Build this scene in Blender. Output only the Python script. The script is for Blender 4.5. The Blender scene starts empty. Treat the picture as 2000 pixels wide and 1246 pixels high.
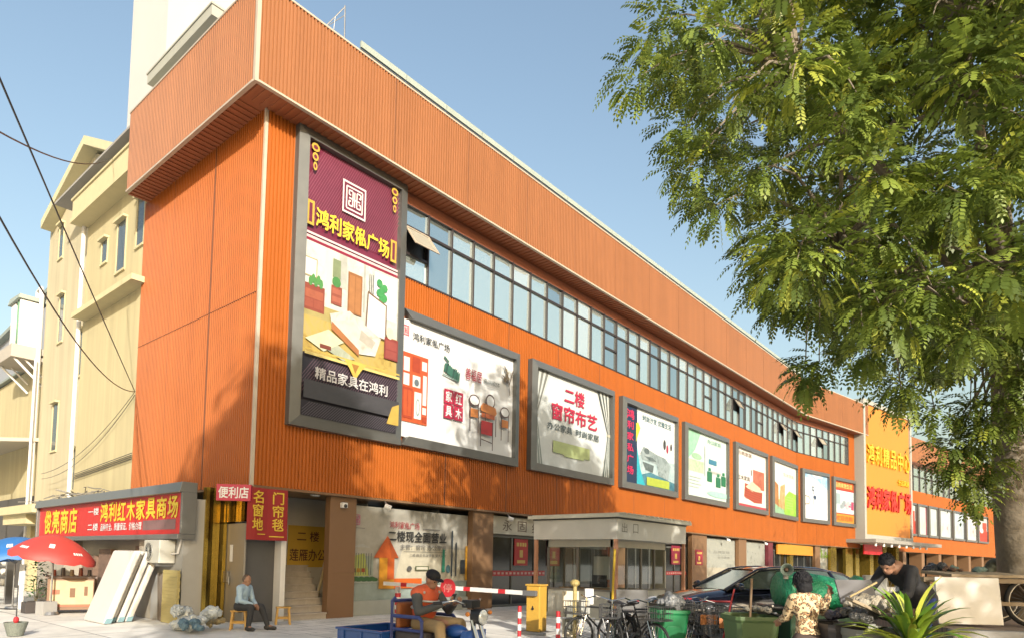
import bpy, math, random
from mathutils import Vector, Matrix
random.seed(7)
S = bpy.context.scene
COL = S.collection
R = math.radians

# ------------------------------------------------------------------ camera
YAW, PITCH, ROLL = R(48.493), R(3.4393), R(1.2015)
FPX, PPX, PPY = 1297.9, 930.8, 1015.5            # photograph pixels (2000 wide)
CAM = Vector((-8.117, -14.281, 1.6))
_fw = Vector((math.cos(PITCH)*math.sin(YAW), math.cos(PITCH)*math.cos(YAW), math.sin(PITCH)))
_rt = Vector((math.cos(YAW), -math.sin(YAW), 0))
_up = _rt.cross(_fw)
c_, s_ = math.cos(ROLL), math.sin(ROLL)
RT, UP, FW = _rt*c_ + _up*s_, _up*c_ - _rt*s_, _fw
cd = bpy.data.cameras.new('Camera'); co = bpy.data.objects.new('Camera', cd); COL.objects.link(co)
co.matrix_world = Matrix(((RT.x, UP.x, -FW.x, CAM.x), (RT.y, UP.y, -FW.y, CAM.y), (RT.z, UP.z, -FW.z, CAM.z), (0, 0, 0, 1)))
cd.sensor_fit = 'HORIZONTAL'; cd.sensor_width = 36; cd.lens = FPX/2000*36
cd.shift_x = (1000-PPX)/2000; cd.shift_y = (PPY-623)/2000
cd.clip_start = .1; cd.clip_end = 3000
S.camera = co

# ------------------------------------------------------------------ light
SUN_H = Vector((-.507, -.862)); SUN_EL = R(20.5)
SUN = Vector((SUN_H.x*math.cos(SUN_EL), SUN_H.y*math.cos(SUN_EL), math.sin(SUN_EL))).normalized()
w = bpy.data.worlds.new('World'); S.world = w; w.use_nodes = True
nt = w.node_tree; bg = nt.nodes['Background']
sk = nt.nodes.new('ShaderNodeTexSky'); sk.sky_type = 'NISHITA'; sk.sun_disc = False
sk.sun_elevation = SUN_EL; sk.sun_rotation = math.atan2(SUN_H.x, SUN_H.y); sk.air_density = 1.55; sk.dust_density = 4.5; sk.ozone_density = 1.3
nt.links.new(sk.outputs[0], bg.inputs[0]); bg.inputs[1].default_value = .15
sl = bpy.data.lights.new('Sun', 'SUN'); so = bpy.data.objects.new('Sun', sl); COL.objects.link(so)
sl.energy = 4.8; sl.angle = R(.55); sl.color = (1, .94, .84)
so.rotation_euler = SUN.to_track_quat('Z', 'Y').to_euler(); so.location = (-30, -50, 40)
S.view_settings.view_transform = 'Standard'; S.view_settings.look = 'None'; S.view_settings.gamma = 1
S.view_settings.exposure = .78
S.cycles.max_bounces = 6; S.cycles.transparent_max_bounces = 8; S.cycles.use_denoising = True
S.cycles.sample_clamp_indirect = 6

# ------------------------------------------------------------------ helpers
def at(x, y, D):                    # a photograph pixel at a camera depth -> world point
    return CAM + (RT*((x-PPX)/FPX) - UP*((y-PPY)/FPX) + FW)*D
def gp(x, y, z=0):                  # a photograph pixel on a level plane
    d = RT*((x-PPX)/FPX) - UP*((y-PPY)/FPX) + FW
    return CAM + d*((z-CAM.z)/d.z)
def cam2w(X, D, z=0):               # metres right of / ahead of the camera
    h = Vector((FW.x, FW.y, 0)).normalized(); r = Vector((_rt.x, _rt.y, 0))
    p = CAM + r*X + h*D
    return Vector((p.x, p.y, z))
BEND, BA = 42.3, R(9.5)
BT, BN = Vector((math.cos(BA), -math.sin(BA), 0)), Vector((-math.sin(BA), -math.cos(BA), 0))
def F(s, z, off=0):                 # along the long facade: metres from the corner, height, distance in front
    if s <= BEND:
        return Vector((s, -off, z))
    return Vector((BEND, 0, 0)) + BT*(s-BEND) + BN*off + Vector((0, 0, z))
def Lf(y, z, off=0):                # on the left facade
    return Vector((-off, y, z))

MATS = {}; ALB = .68
def mat(name, col, rough=.6, metal=0, var=.10, scale=3.0, bump=0, bscale=40, spec=.5, emit=None, trans=0, coat=0):
    if name in MATS: return MATS[name]
    col = tuple(c*ALB for c in col)
    m = bpy.data.materials.new(name); m.use_nodes = True; MATS[name] = m
    n = m.node_tree.nodes; l = m.node_tree.links; b = n['Principled BSDF']
    b.inputs['Base Color'].default_value = (*col, 1); b.inputs['Roughness'].default_value = rough
    b.inputs['Metallic'].default_value = metal; b.inputs['Specular IOR Level'].default_value = spec
    if coat: b.inputs['Coat Weight'].default_value = coat
    if trans:
        b.inputs['Transmission Weight'].default_value = trans
    tc = n.new('ShaderNodeTexCoord')
    if var:
        t = n.new('ShaderNodeTexNoise'); t.inputs['Scale'].default_value = scale; t.inputs['Detail'].default_value = 6; t.inputs['Roughness'].default_value = .65
        mx = n.new('ShaderNodeMix'); mx.data_type = 'RGBA'
        mx.inputs[6].default_value = (*[c*(1-var*1.6) for c in col], 1); mx.inputs[7].default_value = (*[min(1, c*(1+var)) for c in col], 1)
        l.new(tc.outputs['Object'], t.inputs['Vector']); l.new(t.outputs['Fac'], mx.inputs[0]); l.new(mx.outputs[2], b.inputs['Base Color'])
        rr = n.new('ShaderNodeMapRange'); rr.inputs[3].default_value = max(.03, rough-.12); rr.inputs[4].default_value = min(1, rough+.12)
        l.new(t.outputs['Fac'], rr.inputs[0]); l.new(rr.outputs[0], b.inputs['Roughness'])
    if bump:
        t2 = n.new('ShaderNodeTexNoise'); t2.inputs['Scale'].default_value = bscale; t2.inputs['Detail'].default_value = 4
        bp = n.new('ShaderNodeBump'); bp.inputs['Strength'].default_value = bump; bp.inputs['Distance'].default_value = .02
        l.new(tc.outputs['Object'], t2.inputs['Vector']); l.new(t2.outputs['Fac'], bp.inputs['Height']); l.new(bp.outputs[0], b.inputs['Normal'])
    if emit:
        b.inputs['Emission Color'].default_value = (*col, 1); b.inputs['Emission Strength'].default_value = emit
    return m

class MB:
    def __init__(s): s.v = []; s.f = []; s.m = []
    def add(s, vs, fs, m=0):
        o = len(s.v); s.v += [Vector(a) for a in vs]; s.f += [tuple(i+o for i in f) for f in fs]; s.m += [m]*len(fs)
    def quad(s, a, b, c, d, m=0): s.add([a, b, c, d], [(0, 1, 2, 3)], m)
    def poly(s, pts, m=0): s.add(pts, [tuple(range(len(pts)))], m)
    def hexa(s, p, m=0):            # 8 points, bottom ring then top ring
        s.add(p, [(3, 2, 1, 0), (4, 5, 6, 7), (0, 1, 5, 4), (1, 2, 6, 5), (2, 3, 7, 6), (3, 0, 4, 7)], m)
    def box(s, x0, y0, z0, x1, y1, z1, m=0):
        s.hexa([(x0, y0, z0), (x1, y0, z0), (x1, y1, z0), (x0, y1, z0), (x0, y0, z1), (x1, y0, z1), (x1, y1, z1), (x0, y1, z1)], m)
    def fbox(s, s0, s1, z0, z1, o0, o1, m=0, fn=None):
        fn = fn or F
        s.hexa([fn(s0, z0, o1), fn(s1, z0, o1), fn(s1, z0, o0), fn(s0, z0, o0), fn(s0, z1, o1), fn(s1, z1, o1), fn(s1, z1, o0), fn(s0, z1, o0)], m)
    def obox(s, c, sx, sy, sz, M=None, m=0):
        M = M or Matrix.Identity(3); c = Vector(c)
        s.hexa([c + M @ Vector((a*sx/2, b*sy/2, d*sz/2)) for d in (-1, 1) for a, b in ((-1, -1), (1, -1), (1, 1), (-1, 1))], m)
    def ext(s, pts, vec, m=0):      # polygon extruded along vec
        vec = Vector(vec); pts = [Vector(p) for p in pts]; n = len(pts)
        s.add(pts + [p+vec for p in pts], [tuple(range(n))[::-1], tuple(range(n, 2*n))] + [(i, (i+1) % n, n+(i+1) % n, n+i) for i in range(n)], m)
    def cyl(s, a, b, r0, r1=None, n=12, m=0, caps=True):
        a, b = Vector(a), Vector(b); r1 = r0 if r1 is None else r1
        d = (b-a)
        if d.length < 1e-6: return
        q = d.to_track_quat('Z', 'Y'); vs = []
        for p, r in ((a, r0), (b, r1)):
            vs += [p + q @ Vector((r*math.cos(2*math.pi*i/n), r*math.sin(2*math.pi*i/n), 0)) for i in range(n)]
        fs = [(i, (i+1) % n, n+(i+1) % n, n+i) for i in range(n)]
        if caps: fs += [tuple(range(n))[::-1], tuple(range(n, 2*n))]
        s.add(vs, fs, m)
    def path(s, pts, r, n=6, m=0):
        rs = r if isinstance(r, (list, tuple)) else [r]*len(pts)
        pts = [Vector(p) for p in pts]; vs = []; N = len(pts)
        for i, p in enumerate(pts):
            d = (pts[min(i+1, N-1)] - pts[max(i-1, 0)])
            q = d.to_track_quat('Z', 'Y')
            vs += [p + q @ Vector((rs[i]*math.cos(2*math.pi*k/n), rs[i]*math.sin(2*math.pi*k/n), 0)) for k in range(n)]
        fs = [(j*n+k, j*n+(k+1) % n, (j+1)*n+(k+1) % n, (j+1)*n+k) for j in range(N-1) for k in range(n)]
        fs += [tuple(range(n))[::-1], tuple(range((N-1)*n, N*n))]
        s.add(vs, fs, m)
    def ell(s, c, r, n=12, m=0, M=None, noise=0):
        c = Vector(c); M = M or Matrix.Identity(3); r = (r, r, r) if not hasattr(r, '__len__') else r
        k = max(4, n//2); vs = []; fs = []
        for i in range(k+1):
            t = math.pi*i/k
            for j in range(n):
                a = 2*math.pi*j/n; nz = 1 + (random.uniform(-noise, noise) if 0 < i < k else 0)
                vs.append(c + M @ Vector((r[0]*math.sin(t)*math.cos(a)*nz, r[1]*math.sin(t)*math.sin(a)*nz, r[2]*math.cos(t)*nz)))
        for i in range(k):
            for j in range(n):
                fs.append((i*n+j, (i+1)*n+j, (i+1)*n+(j+1) % n, i*n+(j+1) % n))
        s.add(vs, fs, m)
    def lathe(s, prof, c, n=20, m=0, sq=None):
        c = Vector(c); vs = []
        for r, z in prof:
            vs += [c + Vector((r*math.cos(2*math.pi*k/n), r*math.sin(2*math.pi*k/n), z)) for k in range(n)]
        fs = [(j*n+k, j*n+(k+1) % n, (j+1)*n+(k+1) % n, (j+1)*n+k) for j in range(len(prof)-1) for k in range(n)]
        s.add(vs, fs, m)
    def torus(s, c, ax, Rr, r, n=28, k=8, m=0):
        q = Vector(ax).to_track_quat('Z', 'Y'); c = Vector(c); vs = []
        for i in range(n):
            a = 2*math.pi*i/n
            for j in range(k):
                b = 2*math.pi*j/k
                vs.append(c + q @ Vector(((Rr+r*math.cos(b))*math.cos(a), (Rr+r*math.cos(b))*math.sin(a), r*math.sin(b))))
        s.add(vs, [(i*k+j, ((i+1) % n)*k+j, ((i+1) % n)*k+(j+1) % k, i*k+(j+1) % k) for i in range(n) for j in range(k)], m)
    def caps(s, a, b, r0, r1, n=10):  # limb segment with round ends
        s.cyl(a, b, r0, r1, n); s.ell(a, r0, n); s.ell(b, r1, n)
    def build(s, name, mats, parent=None, local=False, smooth=False, bevel=0, remesh=0, kind=None, label=None):
        vs = s.v
        if parent is not None and not local:
            inv = ROOTM[parent.name].inverted(); vs = [inv @ v for v in vs]
        me = bpy.data.meshes.new(name); me.from_pydata([tuple(v) for v in vs], [], s.f)
        mats = mats if isinstance(mats, (list, tuple)) else [mats]
        for mm in mats: me.materials.append(mm)
        if len(mats) > 1: me.polygons.foreach_set('material_index', s.m)
        me.update()
        o = bpy.data.objects.new(name, me); COL.objects.link(o)
        if parent is not None:
            o.parent = parent; ROOTM[o.name] = ROOTM[parent.name]
        else: ROOTM[o.name] = Matrix.Identity(4)
        if remesh:
            rm = o.modifiers.new('r', 'REMESH'); rm.mode = 'VOXEL'; rm.voxel_size = remesh
            sm = o.modifiers.new('s', 'SMOOTH'); sm.iterations = 3; sm.factor = .5
            dg = bpy.context.evaluated_depsgraph_get(); nm = bpy.data.meshes.new_from_object(o.evaluated_get(dg))
            o.modifiers.clear(); o.data = nm; smooth = True
        if bevel:
            b = o.modifiers.new('b', 'BEVEL'); b.width = bevel; b.segments = 2; b.limit_method = 'ANGLE'; b.angle_limit = R(40)
        if smooth:
            o.data.polygons.foreach_set('use_smooth', [True]*len(o.data.polygons))
        if kind: o['kind'] = kind
        if label: o['label'] = label
        return o
ROOTM = {}
def tag(o, label, cat, group=None):
    o['label'] = label; o['category'] = cat
    if group: o['group'] = group
    return o
def thing(name, label, cat, loc=(0, 0, 0), rz=0, group=None):
    o = bpy.data.objects.new(name, None); COL.objects.link(o); o.empty_display_size = .2
    o.location = loc; o.rotation_euler = (0, 0, rz)
    ROOTM[o.name] = Matrix.Translation(Vector(loc)) @ Matrix.Rotation(rz, 4, 'Z')
    return tag(o, label, cat, group)
def dup(root, loc, rz, label, group=None, scale=None):
    def cp(o, par):
        c = o.copy(); COL.objects.link(c); c.parent = par
        for ch in o.children: cp(ch, c)
        return c
    r = cp(root, None); r.location = loc; r.rotation_euler = (0, 0, rz); r['label'] = label
    if scale: r.scale = (scale,)*3
    if group: r['group'] = group
    return r
_tc = {}
def text_mesh(body, bold=.02):
    k = (body, bold)
    if k not in _tc:
        cu = bpy.data.curves.new('t', 'FONT'); cu.body = body; cu.offset = bold; cu.resolution_u = 3
        o = bpy.data.objects.new('t', cu); COL.objects.link(o)
        dg = bpy.context.evaluated_depsgraph_get(); dg.update()
        me = bpy.data.meshes.new_from_object(o.evaluated_get(dg))
        vs = [v.co.copy() for v in me.vertices]; fs = [tuple(p.vertices) for p in me.polygons]
        bpy.data.objects.remove(o); bpy.data.meshes.remove(me)
        x0 = min(v.x for v in vs); x1 = max(v.x for v in vs); y0 = min(v.y for v in vs); y1 = max(v.y for v in vs)
        _tc[k] = ([((v.x-x0)/(x1-x0), (v.y-y0)/(y1-y0)) for v in vs], fs)
    return _tc[k]
def put_text(mb, body, fn, u0, v0, u1, v1, off, m=0, bold=.02, slant=0, thick=0):
    vs, fs = text_mesh(body, 0)
    k = len(body.replace(' ', '')); e = max(0, bold)*.8; sh = [(0, 0)] if e < .008 else [(0, 0), (e, 0), (-e, 0), (0, e), (0, -e), (e*.7, e*.7), (-e*.7, -e*.7)]
    for i, (dx, dy) in enumerate(sh):
        pts = [fn(u0+(a+dx/max(1, k))*(u1-u0)+slant*b, v0+(b+dy)*(v1-v0), off+i*.0003) for a, b in vs]
        mb.add(pts, fs, m)
    if thick:                      # raised letters: sides from boundary edges
        back = [fn(u0+a*(u1-u0)+slant*b, v0+b*(v1-v0), off-thick) for a, b in vs]
        cnt = {}
        for f in fs:
            for i in range(len(f)):
                e = (f[i], f[(i+1) % len(f)]); cnt[e] = cnt.get(e, 0)+1
        n = len(vs); sf = [(a, b, n+b, n+a) for (a, b) in cnt if (b, a) not in cnt]
        mb.add(pts+back, [(p[1], p[0], p[3], p[2]) for p in sf], m)

# ------------------------------------------------------------------ shared materials
def streaked(name, col, rough=.42, lo=.90, hi=1.06, bump=0):
    m = mat(name, col, rough, 0, .07, .8, bump, 60, spec=.35); n = m.node_tree.nodes; l = m.node_tree.links; b = n['Principled BSDF']; src = b.inputs['Base Color'].links[0].from_socket
    tc = n.new('ShaderNodeTexCoord'); mp = n.new('ShaderNodeMapping'); mp.inputs['Scale'].default_value = (2.2, 2.2, .10); t = n.new('ShaderNodeTexNoise'); t.inputs['Scale'].default_value = 1; t.inputs['Detail'].default_value = 7; t.inputs['Roughness'].default_value = .7
    rp = n.new('ShaderNodeMapRange'); rp.inputs[1].default_value = .32; rp.inputs[2].default_value = .68; rp.inputs[3].default_value = lo; rp.inputs[4].default_value = hi
    mx = n.new('ShaderNodeMix'); mx.data_type = 'RGBA'; mx.blend_type = 'MULTIPLY'; mx.inputs[0].default_value = 1
    l.new(tc.outputs['Object'], mp.inputs[0]); l.new(mp.outputs[0], t.inputs[0]); l.new(t.outputs[0], rp.inputs[0]); l.new(src, mx.inputs[6]); l.new(rp.outputs[0], mx.inputs[7]); l.new(mx.outputs[2], b.inputs['Base Color']); return m
ORANGE = streaked('orange_cladding', (.43, .115, .016)); ORANGE2 = streaked('hazed_orange_cladding', (.345, .142, .058)); CREAM = streaked('cream_render', (.58, .50, .29), .85, .84, 1.06, .15); CREAM2 = streaked('pale_cream_render', (.58, .51, .34), .85, .84, 1.06, .15)  # second orange is paler and pinker, upper haze put into its colour
TRIM = mat('pale_trim', (.62, .52, .40), .4, .2)
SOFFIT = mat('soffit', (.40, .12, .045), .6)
FRAME = mat('grey_frame_metal', (.20, .20, .185), .38, .55, .08)
DARKFR = mat('dark_window_frame', (.045, .035, .035), .4, .2)
BROWN = mat('brown_panel', (.21, .115, .055), .45, 0, .08)
GOLD = mat('gold_mirror_metal', (.70, .50, .10), .16, .85, .25, 6)
WHITEP = mat('white_paint', (.78, .77, .74), .55, 0, .05)
STEEL = mat('steel', (.42, .42, .42), .35, .85, .08)
BLACK = mat('black_plastic', (.018, .018, .02), .45, 0, .1)
RUBBER = mat('rubber', (.02, .02, .02), .85, 0, .1)

CONC = mat('concrete', (.36, .345, .32), .85, 0, .12, 2, .2, 50)
DGLASS = mat('dark_shop_glass', (.012, .014, .015), .06, 0, .3, .6, spec=.8)
REDSIGN = mat('red_sign_face', (.62, .02, .018), .4, 0, .06)
YEL = mat('yellow_letters', (.85, .62, .03), .4, 0, .05)
WHT = mat('white_letters', (.8, .8, .78), .5, 0, .03)
BLK = mat('black_letters', (.02, .02, .02), .5, 0, .05)
GREYWALL = mat('grey_wall_paint', (.44, .45, .42), .8, 0, .08)
def mirror_glass(name, base, met):
    m = bpy.data.materials.new(name); m.use_nodes = True
    n = m.node_tree.nodes; l = m.node_tree.links; b = n['Principled BSDF']
    b.inputs['Base Color'].default_value = (*base, 1); b.inputs['Metallic'].default_value = met; b.inputs['Roughness'].default_value = .03
    tc = n.new('ShaderNodeTexCoord'); t = n.new('ShaderNodeTexNoise'); t.inputs['Scale'].default_value = .7
    bp = n.new('ShaderNodeBump'); bp.inputs['Strength'].default_value = .06; bp.inputs['Distance'].default_value = .05
    l.new(tc.outputs['Object'], t.inputs['Vector']); l.new(t.outputs['Fac'], bp.inputs['Height']); l.new(bp.outputs[0], b.inputs['Normal'])
    return m
MIRROR = mirror_glass('window_glass', (.72, .83, .80), .88); MIRROR2 = mirror_glass('window_glass_blind', (.72, .79, .76), .78); MIRROR3 = mirror_glass('window_glass_dark', (.56, .66, .66), .95)
def clear_glass(name, fac=.55, col=(.8, .85, .82)):
    m = bpy.data.materials.new(name); m.use_nodes = True; n = m.node_tree.nodes; l = m.node_tree.links
    n.remove(n['Principled BSDF']); g = n.new('ShaderNodeBsdfGlossy'); g.inputs['Roughness'].default_value = .03; t = n.new('ShaderNodeBsdfTransparent'); t.inputs[0].default_value = (*col, 1)
    fr = n.new('ShaderNodeFresnel'); fr.inputs[0].default_value = 1.5
    ad = n.new('ShaderNodeMath'); ad.operation = 'MULTIPLY_ADD'; ad.inputs[1].default_value = 1; ad.inputs[2].default_value = fac*.15
    mx = n.new('ShaderNodeMixShader'); l.new(fr.outputs[0], ad.inputs[0]); l.new(ad.outputs[0], mx.inputs[0]); l.new(t.outputs[0], mx.inputs[1]); l.new(g.outputs[0], mx.inputs[2]); l.new(mx.outputs[0], n['Material Output'].inputs[0])
    return m
CLEAR = clear_glass('clear_glass')

# ------------------------------------------------------------------ setting: ground
def ground_mat(name, col, bw, bh, mortar, mcol, offs=.5, rot=0, var=.15):
    m = bpy.data.materials.new(name); m.use_nodes = True; n = m.node_tree.nodes; l = m.node_tree.links; b = n['Principled BSDF']
    tc = n.new('ShaderNodeTexCoord'); mp = n.new('ShaderNodeMapping'); mp.inputs['Rotation'].default_value = (0, 0, rot)
    br = n.new('ShaderNodeTexBrick'); br.offset = offs; br.inputs['Scale'].default_value = 1
    br.inputs['Brick Width'].default_value = bw; br.inputs['Row Height'].default_value = bh; br.inputs['Mortar Size'].default_value = mortar
    br.inputs['Color1'].default_value = (*[c*(1-var*.5) for c in col], 1); br.inputs['Color2'].default_value = (*[c*(1+var*.5) for c in col], 1); br.inputs['Mortar'].default_value = (*mcol, 1)
    t = n.new('ShaderNodeTexNoise'); t.inputs['Scale'].default_value = .9; t.inputs['Detail'].default_value = 10; t.inputs['Roughness'].default_value = .7
    rp = n.new('ShaderNodeMapRange'); rp.inputs[1].default_value = .3; rp.inputs[2].default_value = .7; rp.inputs[3].default_value = .72; rp.inputs[4].default_value = 1.15
    mx = n.new('ShaderNodeMix'); mx.data_type = 'RGBA'; mx.blend_type = 'MULTIPLY'; mx.inputs[0].default_value = 1
    l.new(tc.outputs['Object'], mp.inputs[0]); l.new(mp.outputs[0], br.inputs[0]); l.new(tc.outputs['Object'], t.inputs[0]); l.new(t.outputs[0], rp.inputs[0])
    l.new(br.outputs[0], mx.inputs[6]); l.new(rp.outputs[0], mx.inputs[7]); l.new(mx.outputs[2], b.inputs['Base Color']); b.inputs['Roughness'].default_value = .82
    t2 = n.new('ShaderNodeTexNoise'); t2.inputs['Scale'].default_value = 45; bp = n.new('ShaderNodeBump'); bp.inputs['Strength'].default_value = .25; bp.inputs['Distance'].default_value = .02
    l.new(tc.outputs['Object'], t2.inputs[0]); l.new(t2.outputs[0], bp.inputs['Height']); l.new(bp.outputs[0], b.inputs['Normal'])
    return m
G1 = ground_mat('worn_concrete_ground', (.62, .60, .55), 3.2, 3.2, .015, (.16, .155, .15), 0)
G2 = ground_mat('paving_tiles', (.63, .60, .55), .6, .6, .012, (.2, .19, .18), .5)
G3 = ground_mat('brick_pavers', (.27, .19, .14), .24, .12, .012, (.12, .10, .085), .5, .35)
mb = MB(); mb.quad((-400, -400, 0), (400, -400, 0), (400, 400, 0), (-400, 400, 0)); mb.build('ground', G1, kind='structure')
mb = MB(); mb.quad((-.4, -2.6, .004), (41.8, -2.6, .004), (41.8, 9, .004), (-.4, 9, .004)); mb.build('pavement', G2, kind='structure')
# the raised brick sidewalk under the big tree and a low step beside it
TZ = .86
def cpoly(pts, z): return [cam2w(X, D, z) for X, D in pts]
mb = MB(); mb.ext(cpoly([(6.0, 8.35), (16, 6.5), (30, 15), (30, 24), (10.2, 17.0), (7.2, 12.2)], -.02), (0, 0, TZ+.02)); mb.build('raised_sidewalk', [G3], kind='structure')
mb = MB()
kp = cpoly([(6.0, 8.35), (16, 6.5)], 0); d = (kp[1]-kp[0]).normalized(); nn = Vector((d.y, -d.x, 0))
mb.ext([kp[0]+nn*.002-d*.1, kp[1]+nn*.002, kp[1]+nn*.16, kp[0]+nn*.16-d*.1], (0, 0, TZ+.012)); mb.build('kerb', CONC, kind='structure', bevel=.015)
mb = MB(); mb.ext(cpoly([(4.6, 7.55), (5.9, 7.35), (5.95, 8.6), (4.7, 8.8)], -.02), (0, 0, .47)); mb.build('step', CONC, kind='structure', bevel=.02)
# ------------------------------------------------------------------ the orange shopping building
BLD = thing('shopping_building', 'long orange ribbed-metal shopping building with a boxed overhanging top and a window band', 'building')
Z0, ZW, ZT, ZS, ZF = 3.27, 9.80, 12.02, 12.45, 14.85
SE = 52.3; O = .70
def ribbed(mb, fn, u0, u1, z0, z1, pitch=.1, dep=.04):
    n = max(1, round((u1-u0)/pitch)); p = (u1-u0)/n; us = []
    for i in range(n):
        a = u0+i*p
        us += [(a, 0), (a+.36*p, 0), (a+.46*p, dep), (a+.90*p, dep)]
    us.append((u1, 0)); o = len(mb.v)
    vs = [q for u, d in us for q in (fn(u, z0, d), fn(u, z1, d))]
    mb.add(vs, [(2*i, 2*i+2, 2*i+3, 2*i+1) for i in range(len(us)-1)])
mb = MB()
for a, b, z0, z1 in ((.02, 4.45, Z0, ZS), (4.45, BEND, Z0, ZW), (BEND, 51.2, Z0, ZW), (51.2, SE+1, Z0, ZS)):
    ribbed(mb, F, a, b, z0, z1)
mb.build('front_wall', ORANGE, BLD)
mb = MB(); ribbed(mb, lambda u, z, o: Lf(6.97-u, z, o), 0, 6.95, Z0, ZS); mb.build('side_wall', ORANGE, BLD)
mb = MB()
for k in range(1, 17):
    s0 = 3.0*k+.45
    if s0 < SE: mb.fbox(s0, s0+.012, ZS+.02, ZF-.02, O+.02, O+.043)
    if s0 < SE and s0 > 4.5: mb.fbox(s0+.02, s0+.032, Z0, ZW, .02, .043)
for k in range(1, 3): mb.fbox(2.4*k, 2.4*k+.012, ZS+.02, ZF-.02, O+.02, O+.043, fn=Lf); mb.fbox(2.4*k, 2.4*k+.012, Z0, ZS-.05, .02, .043, fn=Lf)
mb.fbox(.05, 6.95, 7.9, 7.912, .02, .042, fn=Lf)
mb.build('sheet_joints', mat('dark_sheet_joint', (.16, .06, .03), .7), BLD)  # thin dark seams between the metal sheets
mb = MB(); mb.box(-.035, -.035, Z0-.03, .045, .045, ZS); mb.build('corner_trim', TRIM, BLD)
mb = MB()
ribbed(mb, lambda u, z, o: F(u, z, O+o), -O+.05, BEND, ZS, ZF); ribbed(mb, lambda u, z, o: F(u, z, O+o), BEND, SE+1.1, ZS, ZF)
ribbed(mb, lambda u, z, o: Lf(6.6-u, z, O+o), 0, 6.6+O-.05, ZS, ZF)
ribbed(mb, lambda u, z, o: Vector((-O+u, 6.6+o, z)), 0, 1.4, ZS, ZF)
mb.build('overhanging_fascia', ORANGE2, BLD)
mb = MB()
for z, h in ((ZS-.05, .05), (ZF, .05)):
    mb.fbox(-O, BEND, z, z+h, O-.05, O+.05); mb.fbox(BEND, SE+1.1, z, z+h, O-.05, O+.05)
    mb.fbox(-O+.055, 6.6, z, z+h, O-.05, O+.05, fn=Lf)
mb.box(-O-.045, -O-.045, ZS-.06, -O+.05, -O+.05, ZF+.06)
mb.build('fascia_trim', TRIM, BLD)
mb = MB()
n = 300
mb.fbox(-O+.05, BEND, ZS-.02, ZS, -.5, O-.055); mb.fbox(BEND, SE+1.1, ZS-.02, ZS, -.5, O-.055)
mb.fbox(.5, 6.6, ZS-.02, ZS, 0, O-.055, fn=Lf)
for i in range(260):
    s = -.6+i*.2; mb.fbox(s, s+.09, ZS-.045, ZS-.02, .02, O-.06)
for i in range(33):
    s = .2+i*.2; mb.fbox(s, s+.09, ZS-.045, ZS-.02, .02, O-.06, fn=Lf)
mb.build('soffit', SOFFIT, BLD)
# body behind the cladding and roof deck
mb = MB()
for a, b in ((.4, BEND), (BEND, SE+1)):
    mb.fbox(a, b, Z0+.02, ZF-.35, -14, -.32)
mb.box(.03, .4, Z0+.02, .4, 6.9, ZF-.35)
mb.fbox(-.6, BEND, ZF-.2, ZF-.12, -14, O-.08); mb.fbox(BEND, SE+1, ZF-.2, ZF-.12, -14, O-.08)
mb.build('roof', CONC, BLD)
mb = MB()
for a, b in ((.02, BEND), (BEND, SE+1)): mb.fbox(a, b, Z0-.06, Z0-.002, -1.4, .03)
mb.fbox(.06, 6.95, Z0-.06, Z0-.002, -.4, .03, fn=Lf)
mb.build('underside', BROWN, BLD)
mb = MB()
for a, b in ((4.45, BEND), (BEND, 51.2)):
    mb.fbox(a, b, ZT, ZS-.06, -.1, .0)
mb.build('window_header', mat('header_brown', (.30, .10, .05), .5), BLD)
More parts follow.
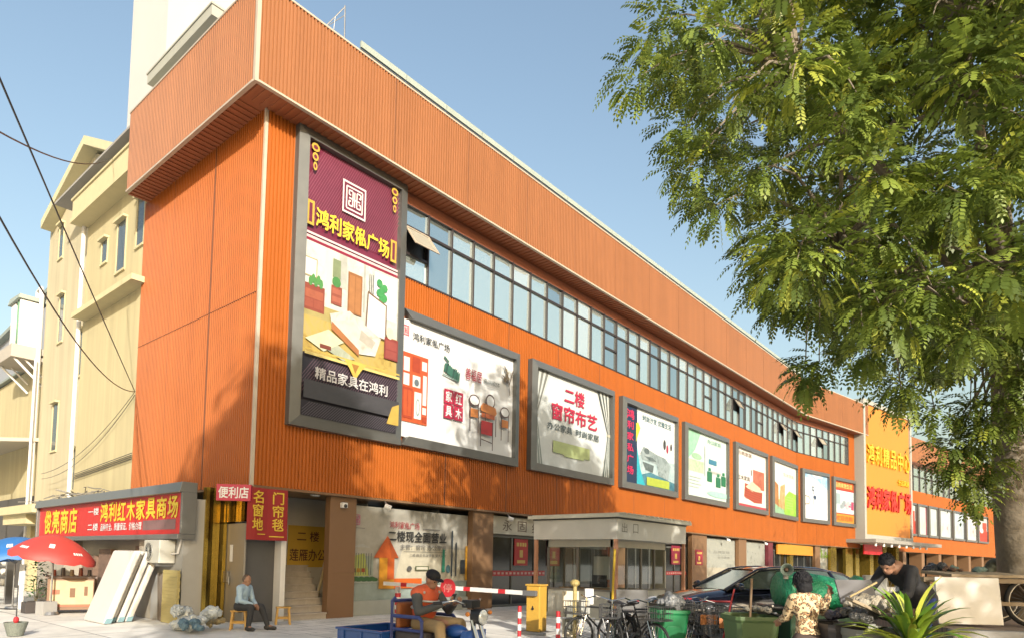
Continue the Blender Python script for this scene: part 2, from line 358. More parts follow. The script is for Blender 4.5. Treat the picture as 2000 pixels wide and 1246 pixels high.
# window band
OPEN_TOP = {0}; LOW_SASH = {11: 0, 13: 0, 21: 0, 29: 0}; TILT = {25, 33, 36, 40}
s = 4.47; i = 0; edges = [s]
while s < 51.0:
    s += 1.03; edges.append(min(s, 51.15))
TR = 11.36
for i in range(len(edges)-1):
    a, b = edges[i], edges[i+1]
    if b-a < .3: continue
    if a < BEND < b: b0 = b
    m = MB()
    m.fbox(a-.028, a+.028, ZW, ZT, -.05, .07); m.fbox(a+.028, b-.028, ZW, ZW+.05, -.05, .05); m.fbox(a+.028, b-.028, TR-.035, TR+.035, -.05, .05); m.fbox(a+.028, b-.028, ZT-.04, ZT-.002, -.05, .05)
    if i == len(edges)-2: m.fbox(b-.035, b+.06, ZW, ZT, -.05, .07)
    if i in LOW_SASH: m.fbox(a+.028, b-.028, 10.62, 10.69, -.05, .055)
    if i == 0: m.fbox(a+.028, b-.028, 10.5, 10.57, -.05, .055)
    fr = m.build('window', DARKFR, BLD)
    j = lambda: random.uniform(-.012, .012)
    def pane(z0, z1):
        t0, t1, t2, t3 = j(), j(), j(), j(); p = MB()
        p.quad(F(a, z0, -.01+t0), F(b, z0, -.01+t1), F(b, z1, -.01+t2), F(a, z1, -.01+t3)); p.build('pane', random.choice([MIRROR, MIRROR, MIRROR, MIRROR2, MIRROR3]), fr)
    pane(TR, ZT)
    if i == 0: pane(ZW, 10.53)
    elif i in TILT: pane(ZW, 10.66)
    else: pane(ZW, TR)
    if i == 0 or i in TILT:
        q = MB(); zb = 10.55 if i == 0 else 10.68; dx = .55 if i == 0 else .4
        T, Bm = (TR-.04, .06), (zb+.08, dx)
        def qq(u, f, e): 
            z = T[0]+(Bm[0]-T[0])*f; o = T[1]+(Bm[1]-T[1])*f
            return F(u, z, o+e)
        for u0, u1, f0, f1 in ((a+.03, b-.03, 0, .08), (a+.03, b-.03, .92, 1), (a+.03, a+.09, .08, .92), (b-.09, b-.03, .08, .92)):
            q.hexa([qq(u0, f0, 0), qq(u1, f0, 0), qq(u1, f1, 0), qq(u0, f1, 0), qq(u0, f0, .04), qq(u1, f0, .04), qq(u1, f1, .04), qq(u0, f1, .04)])
        sash = q.build('sash', TRIM if i == 0 else DARKFR, fr)
        g = MB(); g.quad(qq(a+.09, .08, .02), qq(b-.09, .08, .02), qq(b-.09, .92, .02), qq(a+.09, .92, .02))
        g2 = MB(); g2.fbox(a+.04, b-.04, zb+.02, TR-.04, -.09, -.08); g2.build('dark_opening', BLACK, fr)
        g.build('sash_pane', mat('tinted_sash_glass', (.45, .42, .34), .12, 0, .1, spec=.8), fr)
# canopy strip standing above the parapet
mb = MB()
WB = mat('weathered_white_metal', (.40, .45, .39), .5, .1, .12)
n = 24
for i in range(n):
    s0 = 2.6+(BEND-2)*i/n; s1 = 2.6+(BEND-2)*(i+1)/n-.02
    mb.fbox(s0, s1, 15.50, 15.68, .18, .24); mb.fbox(s0, s1, 15.28, 15.495, .06, .10, 1)  # dark upright strip paints in the shaded gap below the white edge
    mb.hexa([F(s0, 15.46, .2), F(s1, 15.46, .2), F(s1, 15.6, -3), F(s0, 15.6, -3), F(s0, 15.475, .2), F(s1, 15.475, .2), F(s1, 15.63, -3), F(s0, 15.63, -3)], 1)
for i in range(9):
    s0 = 3.0+i*4.7
    mb.fbox(s0, s0+.09, ZF-.1, 15.4, .105, .18)
mb.build('roof_canopy', [WB, mat('dark_sheet_and_gap', (.12, .13, .12), .6)], BLD)
# ground floor
def col(s0, s1, name='column', m=BROWN, z1=Z0-.06, off=-.12, depth=.22):
    b = MB(); b.fbox(s0, s1, .006, z1, off-depth, off); b.fbox(s0+.002, s1-.002, 1.2, 1.215, off, off+.006)
    return b.build(name, m, BLD, bevel=.012)
GREYBK = mat('dim_back_wall', (.25, .24, .21), .8, 0, .1)
for a, b in ((2.36, 3.22), (7.98, 9.02), (17.2, 18.1), (25.0, 26.9), (31.6, 32.85), (45.6, 46.4)):
    col(a, b)
col(36.85, 37.75, m=mat('maroon_column', (.16, .022, .035), .45))
for a, b in ((41.4, 42.1), (48.2, 49.2), (50.9, 52.2)): col(a, b, m=GOLD)
mb = MB()
for a, b in ((7.2, BEND), (BEND, SE+1)): mb.fbox(a, b, .006, Z0-.06, -4, -3.6)
mb.fbox(7.2, 7.3, .006, Z0-.06, -3.6, -1.0)
mb.build('back_wall', GREYBK, BLD)
def shopwin(a, b, z0, z1, glass=DGLASS, off=-.45, div=2, name='shopfront'):
    m = MB(); m.fbox(a, b, z0, z0+.08, off-.04, off+.04); m.fbox(a, b, z1-.08, z1, off-.04, off+.04)
    for i in range(div+1):
        x = a+(b-a-.07)*i/div; m.fbox(x, x+.07, z0+.08, z1-.08, off-.04, off+.04)
    fr = m.build(name, FRAME, BLD); g = MB(); g.quad(F(a, z0, off), F(b, z0, off), F(b, z1, off), F(a, z1, off)); g.build('glass', glass, fr)
    return fr
for a, b, dv in ((9.05, 17.15, 6), (18.15, 24.95, 5), (37.8, 41.35, 3), (42.35, 45.5, 3)):
    shopwin(a, b, .01, 2.5 if a < 25 else 2.75, div=dv)
# side door of the staircase corner, with a grey steel utility door round the corner
mb = MB(); mb.fbox(.05, .88, .006, 2.35, -.35, -.3); mb.build('door', mat('dark_grey_door', (.13, .13, .135), .4, .3), BLD, bevel=.01, label='dark grey leaf beside the banner corner')
mb = MB(); mb.fbox(.88, 1.02, .006, 2.42, -.6, -.02); mb.build('door_jamb', WHITEP, BLD)
mb = MB(); mb.fbox(.02, 1.05, .006, Z0-.06, -.5, -.47); mb.build('corner_backing', GREYWALL, BLD)
d = MB(); d.fbox(.08, 1.05, .006, 2.36, .005, .05, fn=Lf); dd = d.build('door', mat('steel_door', (.34, .32, .28), .4, .4), BLD, bevel=.012, label='grey steel utility leaf facing the lane')
d = MB(); d.fbox(.62, .75, 1.45, 1.85, .05, .055, fn=Lf); d.build('notice', WHT, dd)
d = MB(); d.fbox(.72, .9, .95, 1.22, .05, .12, fn=Lf); d.cyl(Lf(.66, 1.08, .10), Lf(.66, .9, .10), .02); d.build('lock_box', STEEL, dd, bevel=.01)
# gold mirrored corner cladding
mb = MB()
for i in range(10):
    y = 1.08+i*.1; mb.fbox(y, y+.09, .006, Z0-.07, .03+.01*random.random(), .06+.05*random.random(), fn=Lf)
for i in range(6):
    y = .1+i*.16; mb.fbox(y, y+.14, 2.4, Z0-.07, .01, .05+.05*random.random(), fn=Lf)
mb.m = [1 if (i//6) % 3 == 1 else 0 for i in range(len(mb.f))]  # every third strip darker, dark reflections put into the colour
mb.build('gold_cladding', [GOLD, mat('gold_dark_reflection', (.20, .14, .03), .12, .9, .4, 5)], BLD)
# staircase
mb = MB(); N = 8
for i in range(N):
    y0 = .15+i*.26; h = .17*(i+1)
    a = 1.03; b = 2.30+.66*y0-.09*i
    mb.box(a, y0, .006, b, y0+.26, h); mb.box(a, y0-.03, h-.035, b+.02, y0+.02, h+.004)
mb.build('staircase', mat('stair_stone', (.46, .41, .35), .8, 0, .25, 5), BLD)
mb = MB(); mb.box(.98, 2.36, .006, 4.5, 2.46, 4.3); mb.box(.98, .55, .006, 1.02, 2.36, 4.3); mb.box(4.45, 1.2, .006, 4.5, 2.36, 4.3); mb.build('stairwell_wall', mat('pale_stairwell', (.62, .60, .54), .8, 0, .08), BLD)
mb = MB()
mb.ext([(3.05, 1.75, .006), (3.15, 1.75, .25), (3.75, 2.1, 1.65), (4.3, 2.1, 1.9), (4.3, 2.1, .006)], (0, .12, 0)); mb.build('stair_balustrade', mat('pale_balustrade', (.5, .47, .42), .8, 0, .15), BLD)
mb = MB(); mb.path([(3.13, 1.72, .28), (3.75, 2.08, 1.72), (4.3, 2.08, 1.95)], .04, 8); mb.build('handrail', mat('yellowed_rail', (.62, .50, .28), .5), BLD)

# ------------------------------------------------------------------ prints
PAL = {}
def pc(col, rough=.38):
    if not isinstance(col[0], tuple): col = tuple(c*.86 for c in col)
    if isinstance(col[0], tuple): return pphoto(col)
    k = tuple(round(c, 3) for c in col)
    if k not in PAL:
        PAL[k] = mat('print_%d' % len(PAL), k, rough, 0, .05 if min(k) > .5 else .2, 2.5 if min(k) > .5 else 5)
    return PAL[k]
def pphoto(cols):
    if cols in PAL: return PAL[cols]
    m = mat('photo_print_%d' % len(PAL), cols[0], .38, 0, 0); PAL[cols] = m; n = m.node_tree.nodes; l = m.node_tree.links
    tc = n.new('ShaderNodeTexCoord'); t = n.new('ShaderNodeTexNoise'); t.inputs['Scale'].default_value = 2.6; t.inputs['Detail'].default_value = 9; t.inputs['Roughness'].default_value = .62; t.inputs['Distortion'].default_value = 1.2
    cr = n.new('ShaderNodeValToRGB'); e = cr.color_ramp.elements; N = len(cols)
    for i, c in enumerate(cols):
        q = e[i] if i < 2 else e.new(.5); q.position = .30+.40*i/(N-1); q.color = (*[x*ALB*.88 for x in c], 1)
    l.new(tc.outputs['Object'], t.inputs[0]); l.new(t.outputs[0], cr.inputs[0]); l.new(cr.outputs[0], n['Principled BSDF'].inputs['Base Color']); return m
class Print:
    """flat printed sheet in (u,v) 0..1 coordinates over a rectangle of a surface"""
    def __init__(s, fn, a, b, z0, z1, off):
        s.fn, s.a, s.b, s.z0, s.z1, s.off = fn, a, b, z0, z1, off
        s.mb = MB(); s.tx = MB(); s.mats = []; s.tm = []; s.lay = 0
    def idx(s, col, L):
        m = pc(col)
        if m not in L: L.append(m)
        return L.index(m)
    def P(s, u, v, o=0): return s.fn(s.a+u*(s.b-s.a), s.z0+v*(s.z1-s.z0), s.off+o)
    def poly(s, pts, col):
        s.lay += 1; o = .0012*s.lay
        s.mb.poly([s.P(u, v, o) for u, v in pts], s.idx(col, s.mats))
    def rect(s, u0, v0, u1, v1, col): s.poly([(u0, v0), (u1, v0), (u1, v1), (u0, v1)], col)
    def ellipse(s, u, v, ru, rv, col, n=20): s.poly([(u+ru*math.cos(2*math.pi*i/n), v+rv*math.sin(2*math.pi*i/n)) for i in range(n)], col)
    def line(s, u0, v0, u1, v1, wd, col):
        H = (s.b-s.a)/(s.z1-s.z0); du, dv = (u1-u0)*H, v1-v0; L = math.hypot(du, dv) or 1; nu, nv = -dv/L*wd/H/2, du/L*wd/2
        s.poly([(u0-nu, v0-nv), (u1-nu, v1-nv), (u1+nu, v1+nv), (u0+nu, v0+nv)], col)
    def hatch(s, u0, v0, u1, v1, n, wd, col, sl=.25):
        for i in range(n):
            c = u0 + (u1-u0)*(i+.5)/n
            a, b = c-sl/2, c+sl/2; 
            va, vb = v0, v1
            if a < u0: va = v0+(u0-a)/sl*(v1-v0); a = u0
            if b > u1: vb = v1-(b-u1)/sl*(v1-v0); b = u1
            if vb > va: s.line(a, va, b, vb, wd, col)
    def text(s, t, u0, v0, u1, v1, col, bold=.02):
        s.lay += 1
        put_text(s.tx, t, lambda u, v, o: s.P(u, v, o), u0, v0, u1, v1, .0012*s.lay+.002, s.idx(col, s.tm), bold)
    def build(s, parent, name='poster'):
        o = s.mb.build(name, s.mats, parent)
        if s.tx.v: s.tx.build('lettering', s.tm, o)
        return o
def fret(p, u0, v0, u1, v1, col):
    w_, h_ = u1-u0, v1-v0
    L = lambda a, b, c, d: p.line(u0+a*w_, v0+b*h_, u0+c*w_, v0+d*h_, .07*h_*1.0, col)
    for a, b, c, d in ((0, 0, 1, 0), (1, 0, 1, 1), (1, 1, 0, 1), (0, 1, 0, 0), (.15, .5, .85, .5), (.5, .15, .5, .85)):
        L(a, b, c, d)
    for sx in (-1, 1):
        for sy in (-1, 1):
            q = lambda x, y: (.5+sx*x, .5+sy*y)
            for (a, b), (c, d) in ((q(.12, 0), q(.12, .34)), (q(.12, .34), q(.36, .34)), (q(.36, .34), q(.36, .14)), (q(.36, .14), q(.24, .14))): L(a, b, c, d)

def billboard(label, a, b, z0, z1, fw=.26, dep=.26, off0=.03, fn=F, sides='lrtb'):
    t = thing('billboard', label, 'billboard', fn((a+b)/2, z0, off0), 0, 'framed billboards along the orange wall')
    m = MB(); e = dep
    def bar(p):  # sloping frame: outer edge lower, inner rim proud
        m.hexa([fn(*q) for q in p])
    A, B, C_, D_ = a, b, z0, z1
    i0, i1, j0, j1 = a+fw, b-fw, z0+fw, z1-fw
    def seg(o1, o2, n1, n2):
        m.add([fn(*o1, off0), fn(*o2, off0), fn(*n2, off0), fn(*n1, off0), fn(*o1, off0+e*.75), fn(*o2, off0+e*.75), fn(*n2, off0+e), fn(*n1, off0+e)],
              [(3, 2, 1, 0), (4, 5, 6, 7), (0, 1, 5, 4), (1, 2, 6, 5), (2, 3, 7, 6), (3, 0, 4, 7)])
    if 'b' in sides: seg((A, C_), (B, C_), (i0, j0), (i1, j0))
    if 'r' in sides: seg((B, C_), (B, D_), (i1, j0), (i1, j1))
    if 't' in sides: seg((B, D_), (A, D_), (i1, j1), (i0, j1))
    if 'l' in sides: seg((A, D_), (A, C_), (i0, j1), (i0, j0))
    m.build('frame', FRAME, t)
    bk = MB(); bk.fbox(i0-.02, i1+.02, j0-.02, j1+.02, off0, off0+dep*.35, fn=fn); bk.build('backing_box', WHITEP, t)
    return t, Print(fn, i0, i1, j0, j1, off0+dep*.35+.004)
W_, CRM, RED_, DRED, GRN = (.80, .80, .78), (.75, .70, .58), (.62, .05, .04), (.40, .04, .03), (.05, .30, .12)
# B1 tall purple one
t, p = billboard('tall portrait billboard with a maroon top, gold lettering and a bedroom picture at the corner', .80, 4.45, 4.82, 12.42, fw=.27)
PUR, GOL = (.19, .022, .055), (.62, .42, .06)
p.rect(0, 0, 1, 1, (.60, .59, .52))
p.rect(0, .63, 1, 1, PUR)
p.hatch(0, .70, 1, 1, 46, .0022, (.30, .10, .14), .35)
p.rect(0, .645, 1, .655, (.8, .55, .55)); p.rect(0, .66, 1, .668, (.8, .6, .6)); p.rect(0, .63, 1, .645, (.30, .02, .05))
p.rect(.36, .80, .61, .925, (.78, .72, .68)); p.rect(.375, .8075, .595, .9175, PUR); fret(p, .40, .82, .57, .905, (.78, .72, .68))
p.text('鸿利家俬广场', .10, .695, .88, .765, YELC if False else (.86, .66, .05), .035)
for u in (.01, .90):
    p.rect(u, .69, u+.07, .78, GOL); p.rect(u+.02, .70, u+.05, .77, PUR)
for u, v in ((.02, .93), (.88, .93)):
    for k in range(3): p.ellipse(u+.05, v+.05-.035*k, .04-.01*k, .016, GOL, 10); p.ellipse(u+.05, v+.05-.035*k, .022-.006*k, .008, PUR, 8)
# bedroom picture
p.rect(.0, .30, 1, .63, ((.46, .46, .40), (.62, .62, .56), (.70, .70, .66))); p.rect(.34, .50, .42, .63, (.50, .50, .44)); p.rect(.60, .44, .62, .63, (.44, .45, .40)); p.poly([(0, .63), (.2, .56), (.2, .63)], (.66, .66, .62)); p.rect(.22, .40, .30, .63, (.70, .70, .60)); p.rect(.72, .45, .98, .62, (.82, .84, .83))
p.rect(.0, .20, 1, .38, ((.34, .22, .05), (.52, .38, .10), (.44, .36, .16))); p.rect(0, .36, .55, .41, (.46, .38, .14))
p.rect(.0, .38, .20, .475, (.30, .07, .04)); p.rect(.015, .425, .185, .455, (.42, .12, .06)); p.rect(.015, .39, .09, .42, (.36, .09, .05)); p.rect(.1, .39, .185, .42, (.36, .09, .05))
p.rect(0, .50, .12, .57, (.45, .38, .2)); p.rect(0, .505, .11, .565, (.80, .80, .76))
for k in range(5): p.ellipse(.06+.025*k, .485+.012*(k % 2), .02, .018, (.10, .30, .08), 7)
p.rect(.26, .43, .37, .50, (.32, .09, .05)); p.rect(.27, .44, .36, .46, (.45, .14, .08)); p.rect(.27, .47, .36, .49, (.45, .14, .08)); p.rect(.27, .53, .35, .60, (.25, .30, .16)); p.ellipse(.31, .515, .045, .02, (.08, .26, .07), 9)
p.rect(.43, .42, .58, .575, (.36, .15, .05)); p.rect(.445, .425, .50, .565, (.46, .20, .07)); p.rect(.51, .425, .565, .565, (.46, .20, .07))
for k in range(3): p.line(.66+.02*k, .50, .66+.02*k, .60, .003, (.15, .15, .14))
for k in range(7): p.ellipse(.77+.03*(k % 3), .50+.013*k, .035, .016, (.07, .34, .10), 8)
p.poly([(.62, .36), (.86, .36), (.86, .50), (.64, .53)], (.22, .14, .08)); p.poly([(.635, .365), (.845, .365), (.845, .495), (.65, .52)], ((.66, .65, .6), (.82, .81, .78)))
p.poly([(.25, .39), (.45, .425), (.66, .385), (.80, .36), (.74, .285), (.56, .275), (.28, .335)], ((.44, .40, .32), (.64, .61, .53), (.72, .70, .64))); p.poly([(.30, .37), (.5, .40), (.62, .33), (.5, .30)], (.66, .63, .56)); p.poly([(.58, .37), (.74, .34), (.7, .31), (.56, .33)], (.50, .46, .38)); p.poly([(.27, .365), (.56, .29), (.56, .265), (.27, .335)], (.45, .18, .06))
p.poly([(.25, .30), (.52, .25), (.40, .23), (.1, .275)], ((.30, .33, .24), (.50, .53, .40)))
p.poly([(.02, .275), (.24, .33), (.40, .30), (.2, .245)], (.70, .68, .45))
p.rect(.84, .29, 1, .375, (.28, .05, .04)); p.rect(.855, .33, .985, .365, (.36, .08, .06)); p.rect(.855, .295, .985, .325, (.36, .08, .06)); p.ellipse(.9, .395, .045, .025, (.75, .68, .5), 9)
p.rect(.16, .255, .27, .27, (.2, .05, .03))
# dark foot
p.rect(0, 0, 1, .225, (.028, .022, .03)); p.hatch(0, .085, 1, .215, 40, .0028, (.17, .10, .13), .22); p.hatch(0, .0, 1, .05, 40, .0028, (.13, .11, .13), .12); p.hatch(0, .0, 1, .05, 40, .0028, (.13, .11, .13), -.12) if False else None
p.rect(0, .215, 1, .225, (.72, .58, .2)); p.rect(0, .232, 1, .238, (.62, .45, .10)); p.rect(0, .06, 1, .125, (.07, .065, .07))
p.poly([(.38, .235), (.62, .235), (.56, .205), (.50, .165), (.44, .205)], (.74, .52, .10)); p.poly([(.46, .225), (.54, .225), (.50, .19)], (.42, .2, .04))
p.text('精品家具在鸿利', .10, .135, .86, .178, (.72, .70, .68), .02)
p.poly([(.86, .03), (1, .03), (1, .115), (.92, .10)], (.58, .40, .08))
p.build(t)
# B2 white furniture
t, p = billboard('wide white billboard with red wooden furniture drawings, right of the maroon one', 4.46, 9.88, 4.85, 8.80, sides='rtb')
p.a = 4.46
p.rect(0, 0, 1, 1, W_)
p.rect(.0, .86, .055, .95, (.60, .08, .10)); p.rect(.008, .87, .047, .94, W_); fret(p, .012, .875, .043, .935, (.60, .08, .10))
p.text('鸿利家俬广场', .08, .84, .38, .91, (.05, .05, .05), .012)
OR1, OR2 = (.58, .10, .025), (.44, .06, .02)
p.rect(.0, .13, .205, .72, OR1)
for r in ((.015, .56, .06, .68), (.155, .60, .195, .68), (.015, .44, .06, .54), (.085, .44, .145, .54), (.165, .30, .195, .56), (.165, .22, .195, .28)): p.rect(*r, (.78, .74, .68))
p.rect(.08, .57, .14, .70, OR2); p.rect(.10, .17, .155, .40, (.78, .76, .7)); p.ellipse(.128, .27, .016, .075, (.25, .35, .33)); p.ellipse(.128, .27, .011, .06, (.75, .76, .72)); p.ellipse(.115, .48, .018, .03, (.15, .18, .2))
p.rect(.01, .16, .085, .42, OR2); p.rect(.018, .18, .044, .40, OR1); p.rect(.05, .18, .077, .40, OR1); p.rect(.165, .15, .2, .2, OR2)
for k in range(9):
    u = .33+.014*k; v = .70-.008*k; p.poly([(u, v-.045), (u+.045-.003*k, v-.03), (u+.03, v+.02+.05*random.random()), (u+.008, v+.03)], random.choice([(.05, .16, .11), (.10, .26, .18), (.03, .08, .06)]))
p.line(.32, .63, .46, .60, .012, (.2, .3, .26)); p.line(.33, .79, .37, .75, .02, (.06, .15, .1))
p.text('善福居', .52, .65, .67, .76, (.42, .03, .05), .015); p.text('高端软体', .69, .665, .85, .715, (.12, .14, .12), .0); p.line(.69, .645, .85, .645, .004, (.4, .4, .38))
for u, v, ch in ((.335, .375, '家'), (.42, .375, '红'), (.335, .24, '具'), (.42, .24, '木')):
    p.rect(u, v, u+.08, v+.128, (.48, .02, .06)); p.text(ch, u+.014, v+.018, u+.066, v+.11, W_, .03)
for k in range(8):
    u = .88+.03*random.random(); v = .70+.2*random.random(); p.ellipse(u+.05*random.random(), v+.04, .014, .018, random.choice([(.12, .1, .08), (.45, .38, .25), (.25, .18, .1)]), 7)
for a_ in ((.95, .62, .93, .80), (.93, .80, .89, .90), (.94, .72, .98, .88), (.935, .76, .87, .80)): p.line(*a_, .012, (.18, .13, .09))
TAB, LIN = (.62, .22, .05), (.12, .06, .05)
def chair_print(u, v, s, fl=1):
    p.ellipse(u, v+.10*s, .05*s, .055*s, LIN, 16); p.ellipse(u, v+.10*s, .042*s, .043*s, W_, 16); p.rect(u-.04*s, v-.06*s, u+.04*s, v+.02*s, TAB)
    for q in (-.042, .034): p.rect(u+q*s, v-.20*s, u+(q+.008)*s, v+.08*s, LIN)
chair_print(.60, .37, 1); chair_print(.90, .34, .95); p.ellipse(.75, .50, .045, .07, LIN); p.ellipse(.75, .50, .037, .055, W_)
p.poly([(.655, .43), (.68, .47), (.80, .45), (.815, .40), (.80, .37), (.66, .39)], TAB); p.rect(.665, .33, .795, .375, (.5, .12, .03))
p.rect(.66, .17, .775, .30, (.55, .03, .03)); p.line(.66, .30, .66, .05, .012, LIN); p.line(.775, .30, .775, .03, .012, LIN); p.line(.665, .12, .77, .10, .01, LIN); p.line(.805, .37, .805, .17, .012, LIN); p.line(.70, .38, .70, .30, .01, LIN)
p.build(t)
# B3 curtains
t, p = billboard('square billboard with drawn-back curtains and red characters, third from the corner', 10.60, 16.42, 4.85, 8.84)
p.rect(0, 0, 1, 1, ((.60, .63, .61), (.70, .73, .71)))
for k, (ds, fl) in enumerate(((0, 1), (1, -1))):
    X = lambda u: u if ds == 0 else 1-u
    for q in range(7):
        a0, a1 = q/7*.19, (q+1)/7*.19
        c0 = (.62, .64, .60) if (q % 2 == 0) != (ds == 1) else ((.22, .22, .19) if ds == 0 else (.10, .11, .10))
        p.poly([(X(a0), 1), (X(a1), 1), (X(a1*.18), .52), (X(a0*.18), .52)], c0); p.poly([(X(a0*.18), .50), (X(a1*.18), .50), (X(a1*.55), 0), (X(a0*.55), 0)], (.60, .62, .58) if q % 2 else ((.25, .30, .27) if ds == 0 else (.16, .2, .18)))
    p.rect(*sorted((X(0), X(.045)))[:1], .495, sorted((X(0), X(.045)))[1], .525, (.55, .52, .40))
CR = (.55, .02, .06)
p.text('二楼', .36, .74, .62, .91, CR, .03); p.text('窗帘布艺', .20, .52, .80, .70, CR, .03)
p.text('办公家具', .15, .40, .46, .48, (.03, .06, .06), .01); p.text('时尚家居', .51, .40, .83, .48, (.03, .06, .06), .01)
p.rect(.22, .16, .70, .29, (.50, .58, .25)); p.rect(.36, .14, .62, .165, (.52, .6, .28)); p.build(t)
# B4 navy/teal sofa
t, p = billboard('billboard with a navy strip of red characters beside grey sofas, fourth from the corner', 17.10, 22.62, 4.85, 8.80)
p.rect(0, 0, 1, 1, (.70, .74, .74)); p.rect(0, 0, 1, .22, ((.03, .12, .17), (.10, .28, .34))); p.poly([(.24, .12), (.5, .20), (1, .12), (1, .4), (.24, .4)], ((.30, .42, .44), (.52, .62, .63))); p.rect(0, 0, .24, 1, (.015, .03, .075)); p.poly([(.24, .0), (.40, 0), (.30, .22), (.24, .5)], (.03, .42, .50)); p.poly([(.22, .55), (.30, .75), (.26, .82), (.22, .8)], (.62, .62, .05))
p.text('鸿', .05, .83, .18, .95, (.6, .02, .09), .04)
for k, ch in enumerate('利家私广场'): p.text(ch, .06, .70-.145*k, .17, .80-.145*k, (.6, .02, .09), .04)
p.text('时尚沙发 优雅生活', .34, .86, .92, .94, (.05, .15, .18), .01)
SO, SD = ((.12, .16, .16), (.28, .34, .34), (.40, .46, .46)), ((.06, .08, .08), (.16, .20, .2))
p.poly([(.30, .42), (.36, .52), (.62, .46), (.80, .44), (.92, .34), (.80, .30), (.5, .34), (.34, .34)], SO); p.poly([(.36, .40), (.54, .40), (.62, .36), (.5, .35)], SD); p.poly([(.62, .34), (.66, .18), (.86, .14), (.90, .36), (.78, .40)], SO); p.poly([(.34, .32), (.40, .22), (.54, .20), (.56, .30)], SD); p.ellipse(.42, .47, .05, .04, SD); p.ellipse(.84, .58, .02, .06, (.45, .03, .08)); p.ellipse(.78, .63, .025, .07, (.06, .06, .06)); p.ellipse(.92, .62, .018, .05, (.08, .06, .06))
p.rect(.42, .02, .88, .13, (.42, .50, .06)); p.build(t)
# B5 pale green
t, p = billboard('pale green office-furniture billboard, fifth from the corner', 23.37, 29.25, 4.85, 8.76)
p.rect(0, 0, 1, 1, ((.52, .66, .58), (.70, .78, .74))); p.poly([(0, .5), (0, 1), (.35, 1), (.22, .72)], ((.20, .48, .30), (.38, .64, .46))); p.rect(0, .38, .42, .56, ((.34, .48, .30), (.58, .66, .48))); p.hatch(0, .38, .42, .56, 9, .006, (.62, .7, .5), .0001); p.ellipse(.25, .62, .12, .05, (.35, .55, .36)); p.rect(.43, .35, .455, .82, (.40, .45, .42)); p.rect(.54, .56, .74, .64, (.05, .22, .34)); p.rect(.52, .42, .86, .46, (.45, .46, .42))
for u, v in ((.50, .28), (.72, .22), (.86, .26)): p.rect(u, v, u+.12, v+.16, (.02, .18, .08)); p.rect(u+.03, v+.17, u+.09, v+.22, (.02, .22, .10))
p.ellipse(.8, .10, .3, .05, (.40, .66, .58)); 
for k in range(4): p.rect(.08, .14+.05*k, .30+.05*(k % 2), .155+.05*k, (.52, .58, .55))
p.text('办公家具', .5, .88, .85, .95, (.2, .4, .3), .01); p.build(t)
# B6 cream red sofa
t, p = billboard('cream billboard with a red carved sofa, sixth from the corner', 30.24, 35.86, 4.85, 8.78)
p.rect(0, 0, 1, 1, (.78, .76, .70)); p.rect(.55, .36, .95, .70, ((.34, .06, .03), (.55, .20, .12))); p.poly([(.25, .18), (.28, .42), (.55, .40), (.88, .32), (.86, .12), (.6, .1)], (.45, .08, .04)); p.poly([(.30, .36), (.52, .48), (.80, .40), (.84, .32), (.5, .3)], ((.60, .45, .28), (.76, .68, .52))); p.rect(.48, .58, .51, .68, (.15, .1, .08))
for k in range(5): p.line(.28, .16+.045*k, .86, .12+.04*k, .008, (.28, .04, .03))
p.text('红木家具', .04, .46, .44, .54, (.10, .06, .05), .01); p.text('古典家居', .05, .89, .5, .96, (.3, .2, .15), .01); p.rect(0, 0, 1, .05, (.50, .06, .08)); p.build(t)
# B7 lime
t, p = billboard('billboard with wooden furniture over a lime green hill, seventh from the corner', 36.65, 42.22, 4.85, 8.80)
p.rect(0, 0, 1, 1, (.80, .80, .74)); p.poly([(0, 0), (1, 0), (1, .46), (.7, .50), (.5, .36), (0, .2)], ((.20, .48, .03), (.42, .70, .10))); p.poly([(0, 0), (.5, 0), (.42, .2), (0, .25)], (.30, .52, .32)); p.poly([(.04, .2), (.1, .62), (.24, .56), (.26, .14)], ((.30, .11, .03), (.56, .28, .10))); p.poly([(.26, .14), (.32, .55), (.52, .62), (.50, .10)], ((.48, .24, .08), (.66, .44, .22)))
for k in range(4): p.line(.08+.13*k, .30-.02*k, .09+.13*k, .12-.02*k, .02, (.25, .1, .04))
p.text('实木家具', .45, .76, .9, .84, (.45, .45, .36), .0)
for k in range(5): p.rect(.56, .14+.055*k, .86, .155+.055*k, (.42, .72, .2))
p.build(t)
# B8 white blue
t, p = billboard('white and sky blue billboard with hanging lamps, eighth from the corner', 42.95, 47.40, 4.86, 8.72)
p.rect(0, 0, 1, 1, (.76, .79, .82)); p.poly([(0, 1), (0, .86), (.3, .93), (.6, .86), (1, .70), (1, 1)], ((.16, .40, .68), (.50, .66, .80))); p.poly([(.35, 1), (.5, .92), (.8, .95), (.75, 1)], (.72, .78, .82))
p.ellipse(.40, .68, .055, .055, (.05, .06, .09)); p.ellipse(.40, .68, .028, .028, (.6, .7, .75)); p.ellipse(.47, .49, .065, .05, (.05, .08, .14)); p.rect(.385, .55, .415, .63, (.08, .1, .13)); p.rect(.40, .32, .46, .46, (.4, .45, .5)); p.poly([(.0, .30), (.24, .32), (.3, .44), (.22, .50), (.0, .52)], (.25, .15, .1)); p.poly([(.0, .32), (.23, .34), (.28, .43), (.21, .48), (.0, .50)], (.76, .7, .62))
for k in range(6): p.rect(.60+.06*k, .40, .63+.06*k, .48+.03*(k % 3), (.55, .6, .66))
p.text('灯饰照明', .2, .76, .8, .83, (.62, .74, .84), .0); p.build(t)
